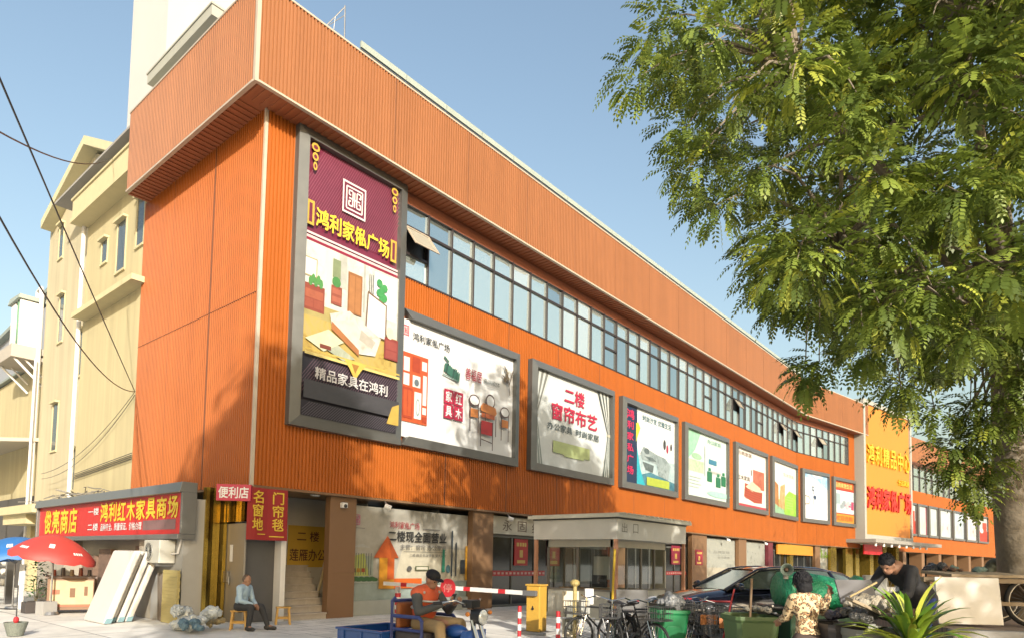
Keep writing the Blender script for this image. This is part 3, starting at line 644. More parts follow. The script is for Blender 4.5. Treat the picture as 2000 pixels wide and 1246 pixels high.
# B9 orange bands
t, p = billboard('billboard with orange bands around a teal room, last before the yellow sign tower', 48.05, 52.15, 4.86, 8.62)
p.rect(0, 0, 1, 1, ((.40, .50, .52), (.66, .74, .75))); p.rect(0, .80, 1, 1, (.58, .10, .02)); p.rect(0, .0, 1, .22, (.66, .28, .03)); p.rect(0, .78, 1, .81, (.5, .02, .03)); p.rect(0, .21, 1, .235, (.45, .05, .03)); p.text('品质家居生活', .06, .85, .92, .96, (.86, .66, .2), .02); p.text('欢迎选购', .08, .05, .92, .17, (.72, .10, .02), .03)
for k in range(9): p.rect(.30+.07*k % .6, .34+.03*(k % 4), .42+.07*k % .6, .44+.05*(k % 3), random.choice([(.48, .06, .15), (.65, .45, .5), (.42, .50, .52), (.3, .35, .38)]))
p.rect(.1, .45, .3, .7, (.35, .45, .48)); p.build(t)

# ------------------------------------------------------------------ sign tower
TW = thing('sign_tower', 'tall yellow-faced sign tower with grey metal surround and gold and red characters', 'sign tower', F(57, 0, 0))
mb = MB(); ts0, ts1, tz0, tz1, to = 52.35, 62.9, 4.35, 15.0, .78
mb.fbox(ts0, ts0+.35, tz0-.4, tz1+.35, -2.5, to); mb.fbox(ts1-.35, ts1, tz0-.4, tz1+.35, -2.5, to); mb.fbox(ts0+.35, ts1-.35, tz1, tz1+.35, -2.5, to); mb.fbox(ts0+.35, ts1-.35, tz0-.4, tz0, -2.5, to)
mb.build('surround', mat('tower_grey_panel', (.42, .41, .36), .5, .1, .06), TW)
mb = MB(); mb.fbox(ts0+.35, ts1-.35, tz0, tz1, -.3, to-.12); mb.build('panel', mat('yellow_panel', (.60, .215, .025), .5, 0, .05, .5), TW)
mb = MB(); fnT = lambda u, v, o: F(u, v, o)
for k, ch in enumerate('鸿利精品中心'):
    put_text(mb, ch, fnT, 53.1+1.6*k, 10.2, 54.35+1.6*k, 11.75, to+.02, 0, .03, thick=.12)
put_text(mb, '十品家居', fnT, 59.6, 8.9, 62.1, 9.4, to, 0, .02, thick=.1)
mb.build('gold_lettering', mat('gold_letters', (.80, .52, .03), .35, .2), TW)
mb = MB()
for k, ch in enumerate('鸿利家俬广场'):
    put_text(mb, ch, fnT, 53.0+1.62*k, 6.5, 54.4+1.62*k, 8.3, to+.03, 0, .04, thick=.14)
mb.build('red_lettering', mat('red_letters', (.60, .03, .02), .4), TW)
EC = thing('entrance_canopy', 'flat grey entrance canopy under the yellow sign tower with a row of small lamps', 'canopy', F(57, 0, 1))
mb = MB(); mb.fbox(50.6, 65.5, 3.62, 3.9, .0, 2.2); mb.build('slab', mat('canopy_grey', (.36, .34, .30), .5, .2), EC, bevel=.02)
for k in range(8):
    m = MB(); m.cyl(F(51.3+1.6*k, 3.62, 1.9), F(51.3+1.6*k, 3.35, 1.9), .09); m.build('hanging_lamp', WHITEP, EC)
mb = MB(); mb.fbox(52.6, 56.3, 2.75, 3.55, .5, .6); o = tag(mb.build('display_board', mat('led_red', (.5, .012, .02), .4)), 'small red display board hung under the entrance canopy', 'sign')
# portal below the tower
PB = thing('entrance_portal', 'gold-columned entrance below the yellow sign tower with dark doors', 'entrance', F(57, 0, -1))
for k in range(4):
    m = MB(); s0 = 53.0+2.9*k; m.fbox(s0, s0+.7, .0, 3.6, -1.2, -.2); m.build('column', GOLD, PB, bevel=.02)
mb = MB(); mb.fbox(52.8, 62.6, 0, 3.6, -1.7, -1.6); mb.build('doors', DGLASS, PB)

# ------------------------------------------------------------------ the wing beyond
WG = thing('shopping_wing', 'farther orange wing of the shopping building to the right of the sign tower', 'building', F(80, 0, -1))
mb = MB(); ribbed(mb, lambda u, z, o: F(u, z, -1+o), 62.95, 110, 3.27, 9.3, .16, .04); mb.build('wall', ORANGE, WG)
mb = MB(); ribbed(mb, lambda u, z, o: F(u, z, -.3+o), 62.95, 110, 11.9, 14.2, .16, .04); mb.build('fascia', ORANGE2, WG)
mb = MB(); mb.fbox(62.95, 110, 11.86, 11.9, -1.5, -.3); mb.fbox(62.95, 110, 11.9, 14.1, -12, -1.0); mb.build('roof', SOFFIT, WG)
for k in range(26):
    a = 63.3+1.8*k; m = MB(); m.fbox(a-.06, a+.06, 9.3, 11.86, -1.1, -.95); m.fbox(a+.06, a+1.74, 10.7, 10.8, -1.1, -.97); fr = m.build('window', DARKFR, WG)
    g = MB(); g.quad(F(a, 9.3, -1.05), F(a+1.8, 9.3, -1.05+random.uniform(-.01, .01)), F(a+1.8, 11.86, -1.05), F(a, 11.86, -1.05)); g.build('pane', MIRROR, fr)
mb = MB(); mb.fbox(62.95, 110, 0, 3.27, -2.6, -2.3); mb.build('shopfront', DGLASS, WG)
for k in range(9):
    m = MB(); a = 66+5*k; m.fbox(a, a+.8, 0, 3.27, -2.2, -1.1); m.build('column', BROWN, WG)
wl = ['red poster billboard on the far wing, nearest the sign tower', 'white billboard with a pale room, second past the sign tower', 'white billboard with green print, third past the sign tower', 'pale billboard partly behind leaves, fourth past the sign tower', 'blue-white billboard behind leaves, fifth past the sign tower', 'white billboard behind the tree trunk side, sixth past the sign tower', 'red and white billboard next to the tree trunk, seventh past the sign tower']
for k in range(7):
    a = 66.2+(3.05+1.4*(k > 2))*k - (4.2 if k > 2 else 0); b = a+(2.7 if k < 3 else 4.0)
    t, p = billboard(wl[k], a, b, 4.85, 8.05, fw=.2, off0=-.97)
    t['group'] = 'billboards on the far wing'
    p.rect(0, 0, 1, 1, [(.62, .62, .6), (.56, .60, .58), (.55, .60, .6), (.54, .6, .62), (.46, .54, .62), (.6, .6, .6), (.58, .56, .56)][k])
    if k in (0, 6): p.rect(0, 0, 1, .45, (.55, .06, .04)); p.rect(.5, .4, .95, .8, (.55, .08, .05)); p.ellipse(.4, .45, .18, .1, (.8, .76, .7))
    else:
        for q in range(7): p.rect(.1+.11*q, .15+.07*(q % 3), .2+.11*q, .32+.1*(q % 4), random.choice([(.5, .62, .55), (.62, .66, .66), (.55, .62, .48), (.7, .7, .6), (.5, .3, .35)]))
        p.rect(.93, 0, 1, 1, (.5, .1, .18)) if k == 1 else None
    p.build(t)
# ------------------------------------------------------------------ buildings at the left
WT = thing('white_tower', 'plain white tower rising behind the orange fascia with a jutting ledge', 'tower', (1.5, 8, 14))
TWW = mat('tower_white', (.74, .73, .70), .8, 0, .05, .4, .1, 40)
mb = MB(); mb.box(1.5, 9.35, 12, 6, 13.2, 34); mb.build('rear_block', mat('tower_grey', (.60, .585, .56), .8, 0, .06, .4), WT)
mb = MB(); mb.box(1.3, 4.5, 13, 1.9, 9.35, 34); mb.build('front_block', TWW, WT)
mb = MB(); mb.box(.45, 4.1, 17.42, 1.3, 8.6, 17.74); mb.box(.42, 4.07, 17.74, 1.3, 8.63, 17.80); mb.build('ledge', mat('ledge_grey', (.42, .42, .36), .8), WT)
CB = thing('cream_building', 'cream rendered house with a gabled top, narrow slot windows and white downpipes', 'house', (.2, 12, 0))
YA0, YA1, YB1 = 6.99, 12.25, 17.9
mb = MB(); mb.box(.05, YA0, 0, 5, YA1, 13.7); mb.build('front_wall', CREAM, CB)
mb = MB()
mb.ext([(.36, YA1, 0), (.36, YB1, 0), (.36, YB1, 15.35), (.36, 13.2, 17.2), (.36, 9.4, 15.2), (.36, YA0+1, 14.6), (.36, YA1, 13)][0:2] + [(.36, YB1, 15.2), (.36, 13.4, 16.9), (.36, 9.0, 14.9), (.36, 9.0, 13.0), (.36, YA1, 13.0)], (5, 0, 0)); mb.build('gable_wall', CREAM2, CB)
mb = MB()
def rake(y0, z0, y1, z1, x0=-.12, x1=6, th=.34):
    mb.hexa([(x0, y0, z0), (x1, y0, z0), (x1, y1, z1), (x0, y1, z1), (x0, y0, z0+th), (x1, y0, z0+th), (x1, y1, z1+th), (x0, y1, z1+th)])
rake(17.5, 15.05, 12.75, 16.75); rake(12.75, 16.75, 8.3, 14.5)
mb.build('roof', mat('roof_cream', (.62, .57, .36), .8), CB)
mb = MB(); mb.box(.22, 8.9, 13.75, .36, 11.2, 15.3); mb.build('white_infill', WHITEP, CB)
mb = MB(); mb.box(-.5, YA0-.02, 13.45, .05, 12.45, 13.62); mb.box(-.45, YA0, 13.62, .4, 12.4, 14.28); mb.box(-.5, YA0-.02, 14.28, .42, 12.45, 14.36)
mb.build('cornice', mat('cornice_cream', (.64, .56, .33), .8), CB)
mb = MB(); mb.box(-.42, YA0-.3, 9.88, .05, 12.0, 10.06); mb.build('ledge', MATS['cornice_cream'], CB)
GLD = mat('dim_window_glass', (.10, .12, .13), .12, 0, .1)
for y0, y1, z0, z1, x in ((15.5, 16.05, 10.0, 11.9, .36), (12.95, 13.4, 8.2, 9.9, .36), (15.5, 16.1, 5.6, 7.5, .36), (12.95, 13.4, 3.9, 5.4, .36), (16.1, 16.6, 13.6, 15.0, .36), (8.6, 9.3, 10.9, 12.6, .05), (7.15, 7.7, 11.3, 12.9, .05), (10.2, 10.7, 11.6, 12.4, .05)):
    f = MB(); f.box(x-.03, y0-.06, z0, x+.02, y0, z1); f.box(x-.03, y1, z0, x+.02, y1+.06, z1); f.box(x-.16, y0-.08, z1, x+.02, y1+.08, z1+.08); f.box(x-.06, y0-.06, z0-.07, x+.02, y1+.06, z0)
    fr = f.build('window', MATS['cornice_cream'], CB); g = MB(); g.quad((x-.006, y0, z0), (x-.006, y1, z0), (x-.006, y1, z1), (x-.006, y0, z1)); g.build('pane', GLD, fr)
for pts in ([(-.06, 12.32, 3.6), (-.06, 12.32, 15.3)], ):
    m = MB(); m.path(pts, .075, 10); m.path([(-.06, 12.32, 3.6), (-.08, 12.1, 3.42), (-.1, 9, 3.35)], .06, 8); m.build('downpipe', WHITEP, CB)
mb = MB(); mb.path([(.2, 17.95, .2), (.2, 17.95, 12.4), (.2, 18.1, 12.75), (.2, 18.5, 12.7), (.2, 18.6, 12.3)], .09, 10); mb.path([(.05, 17.7, .2), (.05, 17.7, 9.6)], .05, 8); mb.build('downpipe', WHITEP, CB)
for k in range(4):
    m = MB(); y = 8.5+.2*k; m.path([(-.03, 7.0, 4.65-.06*k), (-.03, 9.5, 4.5-.06*k), (-.03, 12.1, 4.35-.06*k)], .012, 5); m.build('wall_cable', BLACK, CB)
mb = MB()
for k in range(26):
    y = 7.1+5.6*random.random(); L_ = .6+1.8*random.random(); z = 3.25+.35*random.random()
    mb.path([(-.95+.6*random.random(), y, z), (-.9+.6*random.random(), y+L_/2, z+random.uniform(-.15, .15)), (-.95+.6*random.random(), y+L_, z+random.uniform(-.15, .15))], .012+.012*random.random(), 5)
o = mb.build('cable_bundle', [mat('dusty_cable', (.26, .24, .2), .7)]); tag(o, 'tangle of dusty cables lying along the top of the red shop sign', 'cables')
# further building at the far left
LB = thing('warehouse', 'cream side house with grey sheet-metal upper wall at the far left edge', 'building', (.6, 24, 0))
mb = MB(); mb.ext([(.5, 18.0, 0), (.5, 32, 0), (.5, 32, 9.45), (.5, 24, 9.6), (.5, 18.0, 9.75)], (6, 0, 0)); mb.build('wall', CREAM, LB)
mb = MB(); mb.ext([(1.5, 18.0, 9), (1.5, 36, 9), (1.5, 36, 12.6), (1.5, 18, 14.0)], (6, 0, 0)); mb.build('metal_wall', mat('grey_sheet', (.42, .43, .46), .5, .2), LB)
mb = MB(); mb.hexa([(1.2, 17.9, 13.95), (8.5, 17.9, 13.95), (8.5, 36, 12.55), (1.2, 36, 12.55), (1.2, 17.9, 14.15), (8.5, 17.9, 14.15), (8.5, 36, 12.75), (1.2, 36, 12.75)]); mb.hexa([(.3, 18, 9.76), (1.5, 18, 9.9), (1.5, 32, 9.6), (.3, 32, 9.46), (.3, 18, 9.86), (1.5, 18, 10.0), (1.5, 32, 9.7), (.3, 32, 9.56)])
mb.build('roof', mat('roof_sheet', (.30, .34, .30), .6), LB)
mb = MB(); mb.hexa([(-1.8, 17.8, 5.9), (.5, 17.8, 6.2), (.5, 27, 6.2), (-1.8, 27, 5.9), (-1.8, 17.8, 6.05), (.5, 17.8, 6.35), (.5, 27, 6.35), (-1.8, 27, 6.05)])
for k in range(4): mb.box(-1.78, 18+2.6*k, 3.6, -1.70, 18.08+2.6*k, 5.9)
mb.build('awning', mat('awning_sheet', (.55, .50, .40), .6), LB)
mb = MB(); mb.box(.3, 18.05, .01, .49, 28, 3.9); mb.build('dark_shopfront', mat('dim_shop', (.09, .08, .07), .7, 0, .3), LB)
for a, b in ((14.2, 14.7), (16.4, 16.9)):
    m = MB(); m.box(-.1, a, .01, .35, b, 3.0); m.build('pillar', CREAM, CB)
mb = MB(); mb.box(-1.1, 12.6, 2.95, .36, 17.2, 3.25); mb.box(-.9, 14.0, 2.6, .36, 17.0, 2.95); mb.build('doorway_hood', MATS['cornice_cream'], CB)
mb = MB(); mb.box(.28, 12.6, .01, .34, 17.2, 2.95); mb.build('dark_doorway', MATS['dim_shop'], CB)
# water heater cabin on a bracket shelf
WH = thing('rooftop_cabinet', 'white and green equipment cabinet on a bracketed ledge high on the house at far left', 'cabinet', (.1, 19, 10.3))
mb = MB(); mb.box(-.75, 18.0, 9.6, .5, 20.6, 10.15); mb.build('shelf', mat('shelf_concrete', (.5, .45, .38), .8), WH, bevel=.02)
mb = MB(); mb.box(-.5, 18.9, 10.16, .3, 19.5, 12.1); mb.box(-.5, 18.15, 10.16, .3, 18.3, 12.1); mb.build('cabinet_body', WHITEP, WH, bevel=.03)
mb = MB(); mb.cyl((-.2, 18.55, 10.16), (-.2, 18.55, 12.1), .30, n=20); mb.build('green_cylinder', mat('green_tank', (.22, .42, .26), .35), WH, smooth=True)
mb = MB(); mb.hexa([(-.6, 18.05, 12.11), (.5, 18.05, 12.11), (.5, 19.7, 12.11), (-.6, 19.7, 12.11), (-.55, 18.1, 12.3), (.5, 18.1, 12.3), (.5, 19.6, 12.4), (-.55, 19.6, 12.4)]); mb.build('cabinet_roof', WB, WH)
mb = MB()
for y in (18.2, 20.2): mb.path([(-.6, y, 9.6), (.45, y, 8.6)], .05, 6); mb.path([(-.2, y, 9.6), (.45, y, 9.0)], .04, 6)
mb.build('bracket', WHITEP, WH)
# roof things
mb = MB(); q = lambda x, y: at(x, y, 20.5)
mb.path([q(672, 115), q(674, 12)], .022, 6); mb.path([q(674, 14), q(636, 52), q(634, 95)], .016, 5); mb.path([q(655, 33), q(652, 58)], .014, 5); mb.path([q(674, 30), q(636, 54)], .012, 5)
tag(mb.build('aerial', STEEL), 'thin guyed aerial standing on the roof near the building corner', 'aerial')
RH = thing('rooftop_hut', 'small white hut on the roof beyond the parapet, partly behind hanging leaves', 'hut', F(47, 14.5, -5))
mb = MB(); mb.fbox(46.2, 49.5, 14.5, 18.1, -8, -4); mb.build('wall', WHITEP, RH)
mb = MB(); mb.fbox(45.9, 49.8, 18.1, 18.4, -8.4, -3.7); mb.fbox(46.6, 48, 18.4, 18.9, -7, -5); mb.build('roof', WB, RH)
for k in range(3):
    m = MB(); m.fbox(46.6+1.0*k, 47.2+1.0*k, 16.2, 17.3, -3.99, -3.97); m.build('window', DARKFR, RH)

# ------------------------------------------------------------------ corner shop annex with the red sign
AX = thing('corner_kiosk', 'single-storey shop bay tucked under the red sign at the side of the orange building', 'shop', (-.5, 6, 0))
KX = -1.1
mb = MB(); mb.box(KX, 9.0, .01, -.05, 11.6, 2.9); mb.box(KX, 2.55, .01, -.05, 3.4, 2.9); mb.box(KX+.5, 3.4, .01, -.05, 9.0, 2.9); mb.build('wall', mat('kiosk_wall', (.44, .39, .31), .8, 0, .15), AX)
mb = MB(); mb.box(KX, .95, .01, -.62, 2.55, 2.9); mb.build('grey_side_wall', mat('side_grey', (.42, .42, .40), .7), AX)
mb = MB()
for i in range(6): mb.box(-.62+.093*i, .9+.012*(i % 2), .006, -.535+.093*i, 1.06, 3.2, 1 if i in (1, 4) else 0)  # two darker strips paint in dark reflections
mb.build('gold_edge', [GOLD, MATS['gold_dark_reflection']], AX)
mb = MB(); mb.box(KX-.05, 3.4, 2.5, KX+.5, 9.0, 2.9); mb.build('lintel', mat('orange_lintel', (.5, .16, .05), .6), AX)
mb = MB()
for k, (y, h) in enumerate(((4.0, 1.8), (5.2, 1.3), (6.6, 1.7), (7.9, 1.5))):
    mb.box(KX+.32, y-.45, .01, KX+.5, y+.45, h)
mb.build('shelves', mat('shop_shelves', (.26, .16, .11), .7, 0, .5, 9), AX)
SG = thing('shop_sign', 'long red shop sign with yellow characters in a grey metal frame at the lane corner', 'shop sign', (-1.1, 6, 2.1))
fs = lambda u, v, o: Vector((-1.16-o, 11.45-u, v))
ya, yb = .0, 10.55
SGM = mat('sign_frame_metal', (.22, .22, .21), .4, .4)
mb = MB()
mb.hexa([(-1.32, .78, 3.02), (-.9, .78, 3.02), (-.9, 11.5, 3.02), (-1.32, 11.5, 3.02), (-1.26, .78, 3.26), (-.9, .78, 3.26), (-.9, 11.5, 3.26), (-1.26, 11.5, 3.26)])
mb.box(-1.32, .78, 1.94, -.9, 11.5, 2.06); mb.box(-1.25, .78, 2.06, -.9, .86, 3.02); mb.box(-1.25, 11.4, 2.06, -.9, 11.5, 3.02); mb.box(-1.1, .86, 2.06, -.9, 11.4, 3.02)
mb.build('frame', SGM, SG, bevel=.01)
mb = MB(); mb.box(-1.16, .86, 2.06, -1.1, 11.4, 3.02); mb.build('face', REDSIGN, SG)
p = MB(); mats = [YEL, WHT, pc((.30, .16, .16)), pc((.42, .02, .02))]
for k, ch in enumerate('俊亮商店'): put_text(p, ch, fs, .62+.78*k, 2.18, 1.28+.78*k, 2.92, .012, 0, .035)
put_text(p, '一楼', fs, 4.55, 2.66, 5.35, 2.86, .012, 1, .02); put_text(p, '二楼', fs, 4.55, 2.22, 5.35, 2.42, .012, 1, .02)
for k, ch in enumerate('鸿利红木家具商场'): put_text(p, ch, fs, 5.50+.61*k, 2.46, 6.02+.61*k, 2.97, .012, 0, .035)
put_text(p, '品种齐全、质量保证、价格合理', fs, 5.55, 2.20, 8.3, 2.40, .012, 1, .02)
p.quad(fs(8.35, 2.18, .004), fs(10.2, 2.18, .004), fs(10.2, 2.42, .004), fs(8.35, 2.42, .004), 2)
p.build('lettering', mats, SG)
# little convenience shop sign, hung banner, wall placard
CS = thing('corner_sign', 'small crimson sign with three white characters at the building corner', 'sign', (-.1, 0, 3))
mb = MB(); fc = lambda u, v, o: Vector((-.66+u*.707-o*.707, .36-u*.707-o*.707, v))
mb.hexa([fc(0, 2.86, 0), fc(.78, 2.86, 0), fc(.78, 2.86, -.12), fc(0, 2.86, -.12), fc(0, 3.24, 0), fc(.78, 3.24, 0), fc(.78, 3.24, -.12), fc(0, 3.24, -.12)]); mb.build('box', mat('crimson', (.50, .015, .06), .4), CS)
mb = MB(); put_text(mb, '便利店', fc, .05, 2.92, .73, 3.18, .008, 0, .025); mb.build('lettering', WHT, CS)
BANR = thing('hanging_banner', 'dark red cloth banner with gold characters hung at the corner over the doors', 'banner', (.5, -.1, 2.1))
mb = MB(); n = 10
fb = lambda u, v, o: Vector((-.13+u*1.06, -.10-.018*math.sin(u*9)-.03*(3.2-v)*u-o, v))
for i in range(n):
    for k in range(4):
        u0, u1 = i/n, (i+1)/n; v0, v1 = 1.97+1.23*k/4, 1.97+1.23*(k+1)/4
        mb.quad(fb(u0, v0, 0), fb(u1, v0, 0), fb(u1, v1, 0), fb(u0, v1, 0))
mb.build('cloth', mat('banner_red', (.30, .012, .010), .7), BANR)
mb = MB()
for k, (a, b) in enumerate(zip('名窗地', '门帘毯')):
    put_text(mb, a, fb, .12, 2.84-.32*k, .38, 3.13-.32*k, .02, 0, .025); put_text(mb, b, fb, .62, 2.84-.32*k, .88, 3.13-.32*k, .02, 0, .025)
mb.quad(fb(.25, 2.10, .016), fb(.45, 2.10, .016), fb(.45, 2.12, .016), fb(.25, 2.12, .016)); mb.quad(fb(.55, 2.05, .016), fb(.9, 2.05, .016), fb(.9, 2.075, .016), fb(.55, 2.075, .016))
mb.build('lettering', mat('banner_gold', (.72, .48, .04), .5), BANR)
PL = thing('wall_placard', 'yellow placard with dark characters on the back wall of the staircase', 'placard', (2.2, 2.33, 1.5))
fp_ = lambda u, v, o: Vector((u, 2.335-o, v))
mb = MB(); mb.box(2.55, 2.34, 1.3, 3.95, 2.352, 2.5); mb.build('board', mat('placard_yellow', (.66, .42, .05), .6), PL)
mb = MB(); put_text(mb, '二 楼', fp_, 2.85, 2.05, 3.6, 2.34, 0, 0, .02); put_text(mb, '莲雁办公', fp_, 2.62, 1.48, 3.86, 1.82, 0, 0, .02); mb.build('lettering', mat('placard_ink', (.10, .03, .02), .6), PL)
# big shop-window poster between the brown columns
PW = thing('window_poster', 'huge grey window poster with black heading and an orange arrow between two brown columns', 'poster', F(5.6, .3, -.3))
mb = MB(); mb.fbox(3.22, 7.98, .006, .42, -.5, -.28); mb.build('plinth', mat('grey_plinth', (.36, .38, .35), .6), PW)
p = Print(lambda u, v, o: F(u, v, o), 3.24, 7.96, .42, 3.05, -.34)
GB = (.44, .42, .36)
p.rect(0, 0, 1, 1, GB); p.rect(0, 0, 1, .20, (.33, .40, .37)); p.poly([(.34, .2), (.98, .2), (.98, .57), (.5, .59), (.40, .56)], (.56, .52, .40)); p.rect(.0, .2, .17, .47, (.33, .38, .32)); p.poly([(0, .26), (.0, .46), (.1, .50), (.14, .26)], (.42, .46, .12)); p.hatch(.03, .27, .16, .5, 7, .008, (.08, .10, .10), .0001)
for k in range(3): p.rect(.01+.035*k, .30, .035+.035*k, .34, random.choice([(.30, .05, .02), (.1, .05, .03), (.4, .2, .02)]))
for k in range(9): p.ellipse(.02+.02*k, .22+.012*(k % 2), .025, .022, (.05, .14, .05), 9)
p.rect(.0, .19, 1, .2, (.48, .52, .48)); p.poly([(.0, .56), (.08, .60), (.14, .56)], (.46, .46, .42))
fret(p, .0, .80, .055, .90, (.48, .12, .22)); p.rect(.02, .76, .09, .765, (.1, .1, .1))
p.text('鸿利家俬广场', .28, .78, .53, .86, (.36, .04, .05), .01); p.rect(.56, .79, .72, .80, (.20, .19, .17))
p.text('二楼现全面营业', .27, .64, .78, .76, (.03, .03, .03), .025)
p.text('主营：窗帘 办公家具', .37, .55, .78, .61, (.12, .11, .10), -.005); p.rect(.40, .53, .78, .534, (.10, .09, .08)); p.text('二楼·精品·批发零售·量大从优', .45, .475, .78, .508, (.08, .075, .07), .005)
OA, OB, OC = (.56, .25, .02), (.50, .10, .02), (.58, .12, .02)
p.poly([(.205, .12), (.325, .12), (.325, .46), (.205, .46)], OA); p.poly([(.27, .22), (.325, .22), (.325, .46), (.27, .46)], OB); p.poly([(.16, .455), (.36, .455), (.265, .70)], OB); p.poly([(.265, .70), (.30, .455), (.36, .455)], (.40, .08, .02)); p.rect(.325, .12, .56, .23, OC)
p.line(.835, .25, .835, .80, .022, (.04, .06, .08)); p.line(.875, .25, .875, .66, .022, (.05, .06, .07)); p.poly([(.74, .3), (.77, .3), (.765, .57), (.745, .57)], (.03, .22, .14)); p.rect(.92, .28, .97, .45, (.06, .07, .08)); p.ellipse(.80, .34, .02, .05, (.08, .16, .18)); p.rect(.50, .32, .62, .37, (.10, .12, .06)); p.rect(.51, .33, .61, .36, (.6, .56, .45)); p.ellipse(.45, .34, .02, .03, (.1, .1, .1)); p.poly([(.6, .26), (.72, .24), (.70, .30), (.62, .31)], (.42, .50, .12)); p.rect(.965, .2, .985, .62, (.60, .30, .03))
p.build(PW)
# further window posters
for a, b, lab, kind in ((26.95, 31.55, 'pale lettered window poster on the ground floor right of the booth', 0), (32.9, 36.8, 'white ink-drawing window poster left of the maroon column', 1), (46.45, 48.15, 'pale window poster with green tree near the entrance columns', 2)):
    t = thing('shop_poster', lab, 'poster', F((a+b)/2, .5, -.3)); p = Print(lambda u, v, o: F(u, v, o), a+.02, b-.02, .3, 3.1, -.34)
    p.rect(0, 0, 1, 1, (.40, .41, .36)); 
    if kind == 0:
        p.text('品牌家居', .3, .70, .82, .76, (.2, .2, .18), .0); p.text('全场特惠', .42, .60, .82, .65, (.2, .2, .18), .0); p.rect(.3, .67, .82, .674, (.2, .2, .18)); p.rect(0, 0, 1, .42, (.50, .46, .36))
        for k in range(5): p.line(.70+.05*k, .25, .70+.05*k, .5, .012, (.12, .12, .11))
    elif kind == 1:
        for k in range(22): u, v = random.uniform(.2, .8), random.uniform(.42, .8); p.line(u, v, u+random.uniform(-.06, .06), v+random.uniform(.02, .1), .008, (.1, .1, .08))
        p.rect(0, 0, 1, .34, (.62, .58, .50))
    else:
        for k in range(14): p.ellipse(random.uniform(0, 1), random.uniform(.6, 1), .1, .05, (.20, .32, .05), 8)
        p.rect(.1, .5, .9, .7, (.5, .5, .44)); p.rect(.2, .52, .8, .6, (.30, .32, .3))
    p.build(t)
# shop sign (brushed characters), orange shop sign, red stickers on glass
def flat_sign(name, label, cat, a, b, z0, z1, off, face, items, th=.12):
    t = thing(name, label, cat, F((a+b)/2, z0, off)); m = MB(); m.fbox(a, b, z0, z1, off-th, off); m.build('board', face, t, bevel=.01)
    m = MB(); mats = []
    for tx, u0, v0, u1, v1, mt, bo in items:
        if mt not in mats: mats.append(mt)
        put_text(m, tx, lambda u, v, o: F(u, v, off+o), a+u0*(b-a), z0+v0*(z1-z0), a+u1*(b-a), z0+v1*(z1-z0), .006, mats.index(mt), bo)
    m.build('lettering', mats, t); return t
BRS = mat('brush_ink', (.10, .055, .03), .6)
flat_sign('shop_name_board', 'grey shop board with brush-written brown characters above dark doors', 'shop sign', 9.1, 13.8, 2.52, 3.14, -.25, mat('board_grey', (.50, .47, .38), .7), [('永', .12, .2, .23, .8, BRS, .0), ('固', .30, .2, .41, .8, BRS, .0), ('红', .48, .2, .59, .8, BRS, .0), ('木', .66, .2, .77, .8, BRS, 0)])
flat_sign('orange_shop_sign', 'orange and yellow shop sign above a dark entrance near the gold columns', 'shop sign', 39.0, 45.4, 2.45, 3.15, -.2, mat('sign_orange', (.56, .24, .02), .5), [('品牌灯饰广场', .06, .2, .94, .8, mat('dark_red_ink', (.3, .03, .01), .5), .03)])
def sticker(label, s, z, w_, h_, colr, lines, off=-.40):
    t = thing('door_notice', label, 'notice', F(s, z, off)); m = MB(); m.fbox(s, s+w_, z, z+h_, off-.03, off); m.build('card', pc(colr), t)
    m = MB()
    for u0, v0, u1, v1 in lines: m.fbox(s+u0*w_, s+u1*w_, z+v0*h_, z+v1*h_, off, off+.004)
    m.build('print', pc((.72, .50, .12)), t)
LNS = [(.15, .72, .32, .86), (.38, .72, .52, .86), (.58, .72, .72, .86), (.76, .72, .88, .86), (.38, .3, .62, .58), (.2, .08, .8, .2)]
sticker('red notice card on the first dark shop door left of the booth', 10.55, 1.45, .78, .95, (.50, .012, .012), LNS)
sticker('red notice card on the shop door seen past the left booth post', 12.6, 1.45, .78, .95, (.50, .012, .012), LNS)
sticker('crimson notice card on dark glass right of the booth', 23.2, 1.6, 1.0, .95, (.36, .012, .06), LNS)
sticker('crimson round-cornered notice on the column right of the booth', 25.4, 1.6, .9, .8, (.36, .012, .05), LNS, -.1)
for a, b, lab in ((9.1, 12.4, 'red warning strip across the dark shop door glass left of the booth'), (22.6, 24.9, 'red warning strip across dark glass right of the booth')):
    m = MB(); m.fbox(a, b, 1.08, 1.26, -.41, -.40); 
    for k in range(int((b-a)/.22)): m.fbox(a+.08+.22*k, a+.2+.22*k, 1.13, 1.21, -.40, -.397, 1)
    tag(m.build('door_strip', [pc((.52, .02, .03)), pc((.74, .5, .45))]), lab, 'warning strip')
# floodlights and cameras under the orange wall
def lampfix(s, label):
    t = thing('floodlight', label, 'floodlight', F(s, 3.2, .1), 0, 'small spotlights under the orange wall')
    m = MB(); m.path([F(s, 3.22, -.02), F(s, 3.1, .12)], .02, 6); m.build('arm', STEEL, t); m = MB(); m.cyl(F(s-.07, 3.06, .1), F(s+.06, 3.0, .22), .075, n=14); m.build('lamp_head', WHITEP, t)
lampfix(4.1, 'white spotlight above the left end of the window poster'); lampfix(9.6, 'white spotlight above the brush-written shop board'); lampfix(29.2, 'white spotlight over the pale lettered window poster'); lampfix(35.5, 'white spotlight over the ink-drawing window poster')
CM = thing('security_camera', 'white dome camera on the first brown column', 'camera', F(2.75, 2.95, -.1)); m = MB(); m.box(2.66, .0, 2.92, 2.84, .12, 3.06); m.build('housing', WHITEP, CM, bevel=.02); m = MB(); m.ell((2.75, -.01, 2.97), (.05, .04, .05), 12); m.build('lens', BLACK, CM)
m = MB(); m.ell(F(2.0, 3.2, -.3), (.14, .1, .03), 12); tag(m.build('downlight', WHITEP), 'round ceiling lamp over the staircase opening', 'lamp')
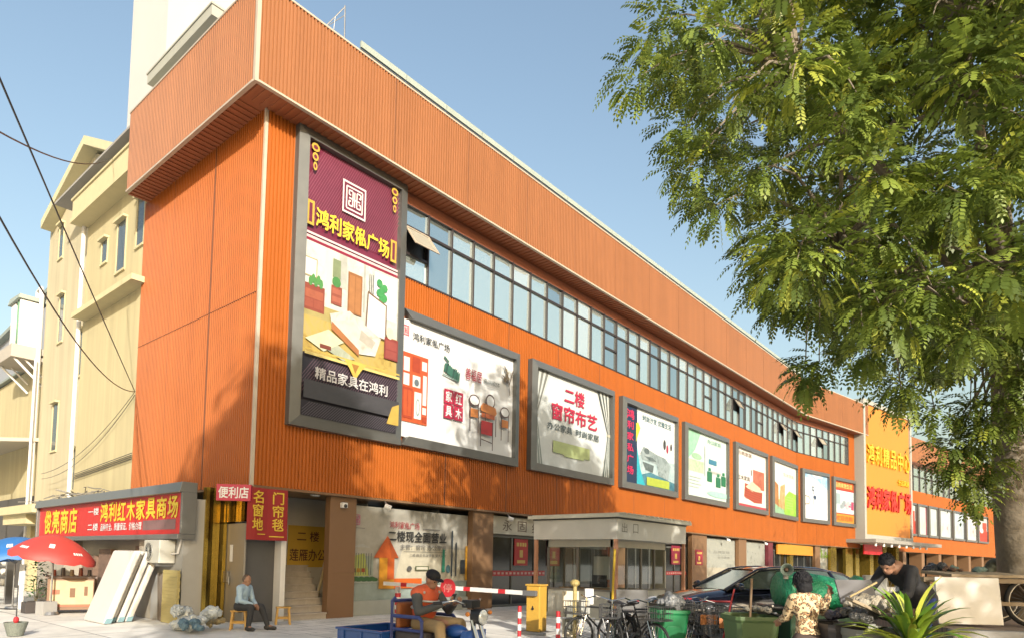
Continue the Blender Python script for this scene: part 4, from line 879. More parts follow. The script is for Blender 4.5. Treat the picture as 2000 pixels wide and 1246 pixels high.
# overhead cables
def sag(a, b, s, n=24): return [a.lerp(b, i/n) - Vector((0, 0, s*4*(i/n)*(1-i/n))) for i in range(n+1)]
A_ = Vector((-.03, 7.0, 6.55))
for k, (px, py, D, sg, lab) in enumerate(((0, 147, 7, .05, 'upper black cable running from the orange wall edge up over the lane'), (0, 287, 7, .9, 'lower sagging black cable running from the orange wall edge over the lane'))):
    B_ = at(px, py, D); B_ = A_+(B_-A_)*1.35; m = MB(); m.path(sag(A_, B_, sg), .012, 5); tag(m.build('overhead_cable', BLACK), lab, 'cable')
m = MB(); m.path(sag(Vector((1.45, 13.2, 17.6)), at(8, 160, 8)+(at(8, 160, 8)-Vector((1.45, 13.2, 17.6)))*.3, .9), .012, 5); tag(m.build('overhead_cable', BLACK), 'thin pale cable running to the white tower', 'cable')
m = MB(); m.path(sag(A_, Vector((-.1, 15.5, 4.6)), .5), .009, 5); m.path(sag(A_+Vector((0, 0, -.1)), Vector((-.1, 15.4, 4.4)), .6), .009, 5); tag(m.build('wall_wires', BLACK), 'pair of thin wires slung along the cream wall', 'cable')
# ------------------------------------------------------------------ people
def person(label, loc, rz, J, cols, sleeves=1.0, hair='short', fd=(1, 0, -.1), pattern=None, vest=False, waist=1.0, mask=False):
    t = thing('person', label, 'person', loc, rz)
    V = {k: Vector(v) for k, v in J.items()}
    fd = Vector(fd).normalized(); side = Vector((0, 0, 1)).cross(fd).normalized(); hu = fd.cross(side).normalized()
    HM = Matrix((fd, side, hu)).transposed(); H = V['head']
    SK = mat('skin_'+cols.get('skinname', 'a'), cols['skin'], .55, 0, .06)
    b = MB()
    b.ell(H+hu*.02, (.088, .074, .105), 16, M=HM); b.ell(H+fd*.03-hu*.055, (.062, .055, .06), 12, M=HM)
    b.ell(H+fd*.092-hu*.015, (.02, .013, .026), 8, M=HM)
    for q in (-1, 1):
        b.ell(H+side*.076*q-hu*.01, (.02, .012, .032), 8, M=HM)
    b.ell(H+fd*.075+hu*.025, (.016, .05, .012), 8, M=HM); b.ell(H+fd*.083-hu*.062, (.014, .026, .011), 8, M=HM)
    b.caps(V['neck'], H-hu*.05, .058, .052)
    b.caps(V['neck'], V['hip'], .09*min(1, waist), .10*min(1, waist))
    for s in 'LR':
        b.caps(V['sh'+s], V['el'+s], .046, .037); b.caps(V['el'+s], V['ha'+s], .037, .026); b.caps(V['neck'], V['sh'+s], .05, .05)
        b.caps(V['hip']+(V['kn'+s]-V['hip'])*.12, V['kn'+s], .075, .052); b.caps(V['kn'+s], V['an'+s], .052, .036)
        b.caps(V['an'+s], V['to'+s], .036, .03)
        # hand with five fingers
        w = V['ha'+s]; d = V['fi'+s].normalized() if 'fi'+s in V else (w-V['el'+s]).normalized()
        n = Vector(J.get('pn'+s, (0, 0, -1))); n = (n - d*n.dot(d)).normalized(); sd = n.cross(d)*(1 if s == 'L' else -1)
        b.ell(w+d*.045, (.05, .038, .02), 10, M=Matrix((d, sd, n)).transposed())
        for k, ln in enumerate((.066, .075, .07, .055)):
            o = w+d*.085+sd*(-.03+.02*k); c1 = o+(d*.75+n*.55).normalized()*ln*.55; c2 = c1+(d*.35+n*.95).normalized()*ln*.55
            b.caps(o, c1, .0095, .0088, 6); b.caps(c1, c2, .0088, .0075, 6)
        o = w+d*.02-sd*.03; c1 = o+(d*.6-sd*.7+n*.3).normalized()*.045; b.caps(o, c1, .011, .0095, 6); b.caps(c1, c1+(d*.9+n*.4).normalized()*.03, .0095, .008, 6)
    body = b.build('body', SK, t, local=True, remesh=.0085)
    e = MB()
    for q in (-1, 1): e.ell(H+fd*.079+side*.032*q+hu*.008, (.008, .013, .007), 8, M=HM)
    e.build('eyes', mat('eye_dark', (.02, .015, .012), .2), t, local=True, smooth=True)
    # shirt
    c = MB(); r = .118*waist
    ch = V['neck']+(V['hip']-V['neck'])*.28
    up = (V['neck']-V['hip']).normalized(); lat = (V['shL']-V['shR']).normalized(); fr = lat.cross(up)
    TM = Matrix((fr, lat, up)).transposed()
    c.ell(ch, (.125*waist, .185*waist, .19), 18, M=TM); c.ell(V['hip']+up*.15, (.125*waist, .165*waist, .19), 18, M=TM); c.caps(V['neck']-up*.03, V['neck']+up*.015, .075, .068)
    if cols.get('jacket'):
        dn = Vector((up.x*.5, up.y*.5, up.z)).normalized(); c.ell(V['hip']+dn*.04, (.148*waist, .185*waist, .17), 18, M=TM); c.ell(V['hip']-dn*cols.get('coat', .02), (.155*waist, .19*waist, .12), 18, M=TM)
    for s in 'LR':
        c.caps(ch+(V['sh'+s]-ch)*.55+up*.04, V['sh'+s], .085, .075)
        if sleeves > .5:
            c.caps(V['sh'+s], V['el'+s], .073, .056); c.caps(V['el'+s], V['el'+s].lerp(V['ha'+s], .88 if sleeves >= 1 else .3), .056, .043)
        else: c.caps(V['sh'+s], V['sh'+s].lerp(V['el'+s], .8), .073, .06)
    c.build('jacket' if cols.get('jacket') else 'shirt', pattern or mat(cols['sname'], cols['shirt'], .8, 0, .18, 9, .3, 30), t, local=True, remesh=.014)
    if vest:
        v = MB(); v.ell(ch, (.140, .190, .20), 18, M=TM); v.ell(V['hip']+up*.17, (.140, .180, .17), 18, M=TM)
        for s in 'LR': v.caps(ch+(V['sh'+s]-ch)*.6+up*.05, V['sh'+s], .088, .082)
        v.build('vest', mat('hi_vis_orange', (.62, .10, .03), .7, 0, .15, 6), t, local=True, remesh=.014)
        v = MB()
        for hh in (.30, .19):
            q = V['hip']+up*hh; v.torus(q, up, .165, .014, 24, 6)
        for s in 'LR': v.path([V['sh'+s]+fr*.09*q_+up*(.055 if q_ == 0 else .02) - lat*(.05 if s == 'L' else -.05) for q_ in (-1, 0, 1)], .016, 6)
        v.build('reflective_tape', mat('reflective_tape', (.55, .56, .52), .3, .3), t, local=True)
    # trousers, shoes
    c = MB(); c.ell(V['hip'], (.135, .17, .14), 16)
    for s in 'LR':
        h0 = V['hip']+lat*(.085 if s == 'L' else -.085)
        c.caps(h0, V['kn'+s], .103, .074); c.caps(V['kn'+s], V['kn'+s].lerp(V['an'+s], .93), .074, .056)
    c.build('trousers', mat(cols['tname'], cols['trousers'], .85, 0, .15, 8, .25, 30), t, local=True, remesh=.014)
    for s in 'LR':
        c = MB(); d = (V['to'+s]-V['an'+s]); d.z = 0; d.normalize()
        a_ = V['an'+s].copy(); a_.z = V['to'+s].z
        c.caps(a_-d*.04+Vector((0, 0, .01)), V['to'+s], .05, .042); c.caps(a_+Vector((0, 0, .0)), V['an'+s]+Vector((0, 0, .01)), .05, .047)
        c.build('shoe', mat('shoe_'+cols['tname'], cols.get('shoes', (.03, .028, .026)), .6), t, local=True, remesh=.011)
    # hair
    h = MB(); HC = mat('hair_'+cols.get('hname', 'black'), cols.get('hair', (.010, .009, .009)), .7, 0, .3, 30, spec=.2)
    if hair == 'short': h.ell(H+hu*.045-fd*.014, (.096, .084, .092), 18, M=HM, noise=.02)
    elif hair == 'bob':
        h.ell(H+hu*.04-fd*.02, (.103, .092, .10), 22, M=HM, noise=.06); h.ell(H-fd*.05-hu*.025, (.07, .085, .085), 18, M=HM, noise=.09); h.ell(H-fd*.095+hu*.05, (.045, .05, .045), 14, M=HM, noise=.12)
    elif hair == 'cap':
        h.ell(H+hu*.06-fd*.005, (.102, .088, .075), 18, M=HM); h.ell(H+hu*.055+fd*.10, (.07, .07, .012), 14, M=HM)
    elif hair == 'thin': h.ell(H+hu*.03-fd*.03, (.078, .08, .09), 16, M=HM)
    if hair in ('short', 'bob', 'thin'):
        rr = random.Random(len(label)); n_ = {'short': 150, 'bob': 260, 'thin': 40}[hair]; rad = {'short': (.094, .082, .092), 'bob': (.108, .098, .106), 'thin': (.08, .078, .092)}[hair]
        for _ in range(n_):
            v = Vector((rr.gauss(-.25, 1), rr.gauss(0, 1), rr.gauss(.55, .8))).normalized()
            if v.x > .45 and v.z < .55: continue
            if hair != 'bob' and v.z < -.25: continue
            p = H+hu*.045-fd*.016 + HM @ Vector((v.x*rad[0], v.y*rad[1], v.z*rad[2])); g = (HM @ Vector((v.x*.3, v.y*.3, -.8+.3*v.z)) + Vector((rr.uniform(-.3, .3), rr.uniform(-.3, .3), 0))).normalized()
            h.cyl(p-g*.012, p+g*rr.uniform(.014, .034), .0075, .002, 5)
    h.build('cap' if hair == 'cap' else 'hair', HC, t, local=True, smooth=hair == 'cap')
    return t
def rzdir(v): return math.atan2(v.y, v.x)
r2 = Vector((_rt.x, _rt.y, 0)).normalized(); f2 = Vector((FW.x, FW.y, 0)).normalized()
# stools and the seated man
def stool(label, loc, rz, h=.42):
    t = thing('wooden_stool', label, 'stool', loc, rz, 'wooden stools by the corner doors'); W_ = mat('stool_wood', (.56, .32, .06), .45, 0, .15, 12)
    m = MB(); m.box(-.17, -.13, h-.035, .17, .13, h); m.build('seat', W_, t, local=True, bevel=.008)
    for a in (-1, 1):
        for b in (-1, 1):
            m = MB(); m.hexa([(a*.16-.02, b*.12-.02, 0), (a*.16+.02, b*.12-.02, 0), (a*.16+.02, b*.12+.02, 0), (a*.16-.02, b*.12+.02, 0), (a*.125-.02, b*.095-.02, h-.036), (a*.125+.02, b*.095-.02, h-.036), (a*.125+.02, b*.095+.02, h-.036), (a*.125-.02, b*.095+.02, h-.036)]); m.build('leg', W_, t, local=True)
    m = MB()
    for b in (-1, 1): m.box(-.135, b*.112-.01, .14, .135, b*.112+.01, .18)
    for a in (-1, 1): m.box(a*.148-.01, -.10, .2, a*.148+.01, .10, .24)
    m.build('stretcher', W_, t, local=True); return t
SMAN = gp(466, 1229)
stool('yellow wooden stool under the seated man in the light blue shirt', SMAN, rzdir(r2)+.2)
stool('yellow wooden stool standing empty at the foot of the stairs', gp(552, 1219), rzdir(r2)+.35)
J = dict(hip=(.02, 0, .50), neck=(.10, 0, .94), head=(.15, 0, 1.06), shL=(.10, .19, .90), shR=(.10, -.19, .90), elL=(.16, .24, .64), elR=(.15, -.24, .64), haL=(.36, .06, .545), haR=(.36, -.06, .55), fiL=(.6, -.5, -.4), fiR=(.6, .5, -.4),
         knL=(.44, .13, .50), knR=(.38, -.17, .50), anL=(.60, .15, .10), anR=(.36, -.22, .10), toL=(.76, .17, .05), toR=(.50, -.27, .05))
person('man in a light blue shirt sitting on a wooden stool with hands clasped', SMAN, rzdir(r2*.92-f2*.2), J,
       dict(skin=(.34, .18, .11), shirt=(.42, .58, .72), sname='blue_shirt', trousers=(.035, .037, .042), tname='dark_trousers', hair=(.16, .12, .09), hname='grey'), hair='thin', fd=(1, -.1, -.22))

# ------------------------------------------------------------------ blue cargo trike and its rider
TRB = mat('trike_blue', (.012, .075, .30), .35, 0, .15, 5, coat=.3); CHR = mat('chrome', (.6, .6, .6), .12, 1, .05)
tr0 = cam2w((808-PPX)/FPX*8.5, 8.5); hd = (r2*.80-f2*.60).normalized()
TRK = thing('cargo_trike', 'blue three-wheeled cargo trike with an open box behind the seat', 'trike', tr0, rzdir(hd))
m = MB(); x0, x1, hw, zb, zt, th = -.86, -.06, .46, .36, .68, .025
m.box(x0, -hw, zb, x1, hw, zb+th); m.box(x0, -hw, zb+th, x0+th, hw, zt); m.box(x1-th, -hw, zb+th, x1, hw, zt); m.box(x0+th, -hw, zb+th, x1-th, -hw+th, zt); m.box(x0+th, hw-th, zb+th, x1-th, hw, zt)
m.box(x0-.02, -hw-.02, zt, x1+.02, -hw+.04, zt+.03); m.box(x0-.02, hw-.04, zt, x1+.02, hw+.02, zt+.03); m.box(x0-.02, -hw+.04, zt, x0+.04, hw-.04, zt+.03); m.box(x1-.04, -hw+.04, zt, x1+.02, hw-.04, zt+.03)
for k in range(3): m.box(x0+.1+.32*k, -hw-.018, zb, x0+.14+.32*k, -hw, zt); m.box(x0+.1+.32*k, hw, zb, x0+.14+.32*k, hw+.018, zt)
m.build('cargo_box', TRB, TRK, local=True, bevel=.006)
m = MB(); m.box(.0, -.30, .60, .50, .30, .72); m.build('seat', mat('seat_vinyl', (.06, .05, .05), .5), TRK, local=True, bevel=.03)
m = MB(); m.box(.0, -.28, .35, .48, .28, .60); m.build('seat_box', TRB, TRK, local=True, bevel=.01)
m = MB(); m.box(-.04, -.26, .74, .03, .26, 1.06); m.build('backrest', mat('brown_pad', (.30, .10, .03), .6), TRK, local=True, bevel=.03)
m = MB()
for y in (-.32, .32):
    m.path([(-.03, y, .5), (-.03, y, 1.08), (.02, y, 1.12)], .022, 8); m.path([(-.03, y, .90), (.42, y, .90), (.46, y, .86), (.46, y, .62)], .024, 8); m.path([(.0, y, .74), (.45, y, .74)], .02, 8)
m.path([(-.03, -.32, 1.08), (-.03, .32, 1.08)], .022, 8); m.build('seat_rail', mat('rail_blue', (.04, .06, .22), .4), TRK, local=True)
m = MB(); m.path([(-1.2, -.2, .4), (.6, -.2, .38), (1.0, 0, .75)], .03, 8); m.path([(-1.2, .2, .4), (.6, .2, .38), (1.0, 0, .75)], .03, 8); m.box(.48, -.30, .33, .98, .30, .36); m.hexa([(.88, -.26, .36), (.98, -.26, .36), (.98, .26, .36), (.88, .26, .36), (.98, -.2, .78), (1.03, -.2, .78), (1.03, .2, .78), (.98, .2, .78)]); m.build('frame', TRB, TRK, local=True)
m = MB(); m.ell((.74, 0, .74), (.17, .10, .09), 14); m.build('fuel_tank', TRB, TRK, local=True, smooth=True)
m = MB(); m.path([(1.0, 0, .7), (.98, 0, 1.02)], .03, 8); m.path([(.80, -.36, 1.10), (.9, -.24, 1.13), (.98, 0, 1.04), (.9, .24, 1.13), (.80, .36, 1.10)], .015, 8); m.build('handlebar', CHR, TRK, local=True, smooth=True)
m = MB()
for q in (-1, 1): m.path([(.80, .36*q, 1.10), (.70, .40*q, 1.09)], .02, 8)
m.box(.88, -.09, 1.04, 1.02, .09, 1.13); m.build('grips', BLACK, TRK, local=True, bevel=.01)
m = MB(); m.cyl((1.0, 0, .95), (1.13, 0, .94), .085, .10, 18); m.build('headlight', BLACK, TRK, local=True, smooth=False)
m = MB(); m.ell((1.13, 0, .94), (.03, .09, .09), 14); m.build('headlight_lens', mat('lens', (.7, .72, .7), .1, .3), TRK, local=True, smooth=True)
for q in (-1, 1):
    m = MB(); m.path([(1.0, .14*q, .98), (1.06, .2*q, .98)], .01, 5); m.ell((1.07, .22*q, .98), (.03, .03, .03), 8); m.build('indicator', mat('amber', (.6, .2, .02), .3), TRK, local=True)
    m = MB(); m.path([(1.02, .07*q, .9), (1.25, .07*q, .3)], .025, 8); m.build('fork', CHR, TRK, local=True)
def wheel(parent, c, ax, Rr, r, spokes=0, rim=None, local=True):
    c = Vector(c); ax = Vector(ax).normalized(); m = MB(); m.torus(c, ax, Rr-r, r, 30, 8); o = m.build('wheel', RUBBER, parent, local=local, smooth=True)
    m = MB(); m.torus(c, ax, Rr-2*r, r*.45, 28, 6); m.cyl(c-ax*.04, c+ax*.04, .03, n=10)
    if spokes:
        q = ax.to_track_quat('Z', 'Y')
        for k in range(spokes):
            a = 2*math.pi*k/spokes; m.cyl(c+ax*(.025 if k % 2 else -.025), c + q @ Vector((math.cos(a)*(Rr-2*r), math.sin(a)*(Rr-2*r), 0)), .0028, n=4, caps=False)
    else: m.cyl(c-ax*.02, c+ax*.02, Rr-2*r, n=24)
    m.build('rim', rim or CHR, o, local=local); return o
wheel(TRK, (1.27, 0, .28), (0, 1, 0), .28, .055); wheel(TRK, (-.5, .52, .27), (0, 1, 0), .27, .06); wheel(TRK, (-.5, -.52, .27), (0, 1, 0), .27, .06)
m = MB(); m.ell((1.27, 0, .36), (.30, .075, .22), 16); m.build('mudguard', TRB, TRK, local=True, smooth=True)
J = dict(hip=(.20, 0, .80), neck=(.25, 0, 1.22), head=(.33, 0, 1.345), shL=(.25, .19, 1.18), shR=(.25, -.19, 1.18), elL=(.40, .26, .96), elR=(.36, -.27, .96), haL=(.62, .10, 1.06), haR=(.60, -.08, 1.07), fiL=(1, -.3, .3), fiR=(1, .3, .3), pnL=(0, 0, 1), pnR=(0, 0, 1),
         knL=(.66, .17, .82), knR=(.64, -.20, .80), anL=(.72, .19, .45), anR=(.70, -.22, .45), toL=(.88, .19, .41), toR=(.86, -.23, .41))
person('rider in an orange vest and khaki trousers on the blue trike, looking at a phone', tr0, rzdir(hd), J,
       dict(skin=(.30, .15, .09), shirt=(.07, .075, .075), sname='charcoal_sleeves', trousers=(.36, .25, .12), tname='khaki_trousers', hair=(.02, .02, .024), shoes=(.05, .05, .06)), hair='cap', vest=True, fd=(.9, .0, -.45))
ph = thing('mobile_phone', 'dark mobile phone held in both hands by the trike rider', 'phone', tr0, rzdir(hd)); m = MB(); m.obox((.66, .01, 1.125), .01, .075, .15, Matrix.Rotation(.5, 3, 'Y')); m.build('phone_body', BLACK, ph, local=True, bevel=.004)
m = MB(); m.obox((.653, .01, 1.127), .002, .066, .135, Matrix.Rotation(.5, 3, 'Y')); m.build('screen', mat('phone_screen', (.08, .1, .12), .1), ph, local=True)

# ------------------------------------------------------------------ parking barrier, posts, stop disc
BYEL = mat('barrier_yellow', (.62, .36, .05), .45, 0, .1, 5, .1)
RDP, WHP = mat('signal_red', (.50, .02, .03), .45, 0, .12, 8), mat('post_white', (.74, .73, .70), .5, 0, .1, 8)
b0 = gp(1047, 1237); tip = gp(770, 1212); bd = (tip-b0); Lb = bd.length
BAR = thing('parking_barrier', 'yellow parking barrier box with a long red and white boom lowered across the entrance', 'barrier', b0, math.atan2(bd.y, bd.x))
m = MB(); m.box(-.17, -.17, .06, .17, .17, 1.06); m.build('housing', BYEL, BAR, local=True, bevel=.02); m = MB(); m.box(-.19, -.19, 1.06, .19, .19, 1.10); m.build('housing_lid', BYEL, BAR, local=True, bevel=.01); m = MB(); m.box(-.35, -.3, 0, .35, .3, .06); m.build('base', CONC, BAR, local=True, bevel=.01)
m = MB(); m.cyl((0, .17, .56), (0, .185, .56), .03); m.box(-.012, .172, .54, .012, .18, .62); m.build('lock', BLACK, BAR, local=True)
m = MB(); m.box(-.12, .17, .84, .22, .25, .96); m.build('boom_clamp', mat('clamp_grey', (.2, .2, .2), .5, .4), BAR, local=True, bevel=.01)
m = MB(); N = 22
for k in range(N):
    a, c = .0+(Lb+.1)*k/N, (Lb+.1)*(k+1)/N; z = .90+.06*k/N
    m.box(a+.1, .185, z-.045, c+.1, .235, z+.05, 1 if k % 5 == 3 else 0)
m.build('boom', [WHP, RDP], BAR, local=True)
m = MB(); m.cyl((2.27, .25, .93), (2.27, .27, .93), .22, n=32); dsc = m.build('stop_disc', RDP, BAR, local=True); 
m = MB(); put_text(m, '停', lambda u, v, o: Vector((2.40-u, .272+o, v)), 0, .83, .26, 1.03, .003, 0, .01); m.build('lettering', mat('faded_pink', (.62, .25, .22), .5), dsc, local=True)
def post(label, loc, h, r, n, fork=False):
    t = thing('striped_post', label, 'bollard', loc, 0, 'red and white striped posts by the barrier'); m = MB(); k0 = 7
    for k in range(k0): m.cyl((0, 0, h*k/k0), (0, 0, h*(k+1)/k0), r, n=14, m=1 if k in (2, 4, 6) else 0, caps=k == k0-1)
    m.build('shaft', [WHP, RDP], t, local=True); m = MB(); m.cyl((0, 0, .004), (0, 0, .03), r*1.8, n=16); m.build('base', STEEL, t, local=True)
    if fork:
        m = MB(); 
        for q in (-1, 1): m.box(q*.05-.008, -.04, h, q*.05+.008, .04, h+.16)
        m.box(-.042, -.04, h, .042, .04, h+.02); m.build('fork_rest', WHP, t, local=True)
    return t
post('white post with red bands holding up the tip of the barrier boom', tip+bd.normalized()*-.1+Vector((.0, -.0, 0)), .72, .075, 7, True)
post('thin striped post just left of the yellow barrier box', cam2w((1018-PPX)/FPX*12.3, 12.3), .78, .035, 7); post('thin striped post just right of the yellow barrier box', cam2w((1093-PPX)/FPX*12.0, 12.0), .72, .04, 7)

# ------------------------------------------------------------------ guard booth
bx, by = 7.9, -5.2; bx1, by1 = 12.3, -2.4
BO = thing('guard_booth', 'grey guard booth with a deep flat roof box on slim posts beside the barrier', 'booth', ((bx+bx1)/2, (by+by1)/2, 0))
BG = mat('booth_grey', (.78, .76, .67), .55, .1, .1, 1.5)
m = MB(); m.box(bx, by, 2.26, bx1, by1, 2.82); m.build('roof_box', BG, BO, bevel=.01)
m = MB(); m.box(bx-.12, by-.14, 2.86, bx1+.12, by1+.14, 2.95)
for k in range(16): m.box(bx+.05+.28*k, by-.17, 2.955, bx+.2+.28*k, by1+.1, 2.985)
m.build('roof', mat('booth_roof', (.78, .75, .60), .6, 0, .2, 3), BO)
m = MB(); m.box(bx-.02, by-.02, 2.82, bx1+.02, by1+.02, 2.86); m.build('gutter', mat('dark_gutter', (.08, .08, .07), .6), BO)
m = MB(); f_ = lambda u, v, o: Vector((bx+.15+u, by-o, v))
for c, u in (('出', .12), ('口', .75)): put_text(m, c, f_, u, 2.45, u+.3, 2.72, .004, 0, -.012)
m.build('lettering', mat('ghost_letters', (.26, .25, .2), .6), BO)
PK = mat('post_salmon', (.62, .30, .17), .55, 0, .2, 6)
for x, y in ((bx+.06, by+.06), (bx+.06, by1-.06), (bx1-.06, by+.06), (bx1-.06, by1-.06)):
    m = MB(); m.box(x-.045, y-.045, 0, x+.045, y+.045, 2.26); m.build('post', PK, BO)
cx0, cx1, cy0, cy1 = bx+.35, bx1-.7, by+.35, by1-.25
BF = mat('booth_frame', (.22, .20, .17), .5, .2)
m = MB(); m.box(cx0, cy0, .01, cx1, cy1, .12)
for x0, y0, x1, y1 in ((cx0, cy0, cx0+.05, cy1), (cx0, cy0, cx1, cy0+.05), (cx0, cy1-.05, cx1, cy1)):
    m.box(x0, y0, .12, x1, y1, .80); m.box(x0, y0, 2.05, x1, y1, 2.26)
m.box(cx1-.05, cy0, .12, cx1, cy0+.5, 2.26); m.box(cx1-.05, cy0+.5, .12, cx1, cy1, .8); m.build('cabin_wall', mat('cabin_panel', (.58, .56, .47), .6, 0, .15), BO)
m = MB()
for x, y in ((cx0, cy0), (cx0, cy1-.06), (cx0, (cy0+cy1)/2)): m.box(x-.004, y-.004, .80, x+.06, y+.06, 2.05)
for k in range(1, 4): m.box(cx0+k*.85, cy0-.004, .80, cx0+k*.85+.06, cy0+.056, 2.05); m.box(cx0+k*.85, cy1-.056, .80, cx0+k*.85+.06, cy1+.004, 2.05)
m.box(cx0-.03, cy0-.03, .80, cx1, cy0+.0, .85); m.box(cx0-.03, cy0, .80, cx0, cy1+.03, .85); m.build('window_frame', BF, BO)
m = MB(); m.quad((cx0+.03, cy0+.06, 1), (cx0+.03, cy1-.06, 1), (cx0+.03, cy1-.06, 2.05), (cx0+.03, cy0+.06, 2.05)); m.quad((cx0+.06, cy0+.03, 1), (cx1-.05, cy0+.03, 1), (cx1-.05, cy0+.03, 2.05), (cx0+.06, cy0+.03, 2.05)); m.quad((cx0+.06, cy1-.03, 1), (cx1-.05, cy1-.03, 1), (cx1-.05, cy1-.03, 2.05), (cx0+.06, cy1-.03, 2.05)); m.build('window_glass', CLEAR, BO)
DS = thing('desk', 'desk with papers and a chair inside the guard booth', 'desk', (cx0+.6, cy0+.6, .12)); m = MB(); m.box(cx0+.2, cy0+.15, .82, cx0+.75, cy1-.3, .87); m.box(cx0+.25, cy0+.2, .12, cx0+.7, cy0+.25, .82); m.box(cx0+.25, cy1-.4, .12, cx0+.7, cy1-.35, .82); m.build('table', mat('desk_wood', (.3, .2, .1), .6), DS); m = MB(); m.box(cx0+.35, cy0+.4, .9, cx0+.42, cy0+.85, 1.25); m.build('monitor', BLACK, DS); m = MB(); m.box(cx0+1.5, cy0+.8, 1.1, cx0+1.54, cy0+1.5, 1.8); m.build('notice', WHT, DS)
# broom-like yellow pole leaning on the booth post, with red and white tape pole
m = MB(); a = cam2w((1196-PPX)/FPX*16.5, 16.5, .5); m.cyl(a-Vector((0, 0, .49)), a+Vector((.06, -.05, 1.45)), .03, n=10); tag(m.build('yellow_pole', mat('yellow_pole_paint', (.72, .48, .03), .4)), 'yellow pole leaning upright beside the front post of the guard booth', 'pole')
# ------------------------------------------------------------------ car
def car(label, loc, rz):
    t = thing('parked_car', label, 'car', loc, rz)
    NV = mat('navy_car_paint', (.012, .014, .030), .22, .3, .1, 2, coat=1.0)
    # stations: x (front +), half width low/high, z sill, z belt
    st = [(2.33, .55, .50, .42, .62), (2.25, .70, .62, .30, .72), (2.0, .82, .74, .24, .82), (1.55, .88, .80, .22, .92), (1.0, .90, .84, .20, 1.00), (.4, .90, .85, .20, 1.02), (-.4, .90, .86, .20, 1.04), (-1.2, .90, .85, .22, 1.06), (-1.8, .87, .80, .24, 1.08), (-2.2, .80, .72, .32, 1.04), (-2.34, .62, .58, .45, .90)]
    m = MB(); vs = []; K = 12
    for x, wl, wh, z0, z1 in st:
        h = z1-z0
        ring = [(-wl*.86, z0), (-wl, z0+h*.22), (-wl*1.02, z0+h*.55), (-wh*1.02, z0+h*.85), (-wh*.86, z1-.01), (-wh*.4, z1+.03), (wh*.4, z1+.03), (wh*.86, z1-.01), (wh*1.02, z0+h*.85), (wl*1.02, z0+h*.55), (wl, z0+h*.22), (wl*.86, z0)]
        vs += [(x, y, z) for y, z in ring]
    fs = [(i*K+j, i*K+(j+1) % K, (i+1)*K+(j+1) % K, (i+1)*K+j) for i in range(len(st)-1) for j in range(K)]
    fs += [tuple(range(K))[::-1], tuple((len(st)-1)*K+j for j in range(K))]
    m.add(vs, fs); m.build('body', NV, t, local=True, smooth=True)
    # greenhouse
    g = [(1.12, .76, 1.0, .70), (.35, .64, 1.42, .66), (-.2, .63, 1.49, .66), (-.9, .63, 1.475, .66), (-1.5, .61, 1.36, .66), (-2.0, .70, 1.08, .70)]
    m = MB()
    roof = [(.35, 1.42), (.1, 1.465), (-.3, 1.49), (-.9, 1.475), (-1.45, 1.37)]
    for (xa, za), (xb, zb) in zip(roof, roof[1:]):
        m.add([(xa, -.58, za-.03), (xa, -.3, za+.01), (xa, .3, za+.01), (xa, .58, za-.03), (xb, -.58, zb-.03), (xb, -.3, zb+.01), (xb, .3, zb+.01), (xb, .58, zb-.03)], [(0, 1, 5, 4), (1, 2, 6, 5), (2, 3, 7, 6)])
    for q in (-1, 1):
        rail = [(1.15, .77*q, 1.0), (.38, .62*q, 1.41), (.1, .62*q, 1.45), (-.3, .62*q, 1.47), (-.9, .62*q, 1.455), (-1.45, .62*q, 1.35), (-2.02, .70*q, 1.06)]
        m.path(rail, .042, 8); m.path([(-.25, .625*q, 1.46), (-.32, .84*q, 1.02)], .03, 6); m.path([(-1.15, .62*q, 1.42), (-1.3, .84*q, 1.05)], .04, 6)
    m.build('roof', NV, t, local=True, smooth=True)
    GL = mat('car_glass', (.26, .33, .31), .04, .7, .05, spec=1)
    m = MB(); m.quad((1.12, -.74, 1.01), (1.12, .74, 1.01), (.38, .58, 1.40), (.38, -.58, 1.40)); m.build('windscreen', GL, t, local=True)
    m = MB(); m.quad((-2.0, .66, 1.07), (-2.0, -.66, 1.07), (-1.45, -.56, 1.35), (-1.45, .56, 1.35)); m.build('rear_window', GL, t, local=True)
    for q in (-1, 1):
        for pts in ([(1.05, 1.03), (.38, 1.38), (-.2, 1.445), (-.29, 1.05)], [(-.34, 1.05), (-.27, 1.445), (-1.1, 1.415), (-1.25, 1.07)], [(-1.35, 1.08), (-1.2, 1.39), (-1.45, 1.33), (-1.85, 1.08)]):
            m = MB(); m.poly([(x, q*(.845-(z-1.03)*.5), z) for x, z in pts]); m.build('side_window', GL, t, local=True)
        m = MB(); m.path([(1.0, .853*q, 1.035), (-.3, .855*q, 1.05), (-1.85, .835*q, 1.08)], .012, 6); m.path([(.38, .655*q, 1.415), (-.3, .65*q, 1.475), (-1.2, .65*q, 1.42)], .012, 6); m.build('chrome_trim', CHR, t, local=True)
        m = MB(); m.ell((.95, .98*q, 1.08), (.08, .12, .075), 14); m.build('wing_mirror', NV, t, local=True, smooth=True)
        for x in (.15, -.85):
            m = MB(); m.box(x-.1, .875*q-.02, .90, x+.1, .875*q+.03, .925); m.build('door_handle', CHR, t, local=True, bevel=.006)
        m = MB(); m.ell((2.12, .60*q, .72), (.18, .14, .075), 14); m.build('headlight', mat('headlamp_glass', (.65, .66, .66), .08, .4), t, local=True, smooth=True)
        m = MB(); m.ell((-2.25, .60*q, .88), (.06, .16, .07), 12); m.build('tail_light', mat('tail_red', (.4, .01, .01), .2), t, local=True, smooth=True)
        for x in (1.45, -1.42): wheel(t, (x, .80*q, .33), (0, 1, 0), .33, .10)
    m = MB(); m.box(2.26, -.42, .52, 2.36, .42, .66)
    m.build('grille', BLACK, t, local=True, bevel=.01)
    return t
car_d = (r2*-.99+f2*-.10).normalized()
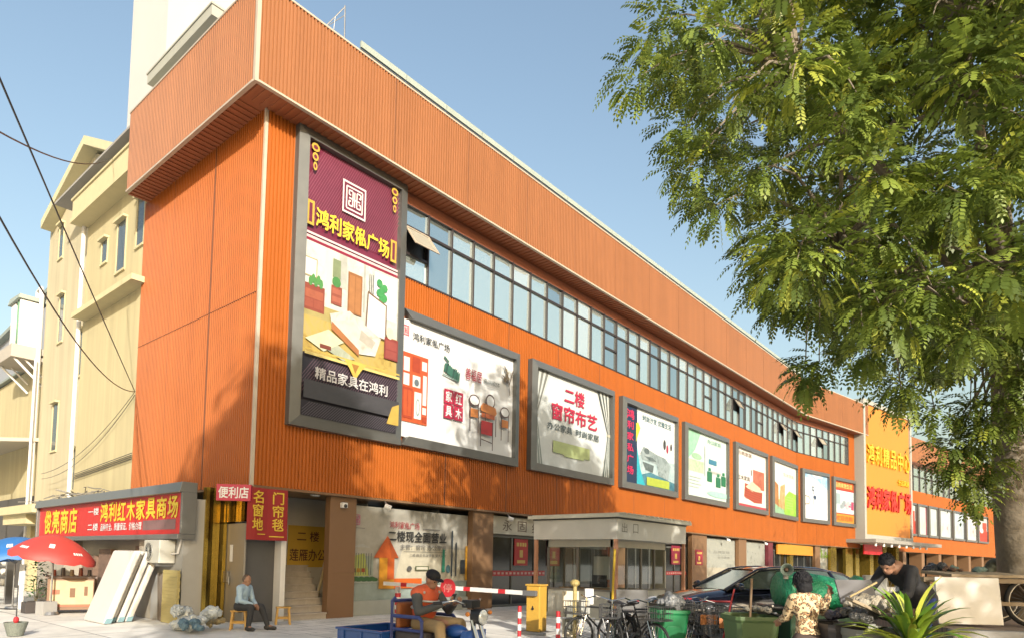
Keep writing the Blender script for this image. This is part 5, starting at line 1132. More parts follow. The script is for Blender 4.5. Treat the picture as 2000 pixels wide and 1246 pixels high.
c0 = cam2w((1484-PPX)/FPX*15.4, 15.4)
car('dark navy saloon car parked with its front toward the guard booth', c0, rzdir(car_d)).scale = (1.07,)*3

# ------------------------------------------------------------------ bins
def bin_(label, loc, rz, colr, name='wheeled_bin', w=.52, d=.52, h=.92, lid=True, grp=None, open_=False):
    t = thing(name, label, 'bin', loc, rz, grp); C_ = mat('bin_%s' % label.split()[0]+label.split()[1], colr, .5, 0, .12, 4, .05)
    def ring(s, z): a, b = w/2*s, d/2*s; c = .05; return [(-a+c, -b, z), (a-c, -b, z), (a, -b+c, z), (a, b-c, z), (a-c, b, z), (-a+c, b, z), (-a, b-c, z), (-a, -b+c, z)]
    m = MB(); rs = [ring(.74, .06), ring(.90, h*.62), ring(.98, h-.1), ring(1.0, h-.1), ring(1.06, h-.07), ring(1.06, h-.02)]
    vs = [p for r in rs for p in r]; n = 8
    m.add(vs, [(i*n+j, i*n+(j+1) % n, (i+1)*n+(j+1) % n, (i+1)*n+j) for i in range(len(rs)-1) for j in range(n)] + [tuple(range(n))[::-1]])
    m.build('body', C_, t, local=True)
    if lid:
        m = MB(); rs = [ring(1.08, h-.02), ring(1.08, h+.02), ring(.95, h+.07), ring(.6, h+.085)]; vs = [p for r in rs for p in r]
        m.add(vs, [(i*n+j, i*n+(j+1) % n, (i+1)*n+(j+1) % n, (i+1)*n+j) for i in range(3) for j in range(n)] + [tuple(range(3*n, 4*n))]); m.build('lid', C_, t, local=True)
    m = MB(); m.box(-w*.26, -d*.5*.93-.012, h*.16, w*.26, -d*.5*.80, h*.62) if False else None
    m.ext([(-w*.25, -d*.40, h*.2), (w*.25, -d*.40, h*.2), (w*.28, -d*.462, h*.62), (w*.2, -d*.472, h*.68), (-w*.2, -d*.472, h*.68), (-w*.28, -d*.462, h*.62)], (0, -.018, 0)); m.build('front_rib_panel', C_, t, local=True, bevel=.006)
    m = MB(); m.path([(-w*.4, d*.56, h-.02), (w*.4, d*.56, h-.02)], .02, 8); m.build('handle', C_, t, local=True)
    for q in (-1, 1):
        m = MB(); m.cyl((q*w*.42, d*.38, .1), (q*w*.50, d*.38, .1), .1, n=18); m.build('wheel', RUBBER, t, local=True)
    return t
fz = rzdir(r2)
bin_('bright green wheeled bin with its rim under a heap of grey bags', cam2w((1308-PPX)/FPX*11.1, 11.1), fz, (.015, .26, .085), w=.52, d=.55, h=.88, lid=False)
bin_('olive green wheeled bin with a moulded panel left of the woman', cam2w((1466-PPX)/FPX*9.4, 9.4), fz, (.10, .17, .06), w=.60, d=.62, h=.93, lid=False)
bin_('black wheeled bin squeezed beside the olive one', cam2w((1516-PPX)/FPX*9.9, 9.9), fz, (.025, .032, .028), w=.4, d=.5, h=.95, lid=False)
bin_('grey wheeled bin heaped with cardboard in front of the man in black', cam2w((1700-PPX)/FPX*7.0, 7.0), fz, (.24, .24, .20), w=.56, d=.55, h=1.0, lid=False)
bin_('charcoal wheeled bin to the right of the woman in the patterned coat', cam2w((1634-PPX)/FPX*7.3, 7.3), fz, (.05, .042, .04), w=.40, d=.5, h=1.02, lid=False)
def heap(name, label, cat, c, r, matr, n=9, seed=1, noise=.13, sq=.6):
    random.seed(seed); m = MB()
    for k in range(n):
        p = Vector(c)+Vector((random.uniform(-1, 1)*r, random.uniform(-1, 1)*r, random.uniform(0, 1)*r*sq)); m.ell(p, (r*random.uniform(.3, .55), r*random.uniform(.3, .55), r*random.uniform(.25, .42)), 14, noise=noise)
    o = m.build(name, matr, remesh=.018)
    from mathutils import noise as nz
    for v in o.data.vertices:
        a = abs(nz.noise(v.co*9+Vector((seed, 0, 0))))+.6*abs(nz.noise(v.co*21)); v.co += v.normal*(a-.35)*r*.22
    return tag(o, label, cat)
def fold_mat(name, c, rough=.35):
    m = mat(name, c, rough, 0, .2, 6); n = m.node_tree.nodes; l = m.node_tree.links
    t = n.new('ShaderNodeTexNoise'); t.inputs['Scale'].default_value = 7; t.inputs['Distortion'].default_value = 2.5; b = n.new('ShaderNodeBump'); b.inputs['Strength'].default_value = .9; b.inputs['Distance'].default_value = .06
    tc = n.new('ShaderNodeTexCoord'); l.new(tc.outputs['Object'], t.inputs[0]); l.new(t.outputs[0], b.inputs['Height']); l.new(b.outputs[0], n['Principled BSDF'].inputs['Normal']); return m
heap('plastic_bag', 'crumpled grey plastic bags heaped on the bright green bin', 'bags', cam2w((1306-PPX)/FPX*11.1, 11.1, .93), .24, fold_mat('grey_bag', (.32, .33, .34)), 8, 3)
heap('plastic_bag', 'white and grey plastic bags of rubbish on the ground left of the steel door', 'bags', gp(382, 1232)+Vector((0, 0, .12)), .34, fold_mat('white_bag', (.66, .72, .74)), 14, 4, sq=1.0)
heap('plastic_bag', 'blue-grey rubbish sack on the ground at the front of the white bags', 'bag', gp(378, 1236)+Vector((-.1, -.2, .12)), .22, fold_mat('blue_bag', (.12, .22, .30)), 5, 5)
heap('paper_scraps', 'yellow and pink packaging scraps heaped right of the white bags', 'rubbish', gp(412, 1228)+Vector((0, 0, .09)), .19, fold_mat('packaging', (.55, .45, .25)), 7, 6)
heap('rubbish_sack', 'dark grey crumpled sack lying on the grey wheeled bin', 'sack', cam2w((1678-PPX)/FPX*6.95, 6.95, 1.06), .17, fold_mat('dark_sack', (.09, .085, .075), .4), 7, 7)
heap('rubbish_sack', 'pale folded canvas sacks on top of the grey wheeled bin', 'sack', cam2w((1700-PPX)/FPX*7.15, 7.15, 1.20), .19, fold_mat('canvas_sack', (.48, .42, .32), .8), 7, 8, sq=.35)
heap('rubbish_sack', 'dark purple sack hanging over the charcoal bin', 'sack', cam2w((1634-PPX)/FPX*7.2, 7.2, 1.08), .14, fold_mat('purple_sack', (.045, .035, .05)), 6, 9)
def plank(name, label, cat, c, sx, sy, sz, rx, ry, rz, m_, bevel=.004):
    M = Matrix.Rotation(rz, 3, 'Z') @ Matrix.Rotation(ry, 3, 'Y') @ Matrix.Rotation(rx, 3, 'X'); m = MB(); m.obox((0, 0, 0), sx, sy, sz, M); o = m.build(name, m_, bevel=bevel); o.location = c; return tag(o, label, cat)
CARD = mat('cardboard', (.42, .33, .22), .85, 0, .15, 4)
plank('cardboard_sheet', 'long flattened cardboard strip slanting across the grey wheeled bin', 'cardboard', cam2w((1712-PPX)/FPX*6.8, 6.8, 1.16), .62, .16, .03, .1, .42, fz, CARD)
plank('slate_sheet', 'dark grey flat panel propped up between the woman and the man in black', 'panel', cam2w((1672-PPX)/FPX*7.6, 7.6, 1.33), .42, .02, .30, -.45, .0, fz, mat('slate_panel', (.17, .165, .17), .6))
plank('wooden_stick', 'pale stick lying over the grey panel by the hand of the man in black', 'stick', cam2w((1686-PPX)/FPX*7.3, 7.3, 1.37), .34, .02, .02, 0, -.5, fz, mat('pale_wood', (.62, .46, .22), .6))
plank('brown_stick', 'brown wooden stick standing upright in the olive green bin', 'stick', cam2w((1467-PPX)/FPX*9.5, 9.5, 1.15), .03, .03, .55, 0, .05, fz, mat('brown_wood', (.25, .16, .09), .7))
plank('broom', 'thin red broom handle leaning right of the shopping baskets', 'broom', cam2w((1421-PPX)/FPX*10.4, 10.4, .75), .022, .022, 1.0, 0, .22, fz, RDP)
heap('cloth_bundle', 'mottled cloth bundle lying on the olive green bin', 'cloth', cam2w((1480-PPX)/FPX*9.5, 9.5, .97), .13, fold_mat('mottled_cloth', (.36, .33, .27), .8), 6, 11, sq=.3)
# boards and cabinet pieces behind the bicycles
plank('cream_board', 'cream board with a dark arched cut-out standing right of the barrier box', 'board', cam2w((1117-PPX)/FPX*12.8, 12.8, .55), .32, .03, 1.0, -.1, 0, fz, mat('cream_board', (.66, .58, .42), .6))
m = MB(); M = Matrix.Rotation(fz, 3, 'Z'); c = cam2w((1117-PPX)/FPX*12.72, 12.72, .0)
m.ext([c + M @ Vector((x, -.03, z)) for x, z in [(-.11, .3), (.11, .3), (.11, .65)]+[(.11*math.cos(a), .65+.14*math.sin(a)) for a in [i*math.pi/8 for i in range(1, 8)]]+[(-.11, .65)]], M @ Vector((0, .02, 0))); tag(m.build('mirror_back', mat('grey_arch', (.16, .16, .13), .6)), 'grey arched panel fixed against the cream board', 'panel')
plank('grey_box', 'grey flat box standing behind the first bicycle', 'box', cam2w((1144-PPX)/FPX*12.6, 12.6, .72), .17, .2, .36, 0, 0, fz, mat('pale_grey_box', (.42, .42, .38), .6))
plank('white_box', 'small white carton behind the grey flat box', 'box', cam2w((1152-PPX)/FPX*12.9, 12.9, .95), .16, .14, .3, 0, 0, fz, WHITEP)
m = MB(); c = cam2w((1128-PPX)/FPX*12.5, 12.5)
for dx in (-.36, .0, .34):
    m.path([c+r2*dx, c+r2*dx+Vector((0, 0, .56))], .015, 6)
m.path([c-r2*.38+Vector((0, 0, .56)), c+r2*.36+Vector((0, 0, .56))], .018, 6); m.path([c-r2*.38+Vector((0, 0, .2)), c+r2*.36+Vector((0, 0, .2))], .014, 6); tag(m.build('metal_rack', STEEL), 'low grey metal rack in front of the cream board', 'rack')
m = MB(); c = cam2w((1131-PPX)/FPX*12.2, 12.2); m.cyl(c-Vector((.1, 0, 0)), c+Vector((.05, .1, 1.2)), .035, n=10); m.ell(c+Vector((.05, .1, 1.22)), (.09, .09, .07), 10); tag(m.build('yellowed_post', mat('old_yellow', (.44, .34, .12), .6)), 'leaning yellowed post with a pale knob right of the barrier', 'post')
plank('dark_board', 'large dark grey board with red tape marks leaning in front of the booth', 'board', cam2w((1237-PPX)/FPX*13.0, 13.0, .62), .62, .03, .95, -.12, 0, fz, mat('dark_board', (.075, .072, .068), .55))
plank('red_tape_strip', 'short red strip across the dark leaning board', 'tape', cam2w((1240-PPX)/FPX*12.86, 12.86, .86), .19, .012, .05, 0, -.1, fz, RDP)
# bicycles
def bicycle(label, loc, rz, fc):
    t = thing('bicycle', label, 'bicycle', loc, rz, 'bicycles parked by the booth'); FM = mat('bike_'+label.split()[0], fc, .35, .2, .1)
    wheel(t, (.53, 0, .33), (0, 1, 0), .33, .022, 24); wheel(t, (-.53, 0, .33), (0, 1, 0), .33, .022, 24)
    m = MB(); bb, st, hd_ = (-.08, 0, .30), (-.22, 0, .78), (.38, 0, .82)
    for a, b in ((bb, st), (bb, (.40, 0, .70)), (st, hd_), (bb, (-.53, .05, .33)), (bb, (-.53, -.05, .33)), ((-.2, 0, .72), (-.53, .05, .33)), ((-.2, 0, .72), (-.53, -.05, .33)), (hd_, (.40, 0, .68))): m.path([a, b], .017, 8)
    m.build('frame', FM, t, local=True)
    m = MB()
    for q in (-1, 1): m.path([(.41, .05*q, .68), (.53, .05*q, .33)], .013, 6)
    m.path([(.40, 0, .66), (.36, 0, .98)], .014, 6); m.build('fork', CHR, t, local=True)
    m = MB(); m.path([(.20, -.28, .98), (.32, -.2, 1.02), (.36, 0, .97), (.32, .2, 1.02), (.20, .28, .98)], .012, 8); m.build('handlebar', CHR, t, local=True)
    m = MB(); m.ell((-.27, 0, .90), (.14, .08, .04), 12); m.path([(-.22, 0, .78), (-.25, 0, .88)], .014, 6); m.build('saddle', BLACK, t, local=True, smooth=True)
    m = MB(); m.torus((-.08, .04, .30), (0, 1, 0), .09, .008, 20, 5); m.path([(-.08, -.1, .18), (-.08, .1, .42)], .01, 5); m.box(-.12, .09, .40, -.04, .18, .43); m.box(-.12, -.18, .165, -.04, -.09, .195); m.build('pedals', STEEL, t, local=True)
    m = MB(); 
    for z in (.72, .82, .92): 
        for p, q in (((.46, -.15), (.46, .15)), ((.46, .15), (.76, .15)), ((.76, .15), (.76, -.15)), ((.76, -.15), (.46, -.15))): m.path([(*p, z), (*q, z)], .006, 4)
    for k in range(7):
        for y in (-.15, .15): m.path([(.46+.05*k, y, .70), (.46+.05*k, y, .93)], .004, 4)
        m.path([(.76, -.15+.05*k, .70), (.76, -.15+.05*k, .93)], .004, 4)
    m.box(.46, -.15, .695, .76, .15, .705); m.build('basket', mat('basket_wire', (.12, .12, .12), .5, .5), t, local=True)
    m = MB(); m.path([(-.86, 0, .42), (-.75, 0, .62), (-.53, 0, .70), (-.3, 0, .62)], .022, 6); m.build('mudguard', FM, t, local=True)
    m = MB(); m.box(-.75, -.07, .73, -.3, .07, .745); m.path([(-.7, .06, .73), (-.55, .06, .35)], .008, 5); m.path([(-.7, -.06, .73), (-.55, -.06, .35)], .008, 5); m.build('carrier', STEEL, t, local=True); return t
bk = bicycle('black bicycle with a wire basket pointing at the viewer in front of the booth', cam2w((1205-PPX)/FPX*11.6, 11.6), rzdir(-f2*.9-r2*.35), (.03, .03, .032))
b2 = dup(bk, cam2w((1262-PPX)/FPX*11.9, 11.9), rzdir(-f2*.7+r2*.6), 'second black bicycle, in front of the dark grey board')
b4 = dup(bk, cam2w((1236-PPX)/FPX*11.2, 11.2), rzdir(-f2*.85+r2*.5), 'fourth bicycle, front wheel turned toward the yellow pole'); b5 = dup(bk, cam2w((1178-PPX)/FPX*12.1, 12.1), rzdir(-f2*.5-r2*.85), 'bicycle standing side-on behind the leaning yellowed post'); b6 = dup(bk, cam2w((1342-PPX)/FPX*12.4, 12.4), rzdir(-f2*.75+r2*.65), 'bicycle just right of the bright green bin')
b3 = dup(bk, cam2w((1385-PPX)/FPX*11.4, 11.4), rzdir(-r2*.8-f2*.5), 'third black bicycle, behind the shopping trolleys')
# shopping trolleys
def trolley(label, loc, rz):
    t = thing('shopping_trolley', label, 'trolley', loc, rz, 'shopping trolleys beside the green bin'); m = MB(); wire = mat('trolley_wire', (.34, .35, .36), .35, .8)
    def P(u, v, z): s = .78+.22*(z-.45)/.5; return (u*.42*s, v*.26*s, z)
    for k in range(8):
        z = .45+.5*k/7; c = [P(-1, -1, z), P(1, -1, z), P(1, 1, z), P(-1, 1, z)]
        for a, b in zip(c, c[1:]+c[:1]): m.path([a, b], .009 if k in (0, 7) else .0045, 4)
    for k in range(11):
        f_ = -1+2*k/10
        for v in (-1, 1): m.path([P(f_, v, .45), P(f_, v, .95)], .0045, 4)
        for u in (-1, 1): m.path([P(u, f_, .45), P(u, f_, .95)], .0045, 4)
        m.path([P(f_, -1, .45), P(f_, 1, .45)], .0045, 4)
    m.build('basket', wire, t, local=True)
    m = MB()
    for v in (-.24, .24): m.path([(-.40, v, .98), (-.38, v*.9, .45), (-.40, v*.9, .16), (.40, v*.7, .14)], .013, 6)
    m.build('frame', STEEL, t, local=True); m = MB(); m.path([(-.46, -.26, .99), (-.46, .26, .99)], .018, 8); m.build('handle', RDP, t, local=True)
    for u, v in ((-.38, .22), (-.38, -.22), (.38, .17), (.38, -.17)):
        m = MB(); m.cyl((u, v-.012, .065), (u, v+.012, .065), .062, n=16); m.build('wheel', RUBBER, t, local=True)
    m = MB(); m.box(.43, -.16, .62, .436, .16, .78); m.build('sign_plate', mat('plate_orange', (.6, .22, .06), .5), t, local=True); return t
t1 = trolley('grey wire shopping trolley right behind the bright green bin', cam2w((1356-PPX)/FPX*11.5, 11.5), rzdir(-f2*.9+r2*.25)); dup(t1, cam2w((1412-PPX)/FPX*10.9, 10.9), rzdir(-f2*.9-r2*.1), 'grey wire shopping trolley with an orange plate, left of the olive bin')
# green covered garbage cart with a loudspeaker
GC = thing('garbage_cart', 'green tarpaulin-covered garbage cart parked in front of the dark car', 'cart', cam2w((1592-PPX)/FPX*9.6, 9.6), fz)
m = MB(); vs = []; prof = [(-.50, 1.00, 1.53), (-.42, .98, 1.545), (-.2, .96, 1.54), (.1, .98, 1.49), (.35, 1.02, 1.43), (.50, 1.08, 1.40), (.58, 1.2, 1.47), (.60, 1.3, 1.50)]
K = 10
for i, (x, z0, z1) in enumerate(prof):
    for k in range(K):
        a = 2*math.pi*k/K; hw_ = .34*(1-.55*max(0, (i-4)/4)); vs.append((x, hw_*math.cos(a)*(1+random.uniform(-.04, .04)), (z0+z1)/2+(z1-z0)/2*math.sin(a)*1.0+random.uniform(-.008, .008)))
m.add(vs, [(i*K+k, i*K+(k+1) % K, (i+1)*K+(k+1) % K, (i+1)*K+k) for i in range(len(prof)-1) for k in range(K)] + [tuple(range(K))[::-1], tuple((len(prof)-1)*K+k for k in range(K))])
tp = fold_mat('green_tarp', (.03, .38, .18), .38); m.build('tarpaulin_cover', tp, GC, local=True, smooth=True)
m = MB(); m.box(-.5, -.30, .55, .5, .30, 1.02); m.build('cart_body', mat('cart_green', (.03, .12, .07), .5), GC, local=True, bevel=.02)
m = MB(); m.path([(-.5, .0, .9), (-.75, 0, 1.0), (-.95, 0, 1.02)], .02, 8); m.path([(-.72, -.25, 1.05), (-.72, .25, 1.05)], .016, 8); m.build('handlebar', STEEL, GC, local=True)
m = MB(); m.ell((-.62, -.05, 1.02), (.17, .13, .05), 14); m.build('saddle', BLACK, GC, local=True, smooth=True)
for q in (-1, 1): wheel(GC, (.1, .36*q, .3), (0, 1, 0), .3, .04, 18)
wheel(GC, (-.9, 0, .3), (0, 1, 0), .3, .04, 18)
LS = thing('loudspeaker_horn', 'round grey-green horn loudspeaker fixed on top of the green cart', 'loudspeaker', cam2w((1537-PPX)/FPX*9.3, 9.3, 1.53), rzdir(-f2*.95-r2*.3))
m = MB(); pr = [(.014, -.14), (.024, -.085), (.035, -.035), (.06, .014), (.084, .036), (.088, .04), (.077, .032), (.05, .0), (.022, -.056), (.0, -.07)]
q = Vector((1, 0, 0)).to_track_quat('Z', 'Y'); n = 26; vs = [q @ Vector((r*math.cos(2*math.pi*k/n), r*math.sin(2*math.pi*k/n), z)) + Vector((0, 0, .03)) for r, z in pr for k in range(n)]
m.add(vs, [(j*n+k, j*n+(k+1) % n, (j+1)*n+(k+1) % n, (j+1)*n+k) for j in range(len(pr)-1) for k in range(n)]); m.build('horn', mat('horn_grey', (.17, .22, .18), .5), LS, local=True, smooth=True)
m = MB(); m.ell((-.03, 0, .03), (.03, .03, .03), 10); m.build('driver', mat('driver_brown', (.14, .08, .05), .4), LS, local=True); m = MB(); m.box(-.12, -.03, -.10, -.06, .03, .0); m.build('bracket', STEEL, LS, local=True)
# ------------------------------------------------------------------ the woman in the patterned coat and the man in black
def leopard():
    m = bpy.data.materials.new('leopard_cloth'); m.use_nodes = True; n = m.node_tree.nodes; l = m.node_tree.links
    tc = n.new('ShaderNodeTexCoord'); v = n.new('ShaderNodeTexVoronoi'); v.feature = 'F1'; v.inputs['Scale'].default_value = 26; nz = n.new('ShaderNodeTexNoise'); nz.inputs['Scale'].default_value = 14
    ad = n.new('ShaderNodeMixRGB'); ad.inputs[0].default_value = .12; l.new(tc.outputs['Object'], ad.inputs[1]); l.new(nz.outputs['Color'], ad.inputs[2]); l.new(tc.outputs['Object'], nz.inputs[0]); l.new(ad.outputs[0], v.inputs['Vector'])
    cr = n.new('ShaderNodeValToRGB'); cr.color_ramp.interpolation = 'CONSTANT'; e = cr.color_ramp.elements; e[0].color = (.32, .18, .08, 1); e[1].position = .34; e[1].color = (.035, .025, .02, 1); x = e.new(.52); x.color = (.56, .42, .24, 1)
    l.new(v.outputs['Distance'], cr.inputs[0]); l.new(cr.outputs[0], n['Principled BSDF'].inputs['Base Color']); n['Principled BSDF'].inputs['Roughness'].default_value = .85; return m
J = dict(hip=(0, 0, .80), neck=(.04, 0, 1.28), head=(.09, 0, 1.40), shL=(.05, .135, 1.24), shR=(.06, -.15, 1.24), elL=(.20, .12, 1.04), elR=(.22, -.36, 1.10), haL=(.34, .08, 1.0), haR=(.28, -.50, 1.29), fiR=(.2, -.4, .9), pnR=(1, 0, 0),
         knL=(.06, .10, .44), knR=(.06, -.10, .44), anL=(.0, .10, .08), anR=(.0, -.10, .08), toL=(.14, .11, .045), toR=(.14, -.11, .045))
person('woman seen from behind in a leopard-patterned coat with black bobbed hair reaching to the right', cam2w((1578-PPX)/FPX*7.35, 7.35), rzdir(f2*.97-r2*.2), J,
       dict(skin=(.42, .22, .13), skinname='b', shirt=(.4, .3, .2), sname='x', jacket=True, trousers=(.09, .06, .05), tname='brown_trousers', coat=.10), hair='bob', pattern=leopard(), fd=(1, -.25, -.25), waist=.80)
J = dict(hip=(-.28, 0, .80), neck=(.16, 0, 1.17), head=(.31, 0, 1.20), shL=(.14, .18, 1.13), shR=(.14, -.18, 1.13), elL=(.30, .24, .86), elR=(.34, -.22, .88), haL=(.56, .12, .82), haR=(.58, -.12, .84), fiL=(.9, -.1, -.4), fiR=(.9, .1, -.4),
         knL=(-.16, .11, .44), knR=(-.2, -.12, .44), anL=(-.26, .12, .08), anR=(-.3, -.13, .08), toL=(-.1, .13, .045), toR=(-.14, -.14, .045))
person('man in a black jacket and blue trousers bending over the heaped bins', cam2w((1768-PPX)/FPX*8.1, 8.1, .45), rzdir(-r2*.92-f2*.38), J,
       dict(skin=(.40, .21, .13), skinname='c', shirt=(.022, .022, .025), sname='black_jacket', jacket=True, trousers=(.02, .05, .22), tname='blue_trousers'), hair='short', fd=(.75, .12, -.62))
# ------------------------------------------------------------------ cargo cart with white board on the raised sidewalk
KC = thing('cargo_cart', 'loaded cargo tricycle on the raised sidewalk with a plank deck and a large spoked wheel', 'cart', cam2w((1890-PPX)/FPX*9.3, 9.3, TZ), fz-.12)
m = MB(); m.box(-.75, -.35, .58, .75, .45, .64)
for x in (-.7, .66): m.box(x, -.3, .3, x+.05, .4, .58)
m.box(-.74, -.32, .28, .74, -.26, .33); m.box(-.74, .34, .28, .74, .4, .33); m.build('deck', mat('deck_wood', (.36, .27, .17), .8, 0, .2, 5), KC, local=True)
wheel(KC, (.62, -.28, .34), (0, 1, 0), .34, .03, 26, rim=STEEL); wheel(KC, (.62, .42, .34), (0, 1, 0), .34, .03, 26, rim=STEEL); wheel(KC, (-1.0, .05, .34), (0, 1, 0), .34, .03, 26, rim=STEEL)
m = MB(); m.path([(-.7, .05, .5), (-1.0, .05, .34)], .02, 6); m.path([(.45, -.3, .55), (.62, -.34, .34)], .02, 6); m.path([(.7, -.3, .60), (.9, -.3, .66), (1.02, -.3, .9)], .02, 6); m.build('frame', mat('rusty_frame', (.10, .07, .05), .7, .3, .3), KC, local=True)
wb = MB(); q = KC.rotation_euler[2]; c = cam2w((1890-PPX)/FPX*8.85, 8.85, TZ+.36); wb.obox((0, 0, 0), .80, .025, .62, Matrix.Rotation(fz-.1, 3, 'Z') @ Matrix.Rotation(-.13, 3, 'X')); o = wb.build('white_board', mat('glossy_white_board', (.80, .78, .74), .3, 0, .05, 1.5), bevel=.006); o.location = c-Vector((0, 0, .02)); tag(o, 'large glossy white board leaning against the side of the cargo cart', 'board')
plank('cardboard_sheet', 'brown cardboard sheet lying flat on the cargo cart', 'cardboard', cam2w((1905-PPX)/FPX*9.2, 9.2, TZ+.69), 1.1, .62, .04, .06, .0, fz, CARD)
wt = MB(); wt.obox((0, 0, 0), .55, .4, .5, Matrix.Rotation(fz+.3, 3, 'Z') @ Matrix.Rotation(.06, 3, 'Y')); o = wt.build('white_cabinet', WHITEP, bevel=.01); o.location = cam2w((1795-PPX)/FPX*10.6, 10.6, TZ+.25+.02); tag(o, 'white cabinet carcass standing behind the man in black', 'cabinet')
o = plank('white_cabinet', 'pale upright fridge-like cabinet left of the bending man', 'cabinet', cam2w((1708-PPX)/FPX*12.5, 12.5, .95), .36, .4, 1.05, 0, 0, fz-.4, mat('pale_fridge', (.50, .49, .44), .45), .02)
heap('rubbish_sack', 'grey and teal rags piled at the back of the cargo cart', 'rags', cam2w((1885-PPX)/FPX*9.6, 9.6, TZ+.72), .16, fold_mat('teal_rags', (.20, .30, .28), .8), 7, 15, sq=.35)
heap('rubbish_sack', 'dark bags piled in the middle of the cargo cart', 'bags', cam2w((1835-PPX)/FPX*9.7, 9.7, TZ+.70), .18, fold_mat('dark_bags', (.035, .04, .05)), 8, 16, sq=.5)
heap('rubbish_sack', 'brown sack on the near corner of the cargo cart', 'sack', cam2w((1858-PPX)/FPX*9.4, 9.4, TZ+.73), .10, fold_mat('brown_sack', (.20, .12, .09), .8), 5, 17, sq=.4)
J = dict(hip=(-.12, 0, .62), neck=(.08, 0, .96), head=(.19, 0, 1.06), shL=(.07, .17, .93), shR=(.07, -.17, .93), elL=(.30, .2, .76), elR=(.32, -.2, .76), haL=(.56, .12, .78), haR=(.56, -.12, .80),
         knL=(.1, .11, .40), knR=(.1, -.12, .40), anL=(-.15, .12, .08), anR=(-.15, -.13, .08), toL=(0, .13, .045), toR=(0, -.14, .045))
person('dark-haired person in olive leaning over the back of the cargo cart', cam2w((1936-PPX)/FPX*15.2, 15.2, TZ+.0), rzdir(r2*.9-f2*.3), J,
       dict(skin=(.42, .24, .15), skinname='d', shirt=(.05, .055, .03), sname='olive_shirt', trousers=(.04, .04, .05), tname='black_trousers'), sleeves=0, hair='short', fd=(.9, -.2, -.2))

# ------------------------------------------------------------------ left lane: mattresses, AC, shutter, umbrellas, stall
MT = mat('mattress_film', (.70, .66, .60), .35, 0, .06, 2, .25, 6)
for k in range(4):
    x0 = -2.45+.19*k; tl = .55; y0, y1 = (1.72 if k == 0 else 1.95)+.02*k, 2.98-.05*k; h = 1.66-.06*(k % 2)+.05*(k == 1)
    m = MB(); th = .15 if k else .17
    m.hexa([(x0, y0, .008), (x0+th, y0, .008), (x0+th, y1, .008), (x0, y1, .008), (x0+tl, y0-.1, h), (x0+tl+th, y0-.1, h), (x0+tl+th, y1-.1, h), (x0+tl, y1-.1, h)])
    t = thing('wrapped_mattress', ['large pale plastic-wrapped mattress leaning outermost in the stack by the kiosk', 'second pale wrapped mattress in the leaning stack, behind the outermost', 'third pale wrapped mattress in the leaning stack', 'innermost pale wrapped mattress, nearest the yellow shutter'][k], 'mattress', (x0, 2.4, 0), 0, 'wrapped mattresses leaning by the kiosk')
    m.build('core', MT, t, bevel=.04)
    m = MB(); m.hexa([(x0+.02, y0-.006, .02), (x0+th-.01, y0-.006, .02), (x0+th-.01, y0+.3, .02), (x0+.02, y0+.3, .02), (x0+.06, y0-.022, .13), (x0+th+.03, y0-.022, .13), (x0+th+.03, y0+.3, .13), (x0+.06, y0+.3, .13)]); m.build('corner_guard', mat('teal_foam', (.20, .34, .38), .7), t)
AC = thing('air_conditioner', 'white outdoor air-conditioner unit hung on the kiosk wall under the red sign', 'air conditioner', (-1.25, 1.9, 1.3)); m = MB(); m.box(-1.50, 1.28, 1.38, -1.12, 2.12, 1.92); m.build('casing', mat('ac_white', (.56, .55, .48), .5, 0, .1), AC, bevel=.02)
m = MB(); m.torus((-1.51, 1.82, 1.65), (-1, 0, 0), .2, .015, 24, 6)
for k in range(8): a = k*math.pi/8; m.cyl((-1.515, 1.82-.2*math.cos(a), 1.65-.2*math.sin(a)), (-1.515, 1.82+.2*math.cos(a), 1.65+.2*math.sin(a)), .006, n=4)
m.build('grille', mat('ac_grille', (.3, .3, .27), .5), AC); m = MB(); m.cyl((-1.503, 1.82, 1.65), (-1.49, 1.82, 1.65), .19, n=24); m.build('fan_recess', BLACK, AC); m = MB(); m.box(-1.5, 1.4, 1.31, -1.1, 1.44, 1.38); m.box(-1.5, 2.0, 1.31, -1.1, 2.04, 1.38); m.build('bracket', STEEL, AC); m = MB(); m.path([(-1.2, 1.28, 1.6), (-1.15, 1.1, 1.62), (-1.12, 1.0, 1.95)], .025, 6); m.build('pipe', WHITEP, AC)
SH = thing('folding_shutter', 'yellowed ribbed metal shutter panel standing below the air conditioner', 'shutter', (-1.25, 1.1, 0)); m = MB()
n = 15
for k in range(n): z = .01+1.22*k/n; m.box(-1.24, .86, z, -1.18+.012*(k % 2), 1.62, z+1.22/n-.003)
m.build('slats', mat('shutter_yellow', (.50, .42, .17), .55, 0, .12), SH)
m = MB()
for k in range(6): m.path([(-1.2+.02*k, 1.72+.07*k, .02), (-1.16, 1.75+.06*k, 1.15)], .022, 6)
tag(m.build('pole_bundle', mat('grey_brown_poles', (.16, .13, .10), .7, 0, .3)), 'bundle of brown poles propped between the shutter and the mattresses', 'poles')
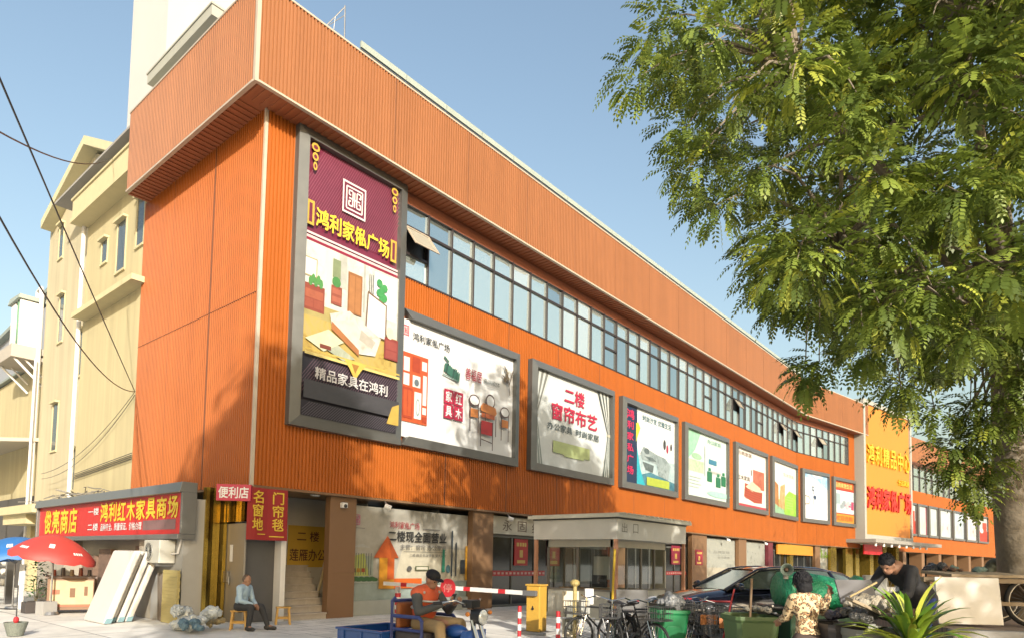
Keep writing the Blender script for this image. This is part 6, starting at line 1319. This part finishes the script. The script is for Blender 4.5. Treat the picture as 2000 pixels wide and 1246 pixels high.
def umbrella(label, c, r, h, colr, rim, wh, tilt=(0, 0)):
    t = thing('market_umbrella', label, 'umbrella', c, 0, 'market umbrellas by the lane shops'); m = MB(); n = 8; K = 6; vs = [(0, 0, h)]; M = Matrix.Rotation(tilt[0], 3, 'X') @ Matrix.Rotation(tilt[1], 3, 'Y')
    P = lambda a, f: Vector((0, 0, h-.5)) + M @ Vector((r*f*math.cos(a), r*f*math.sin(a), .5-.55*f**1.9))
    seg = 32
    def RR(k, f): a = 2*math.pi*k/seg; sc = 1-.05*abs(math.sin(a*n/2))*0 - .045*(1-abs(math.cos(a*n/2)))*f; return P(a, f*sc)
    vs = [P(0, 0)]; fs = []
    for i in range(1, K+1): vs += [RR(k, i/K) for k in range(seg)]
    fs += [(0, 1+k, 1+(k+1) % seg) for k in range(seg)]
    for i in range(K-1): fs += [(1+i*seg+k, 1+(i+1)*seg+k, 1+(i+1)*seg+(k+1) % seg, 1+i*seg+(k+1) % seg) for k in range(seg)]
    o = len(vs); vs += [RR(k, 1)-Vector((0, 0, .10+.02*(k % 2))) for k in range(seg)]; fs += [(1+(K-1)*seg+k, o+k, o+(k+1) % seg, 1+(K-1)*seg+(k+1) % seg) for k in range(seg)]
    m.add(vs, fs); cn = m.build('canopy', [colr], t, local=True, smooth=True)
    m = MB()
    for k in range(n):
        a = 2*math.pi*k/n; m.path([P(a, .05)-Vector((0, 0, .03)), P(a, .5)-Vector((0, 0, .02)), P(a, 1)-Vector((0, 0, .01))], .006, 4); m.path([P(a, .55)-Vector((0, 0, .02)), Vector((0, 0, h-.75))], .006, 4)
    m.build('ribs', STEEL, t, local=True); m = MB(); m.cyl((0, 0, .01), (0, 0, h-.02), .022, n=10); m.cyl((0, 0, .01), (0, 0, .08), .2, .16, n=18); m.build('pole', STEEL, t, local=True)
    m = MB()
    for k in range(n):
        a0 = 2*math.pi*(k+.5)/n
        for j in range(3): 
            da = .16
            q = [P(a0-da*.6, .62+.0*j)+Vector((0, 0, .012)), P(a0+da*.6, .62)+Vector((0, 0, .012)), P(a0+da*.5, .74)+Vector((0, 0, .012)), P(a0-da*.5, .74)+Vector((0, 0, .012))]
        if k % 2: m.quad(*q)
        else:
            for e in (-.12, -.04, .04, .12): m.quad(P(a0+e-.03, .80)+Vector((0, 0, .014)), P(a0+e+.03, .80)+Vector((0, 0, .014)), P(a0+e+.028, .86)+Vector((0, 0, .014)), P(a0+e-.028, .86)+Vector((0, 0, .014)))
    m.build('printed_mark', wh, cn, local=True); return t
umbrella('red market umbrella with small white prints over the snack stall', cam2w((108-PPX)/FPX*16.9, 16.9), .98, 2.02, mat('umbrella_red', (.52, .055, .045), .6, 0, .1), None, WHT, (.10, .12))
umbrella('blue market umbrella half hidden behind the red one', cam2w((34-PPX)/FPX*18.3, 18.3), 1.15, 1.98, mat('umbrella_blue', (.03, .17, .48), .6, 0, .15), None, WHT, (-.05, -.1))
ST = thing('snack_counter', 'snack counter with a cream picture front under the red umbrella', 'counter', cam2w((146-PPX)/FPX*17.6, 17.6), -.32)
m = MB(); m.box(-.52, -.3, .10, .52, .3, .92); m.build('cabinet', mat('counter_brown', (.26, .15, .09), .7), ST, local=True); m = MB(); m.box(-.58, -.36, .92, .58, .34, .97); m.build('top', mat('counter_top', (.18, .13, .11), .5), ST, local=True)
m = MB(); m.box(-.46, -.312, .18, .50, -.302, .86, 0); m.box(-.02, -.318, .42, .10, -.313, .66, 1); m.box(.30, -.318, .46, .38, -.313, .7, 1); m.box(-.46, -.318, .18, .5, -.313, .24, 2); m.box(-.44, -.318, .5, -.24, -.313, .62, 2); m.build('picture_front', [pc((.66, .52, .30)), pc((.22, .10, .04)), pc((.55, .16, .08))], ST, local=True)
random.seed(5)
for k in range(5):
    m = MB(); x = -.4+.2*k; m.cyl((x, 0, .97), (x, 0, 1.13+.05*(k % 2)), .055, .045, 12); tag(m.build('jar', mat('jar_%d' % (k % 3), [(.4, .1, .06), (.12, .1, .1), (.45, .35, .2)][k % 3], .3)), ['red', 'black', 'tan', 'taller red', 'right-hand black'][k]+' jar standing on the snack counter', 'jar', 'jars on the snack counter').matrix_world = ROOTM[ST.name]
DG, MG = mat('plant_green', (.03, .14, .04), .5, 0, .35, 4), mat('plant_green_light', (.07, .24, .05), .5, 0, .3, 4)
def bush(name, label, c, r, h, n, seed, mats, ls=.09):
    random.seed(seed); t = thing(name, label, 'plant', c); m = MB()
    for k in range(n):
        a, z = random.uniform(0, 6.28), random.uniform(.25, 1)*h; rr = r*math.sqrt(random.random())*(.6+.4*math.sin(z/h*3.1)); p = Vector((rr*math.cos(a), rr*math.sin(a), z)); d = Vector((math.cos(a), math.sin(a), random.uniform(-.5, .8))).normalized(); s_ = d.cross(Vector((0, 0, 1))).normalized(); L_ = ls*random.uniform(.7, 1.4)
        m.add([p, p+d*L_*.5+s_*L_*.3, p+d*L_, p+d*L_*.5-s_*L_*.3], [(0, 1, 2, 3)], k % len(mats))
    m.build('leaves', mats, t, local=True); m = MB()
    for k in range(5): m.path([(0, 0, .1), (random.uniform(-.5, .5)*r, random.uniform(-.5, .5)*r, h*.6)], .01, 5)
    m.build('stems', mat('stem', (.1, .08, .04), .8), t, local=True); m = MB(); m.cyl((0, 0, 0), (0, 0, .26), .14, .18, 16); m.build('pot', mat('dark_pot', (.09, .075, .065), .7), t, local=True); return t
bush('potted_shrub', 'tall green potted shrub behind the red umbrella pole', cam2w((78-PPX)/FPX*18.0, 18.0), .32, 1.35, 260, 3, [DG, MG]); bush('potted_shrub', 'smaller potted shrub beside the snack counter', cam2w((100-PPX)/FPX*18.4, 18.4), .25, 1.0, 160, 4, [DG, mat('plant_red', (.3, .08, .06), .5)])
plank('crate', 'grey crate on the ground left of the snack counter', 'crate', cam2w((100-PPX)/FPX*16.9, 16.9, .17), .36, .3, .34, 0, 0, .3, mat('grey_crate', (.38, .37, .35), .7))
plank('crate', 'dark low crate between the potted shrubs and the white panel', 'crate', cam2w((73-PPX)/FPX*17.3, 17.3, .15), .42, .3, .28, 0, 0, .1, mat('dark_crate', (.07, .06, .055), .7))
plank('white_sheet', 'white upright panel leaning left of the potted shrubs', 'panel', cam2w((49-PPX)/FPX*18.2, 18.2, .62), .20, .04, 1.22, 0, .04, fz-.3, WHITEP)
RK = thing('pot_rack', 'rack holding rows of round white pots at the far left edge', 'rack', cam2w((4-PPX)/FPX*20, 20), fz); m = MB()
for z in (.15, .55, .85, 1.15, 1.45): m.box(-.45, -.16, z-.02, .34, .16, z)
for x in (-.45, .3): m.box(x, -.16, 0, x+.04, .16, 1.7)
m.build('frame', STEEL, RK, local=True)
pk = None
for j, z in enumerate((.55, .85, 1.15, 1.45)):
    for i in range(3):
        nm = 'white round pot, rack row %s from the top, %s' % (['four', 'three', 'two', 'one'][j], ['left of three', 'middle of three', 'right of three'][i])
        p0 = ROOTM[RK.name] @ Vector((-.26+.22*i, -.03, z))
        if pk is None: m = MB(); m.lathe([(.0, 0), (.07, 0), (.1, .08), (.105, .14), (.085, .2), (.07, .21), (.0, .19)], (0, 0, 0), 16); pk = tag(m.build('white_pot', mat('pot_white', (.66, .64, .58), .4), smooth=True), nm, 'pot', 'white pots on the rack'); pk.location = p0
        else: o = pk.copy(); COL.objects.link(o); o.location = p0; o['label'] = nm
BK = thing('basket_stand', 'woven grey basket with a dark upright rod at the lower left corner', 'basket', cam2w((43-PPX)/FPX*12.6, 12.6)); m = MB(); m.lathe([(0, .01), (.13, .01), (.19, .22), (.20, .26), (.175, .26), (.11, .05), (0, .05)], (0, 0, .0), 18); m.build('basket', mat('woven', (.22, .24, .20), .85, 0, .5, 40), BK, local=True); m = MB(); m.cyl((0, 0, .05), (.0, 0, .95), .012, n=8); m.path([(0, 0, .50), (-.35, -.02, .53), (-.7, -.05, .5)], .012, 6); m.build('rod', BLACK, BK, local=True); m = MB(); m.ell((.0, 0, .30), (.05, .05, .07), 10); m.build('red_knob', RDP, BK, local=True)
# dracaena in a pot at the lower right
random.seed(21)
DR = thing('potted_plant', 'strap-leaved yellow-green potted plant at the lower right in front of the man in black', 'plant', cam2w((1778-PPX)/FPX*6.5, 6.5)); LM = [mat('strap_leaf', (.28, .42, .04), .35, 0, .3, 5), mat('strap_leaf_dark', (.13, .27, .03), .35, 0, .3, 5), mat('strap_leaf_yellow', (.52, .56, .08), .35, 0, .2, 5)]
m = MB()
for k in range(96):
    a = random.uniform(0, 6.28); el = random.uniform(.35, 1.5); L_ = random.uniform(.42, .74); wd = random.uniform(.028, .044); z0 = .86+random.uniform(-.18, .05); h = Vector((math.cos(a), math.sin(a), 0)); s_ = Vector((-math.sin(a), math.cos(a), 0)); N = 7; pts = []
    for i in range(N+1):
        f = i/N; ang = el-1.3*f*f*(1.2-el/2); 
        if i == 0: p = Vector((0, 0, z0)); 
        else: p = p + (h*math.cos(ang)+Vector((0, 0, math.sin(ang))))*L_/N
        w_ = wd*(math.sin(math.pi*min(1, .12+f*.88))**.6) if i < N else .002
        pts.append((p-s_*w_+Vector((0, 0, w_*.35)), p.copy(), p+s_*w_+Vector((0, 0, w_*.35))))
    vs = [q for t_ in pts for q in t_]; m.add(vs, [(3*i+j, 3*i+j+1, 3*i+j+4, 3*i+j+3) for i in range(N) for j in range(2)], k % 3)
m.build('leaves', LM, DR, local=True, smooth=True); m = MB(); m.path([(0, 0, .4), (.01, 0, .7), (0, 0, .9)], .03, 8); m.build('stem', mat('stem', (.1, .08, .04)), DR, local=True); m = MB(); m.lathe([(0, 0), (.14, 0), (.19, .42), (.21, .45), (.17, .45), (.0, .40)], (0, 0, 0), 20); m.build('pot', mat('terracotta', (.36, .17, .09), .8, 0, .15), DR, local=True)
# ------------------------------------------------------------------ trees
BARK = mat('bark', (.26, .215, .155), .9, 0, .35, 5, .9, 16)
def leaf_mat(name, col, tr=.35):
    m = bpy.data.materials.new(name); m.use_nodes = True; n = m.node_tree.nodes; l = m.node_tree.links; b = n['Principled BSDF']
    tc = n.new('ShaderNodeTexCoord'); t = n.new('ShaderNodeTexNoise'); t.inputs['Scale'].default_value = 1.7; t.inputs['Detail'].default_value = 5
    mx = n.new('ShaderNodeMix'); mx.data_type = 'RGBA'; mx.inputs[6].default_value = (*[c*.55 for c in col], 1); mx.inputs[7].default_value = (*[min(1, c*1.5) for c in col], 1)
    l.new(tc.outputs['Object'], t.inputs[0]); l.new(t.outputs[0], mx.inputs[0]); l.new(mx.outputs[2], b.inputs['Base Color']); b.inputs['Roughness'].default_value = .42
    tb = n.new('ShaderNodeBsdfTranslucent'); l.new(mx.outputs[2], tb.inputs[0]); ms = n.new('ShaderNodeMixShader'); ms.inputs[0].default_value = tr
    l.new(b.outputs[0], ms.inputs[1]); l.new(tb.outputs[0], ms.inputs[2]); l.new(ms.outputs[0], n['Material Output'].inputs[0]); return m
LF = [leaf_mat('leaf_dark', (.088, .125, .022)), leaf_mat('leaf_mid', (.19, .245, .04)), leaf_mat('leaf_yellow', (.33, .36, .05))]
def spray(m, p, d, L_, n, lw, mi):
    """one feather-shaped compound leaf: a drooping stalk with paired leaflets"""
    d = d.normalized(); s_ = d.cross(Vector((0, 0, 1)))
    if s_.length < .05: s_ = Vector((1, 0, 0))
    s_.normalize(); pts = []; q = p.copy()
    for i in range(n+1):
        pts.append((q.copy(), d.copy())); q = q+d*L_/n; d = (d+Vector((0, 0, -.16))).normalized()
    for i in range(1, n+1):
        c, dd = pts[i]; ll = lw*(1.05-.35*abs(i/n-.45))
        for sd in ((-1, 1) if i < n else (0,)):
            ax = (dd*.55+s_*sd*.9+Vector((0, 0, -.28+random.uniform(-.2, .2)))).normalized(); w_ = ax.cross(dd if sd else s_).cross(ax)
            if w_.length < 1e-3: continue
            w_ = w_.normalized()*ll*.24
            m.add([c, c+ax*ll*.45+w_, c+ax*ll, c+ax*ll*.5-w_], [(0, 1, 2, 3)], mi)
def inside(x, y, poly):
    r = False; n = len(poly)
    for i in range(n):
        (x0, y0), (x1, y1) = poly[i], poly[i-1]
        if (y0 > y) != (y1 > y) and x < (x1-x0)*(y-y0)/(y1-y0)+x0: r = not r
    return r
def proj(P):
    q = P-CAM; z = q.dot(FW); return (PPX+FPX*q.dot(RT)/z, PPY-FPX*q.dot(UP)/z, z)
random.seed(11)
TB = cam2w((1992-PPX)/FPX*10.6, 10.6, TZ)
TREE = thing('street_tree', 'large street tree with feathery drooping foliage and a thick trunk beside the cargo cart', 'tree', TB)
fork = at(1968, 690, 10.4)
m = MB(); tp = [TB-Vector((0, 0, .05)), TB+Vector((0, 0, .25)), at(1978, 1000, 10.55), at(1972, 850, 10.5), fork]
m.path(tp, [.38, .28, .25, .23, .22], 16); m.build('trunk', BARK, TREE, smooth=True)
CTR = cam2w(7.3, 9.4, 7.6); RX, RD, RZ = 6.6, 3.0, 5.6
OUT = [(1330, -900), (1312, 0), (1262, 110), (1222, 140), (1240, 190), (1300, 215), (1318, 285), (1325, 380), (1395, 425), (1468, 470), (1470, 545), (1462, 570), (1540, 585), (1600, 610), (1650, 640), (1690, 670), (1740, 710), (1790, 760), (1840, 820), (1870, 860), (1890, 900), (1900, 760), (1960, 700), (2010, 760), (2300, 800), (2800, 400), (2800, -900)]
cl = []; tries = 0
while len(cl) < 270 and tries < 40000:
    tries += 1
    u = Vector((random.uniform(-1, 1), random.uniform(-1, 1), random.uniform(-1, 1)))
    if u.length > 1 or u.length < .35: continue
    P = CTR + _rt*u.x*RX + f2*u.y*RD + Vector((0, 0, u.z*RZ))
    x, y, z = proj(P)
    if z < 5.2: continue
    if not inside(x, y, OUT): continue
    mr = 55
    if not all(inside(x+a*mr, y+b*mr, OUT) for a, b in ((1, 0), (-1, 0), (0, 1))): 
        if random.random() < .8: continue
    if any((P-c).length < .66 for c in cl): continue
    cl.append(P)
NB = len(cl)
EDGE = [(1250, 150, 8.6), (1290, 40, 8.8), (1330, 150, 8.6), (1345, 330, 8.6), (1400, 400, 8.4), (1340, 250, 8.7), (1490, 500, 8.7), (1500, 560, 8.7), (1535, 590, 8.8), (1655, 645, 9), (1600, 705, 9.0), (1572, 735, 9.1), (1705, 690, 9.2), (1765, 740, 9.4), (1825, 800, 9.6), (1850, 870, 9.8), (1880, 930, 10), (1860, 900, 9.9), (1905, 860, 9.8), (1935, 905, 9.9), (1908, 965, 10.0), (1992, 800, 9.3), (1955, 770, 9.2), (1895, 800, 9.6), (1990, 720, 9.0), (1930, 830, 9.5), (1600, 600, 8.4), (1690, 690, 8.2), (1760, 760, 8.2), (1780, 640, 7.4), (1820, 560, 7.2), (1880, 380, 7.0), (1940, 330, 7.0), (1720, 470, 7.4), (1650, 250, 7.6), (1900, 650, 7.3), (1560, 480, 8), (1480, 330, 8.2), (1430, 200, 8.3), (1400, 80, 8.3)]
cl += [at(*e) for e in EDGE]
cr = MB(); br = MB(); tw = MB()
limbs = []
for k, (px, py, D) in enumerate(((1850, 380, 9.6), (1700, 300, 9.0), (1560, 150, 8.8), (1960, 200, 10), (1760, 560, 9.2), (2150, 250, 10.2), (2200, 560, 10), (1880, 40, 8.6), (1640, 480, 8.9))):
    e = at(px, py, D); mid = fork.lerp(e, .5)+Vector((0, 0, .35)); br.path([fork-Vector((0, 0, .2)), fork.lerp(mid, .5)+Vector((0, 0, .1)), mid, e], [.19-.012*k, .13, .08, .03], 9); limbs += [mid, e, mid.lerp(e, .5), fork]
for i, c in enumerate(cl):
    b = min(limbs, key=lambda q: (q-c).length); ln = (c-b).length; mid = b.lerp(c, .55)+Vector((random.uniform(-.1, .1)*ln, random.uniform(-.1, .1)*ln, .10+.16*ln)); q1 = b.lerp(mid, .5)+Vector((0, 0, .05*ln)); tw.path([b, q1, mid, mid.lerp(c, .6)+Vector((0, 0, .04*ln)), c], [.016+.012*ln, .014+.008*ln, .012+.004*ln, .010, .006], 6)
    sun = (c-CTR).normalized().dot(SUN); x, y, z = proj(c)
    edge = i >= NB or x < 1500
    r_ = .50 if not edge else (.36 if y < 560 else .25)
    for k in range(66 if not edge else 46):
        v = Vector((random.gauss(0, 1), random.gauss(0, 1), random.gauss(0, 1))).normalized()
        p = c+Vector((v.x*r_, v.y*r_, v.z*r_*.8))*random.uniform(.2, 1)
        d = (v+Vector((0, 0, -.1))).normalized(); d.z = min(d.z, .5)
        mi = 2 if random.random() < (.05 if edge else .10+.12*(i % 5 == 0)+.35*(i > NB+15)) else (1 if random.random() < .5 else 0)
        spray(cr, p, d, random.uniform(.24, .40), 7, random.uniform(.085, .125) if not edge else random.uniform(.065, .095), mi)
# hanging twig at the left edge of the crown
cr.build('crown', LF, TREE); br.build('limb', BARK, TREE, smooth=True); tw.build('twigs', BARK, TREE)
def card_tree(name, label, base, h, r, n, seed, zlow=.35, leaf=.24, grp=None, lean=(0, 0)):
    random.seed(seed); t = thing(name, label, 'tree', base, 0, grp); m = MB(); m.path([(0, 0, -.05), (.05, .02, h*.25), (-.05, .05, h*.55)], [.24, .17, .09], 12)
    for k in range(6):
        a = k*1.05; m.path([(-.0, .03, h*(.3+.04*k)), (r*.3*math.cos(a), r*.3*math.sin(a), h*(.45+.05*k)), (r*.65*math.cos(a), r*.65*math.sin(a), h*(.55+.06*k))], [.08, .05, .02], 7)
    m.build('trunk', BARK, t, local=True, smooth=True); m = MB(); cs = []
    for k in range(64):
        u = Vector((random.gauss(0, 1), random.gauss(0, 1), random.gauss(0, 1))).normalized()*random.uniform(.4, .88); cs.append(Vector((u.x*r, u.y*r, h*(zlow+1)/2+u.z*h*(1-zlow)/2)))
    for k in range(n):
        c = random.choice(cs); v = Vector((random.gauss(0, 1), random.gauss(0, 1), random.gauss(0, 1)))*.24*r*.55; p = c+v; d = Vector((random.gauss(0, 1), random.gauss(0, 1), random.gauss(0, .6)-.2)).normalized(); s_ = d.cross(Vector((0, 0, 1))).normalized(); L_ = leaf*random.uniform(.6, 1.4)
        for j in range(3):
            q = p+d*L_*.5*j+s_*L_*.2*(j-1); m.add([q, q+d*L_*.4+s_*L_*.2, q+d*L_*.85, q+d*L_*.4-s_*L_*.2], [(0, 1, 2, 3)], 0 if k % 5 < 2 else (1 if k % 5 < 4 else 2))
    m.build('crown', LF, t, local=True); return t
G_ = 'street trees along the road'
card_tree('roadside_tree', 'leafy street tree standing right behind the viewpoint, shading the building corner', (-9.7, -18.3, 0), 14.4, 3.15, 15000, 31, .30, .36, G_)
card_tree('roadside_tree', 'second leafy street tree along the road, just right of the big feathery tree', (14.5, -17.6, 0), 10.7, 3.6, 4600, 32, .32, .24, G_)
card_tree('roadside_tree', 'third leafy street tree along the road to the right', (27.5, -17.0, 0), 10.1, 3.4, 4200, 33, .3, .26, G_)
card_tree('roadside_tree', 'fourth leafy street tree along the road, toward the sign tower', (38.6, -16.0, 0), 9.8, 3.0, 3600, 34, .3, .28, G_)
card_tree('roadside_tree', 'farthest leafy street tree along the road, in front of the far wing', (56, -13.5, 0), 9.8, 3.6, 3600, 35, .25, .3, G_)
card_tree('roadside_tree', 'unseen leafy tree added behind the viewpoint to shade the bins', (-3.5, -25.5, 0), 9.0, 4.2, 2300, 36, .25, .3, 'unseen trees added for shade')  # this and the next two: unseen, put in to shade the foreground
card_tree('roadside_tree', 'second unseen leafy tree added behind the viewpoint to shade the trike', (-13.5, -25.5, 0), 8.6, 4.0, 1900, 37, .25, .3, 'unseen trees added for shade')
card_tree('roadside_tree', 'third unseen leafy tree added for shade behind the viewpoint, toward the right', (6.5, -26.5, 0), 9.0, 4.2, 2300, 38, .25, .3, 'unseen trees added for shade')
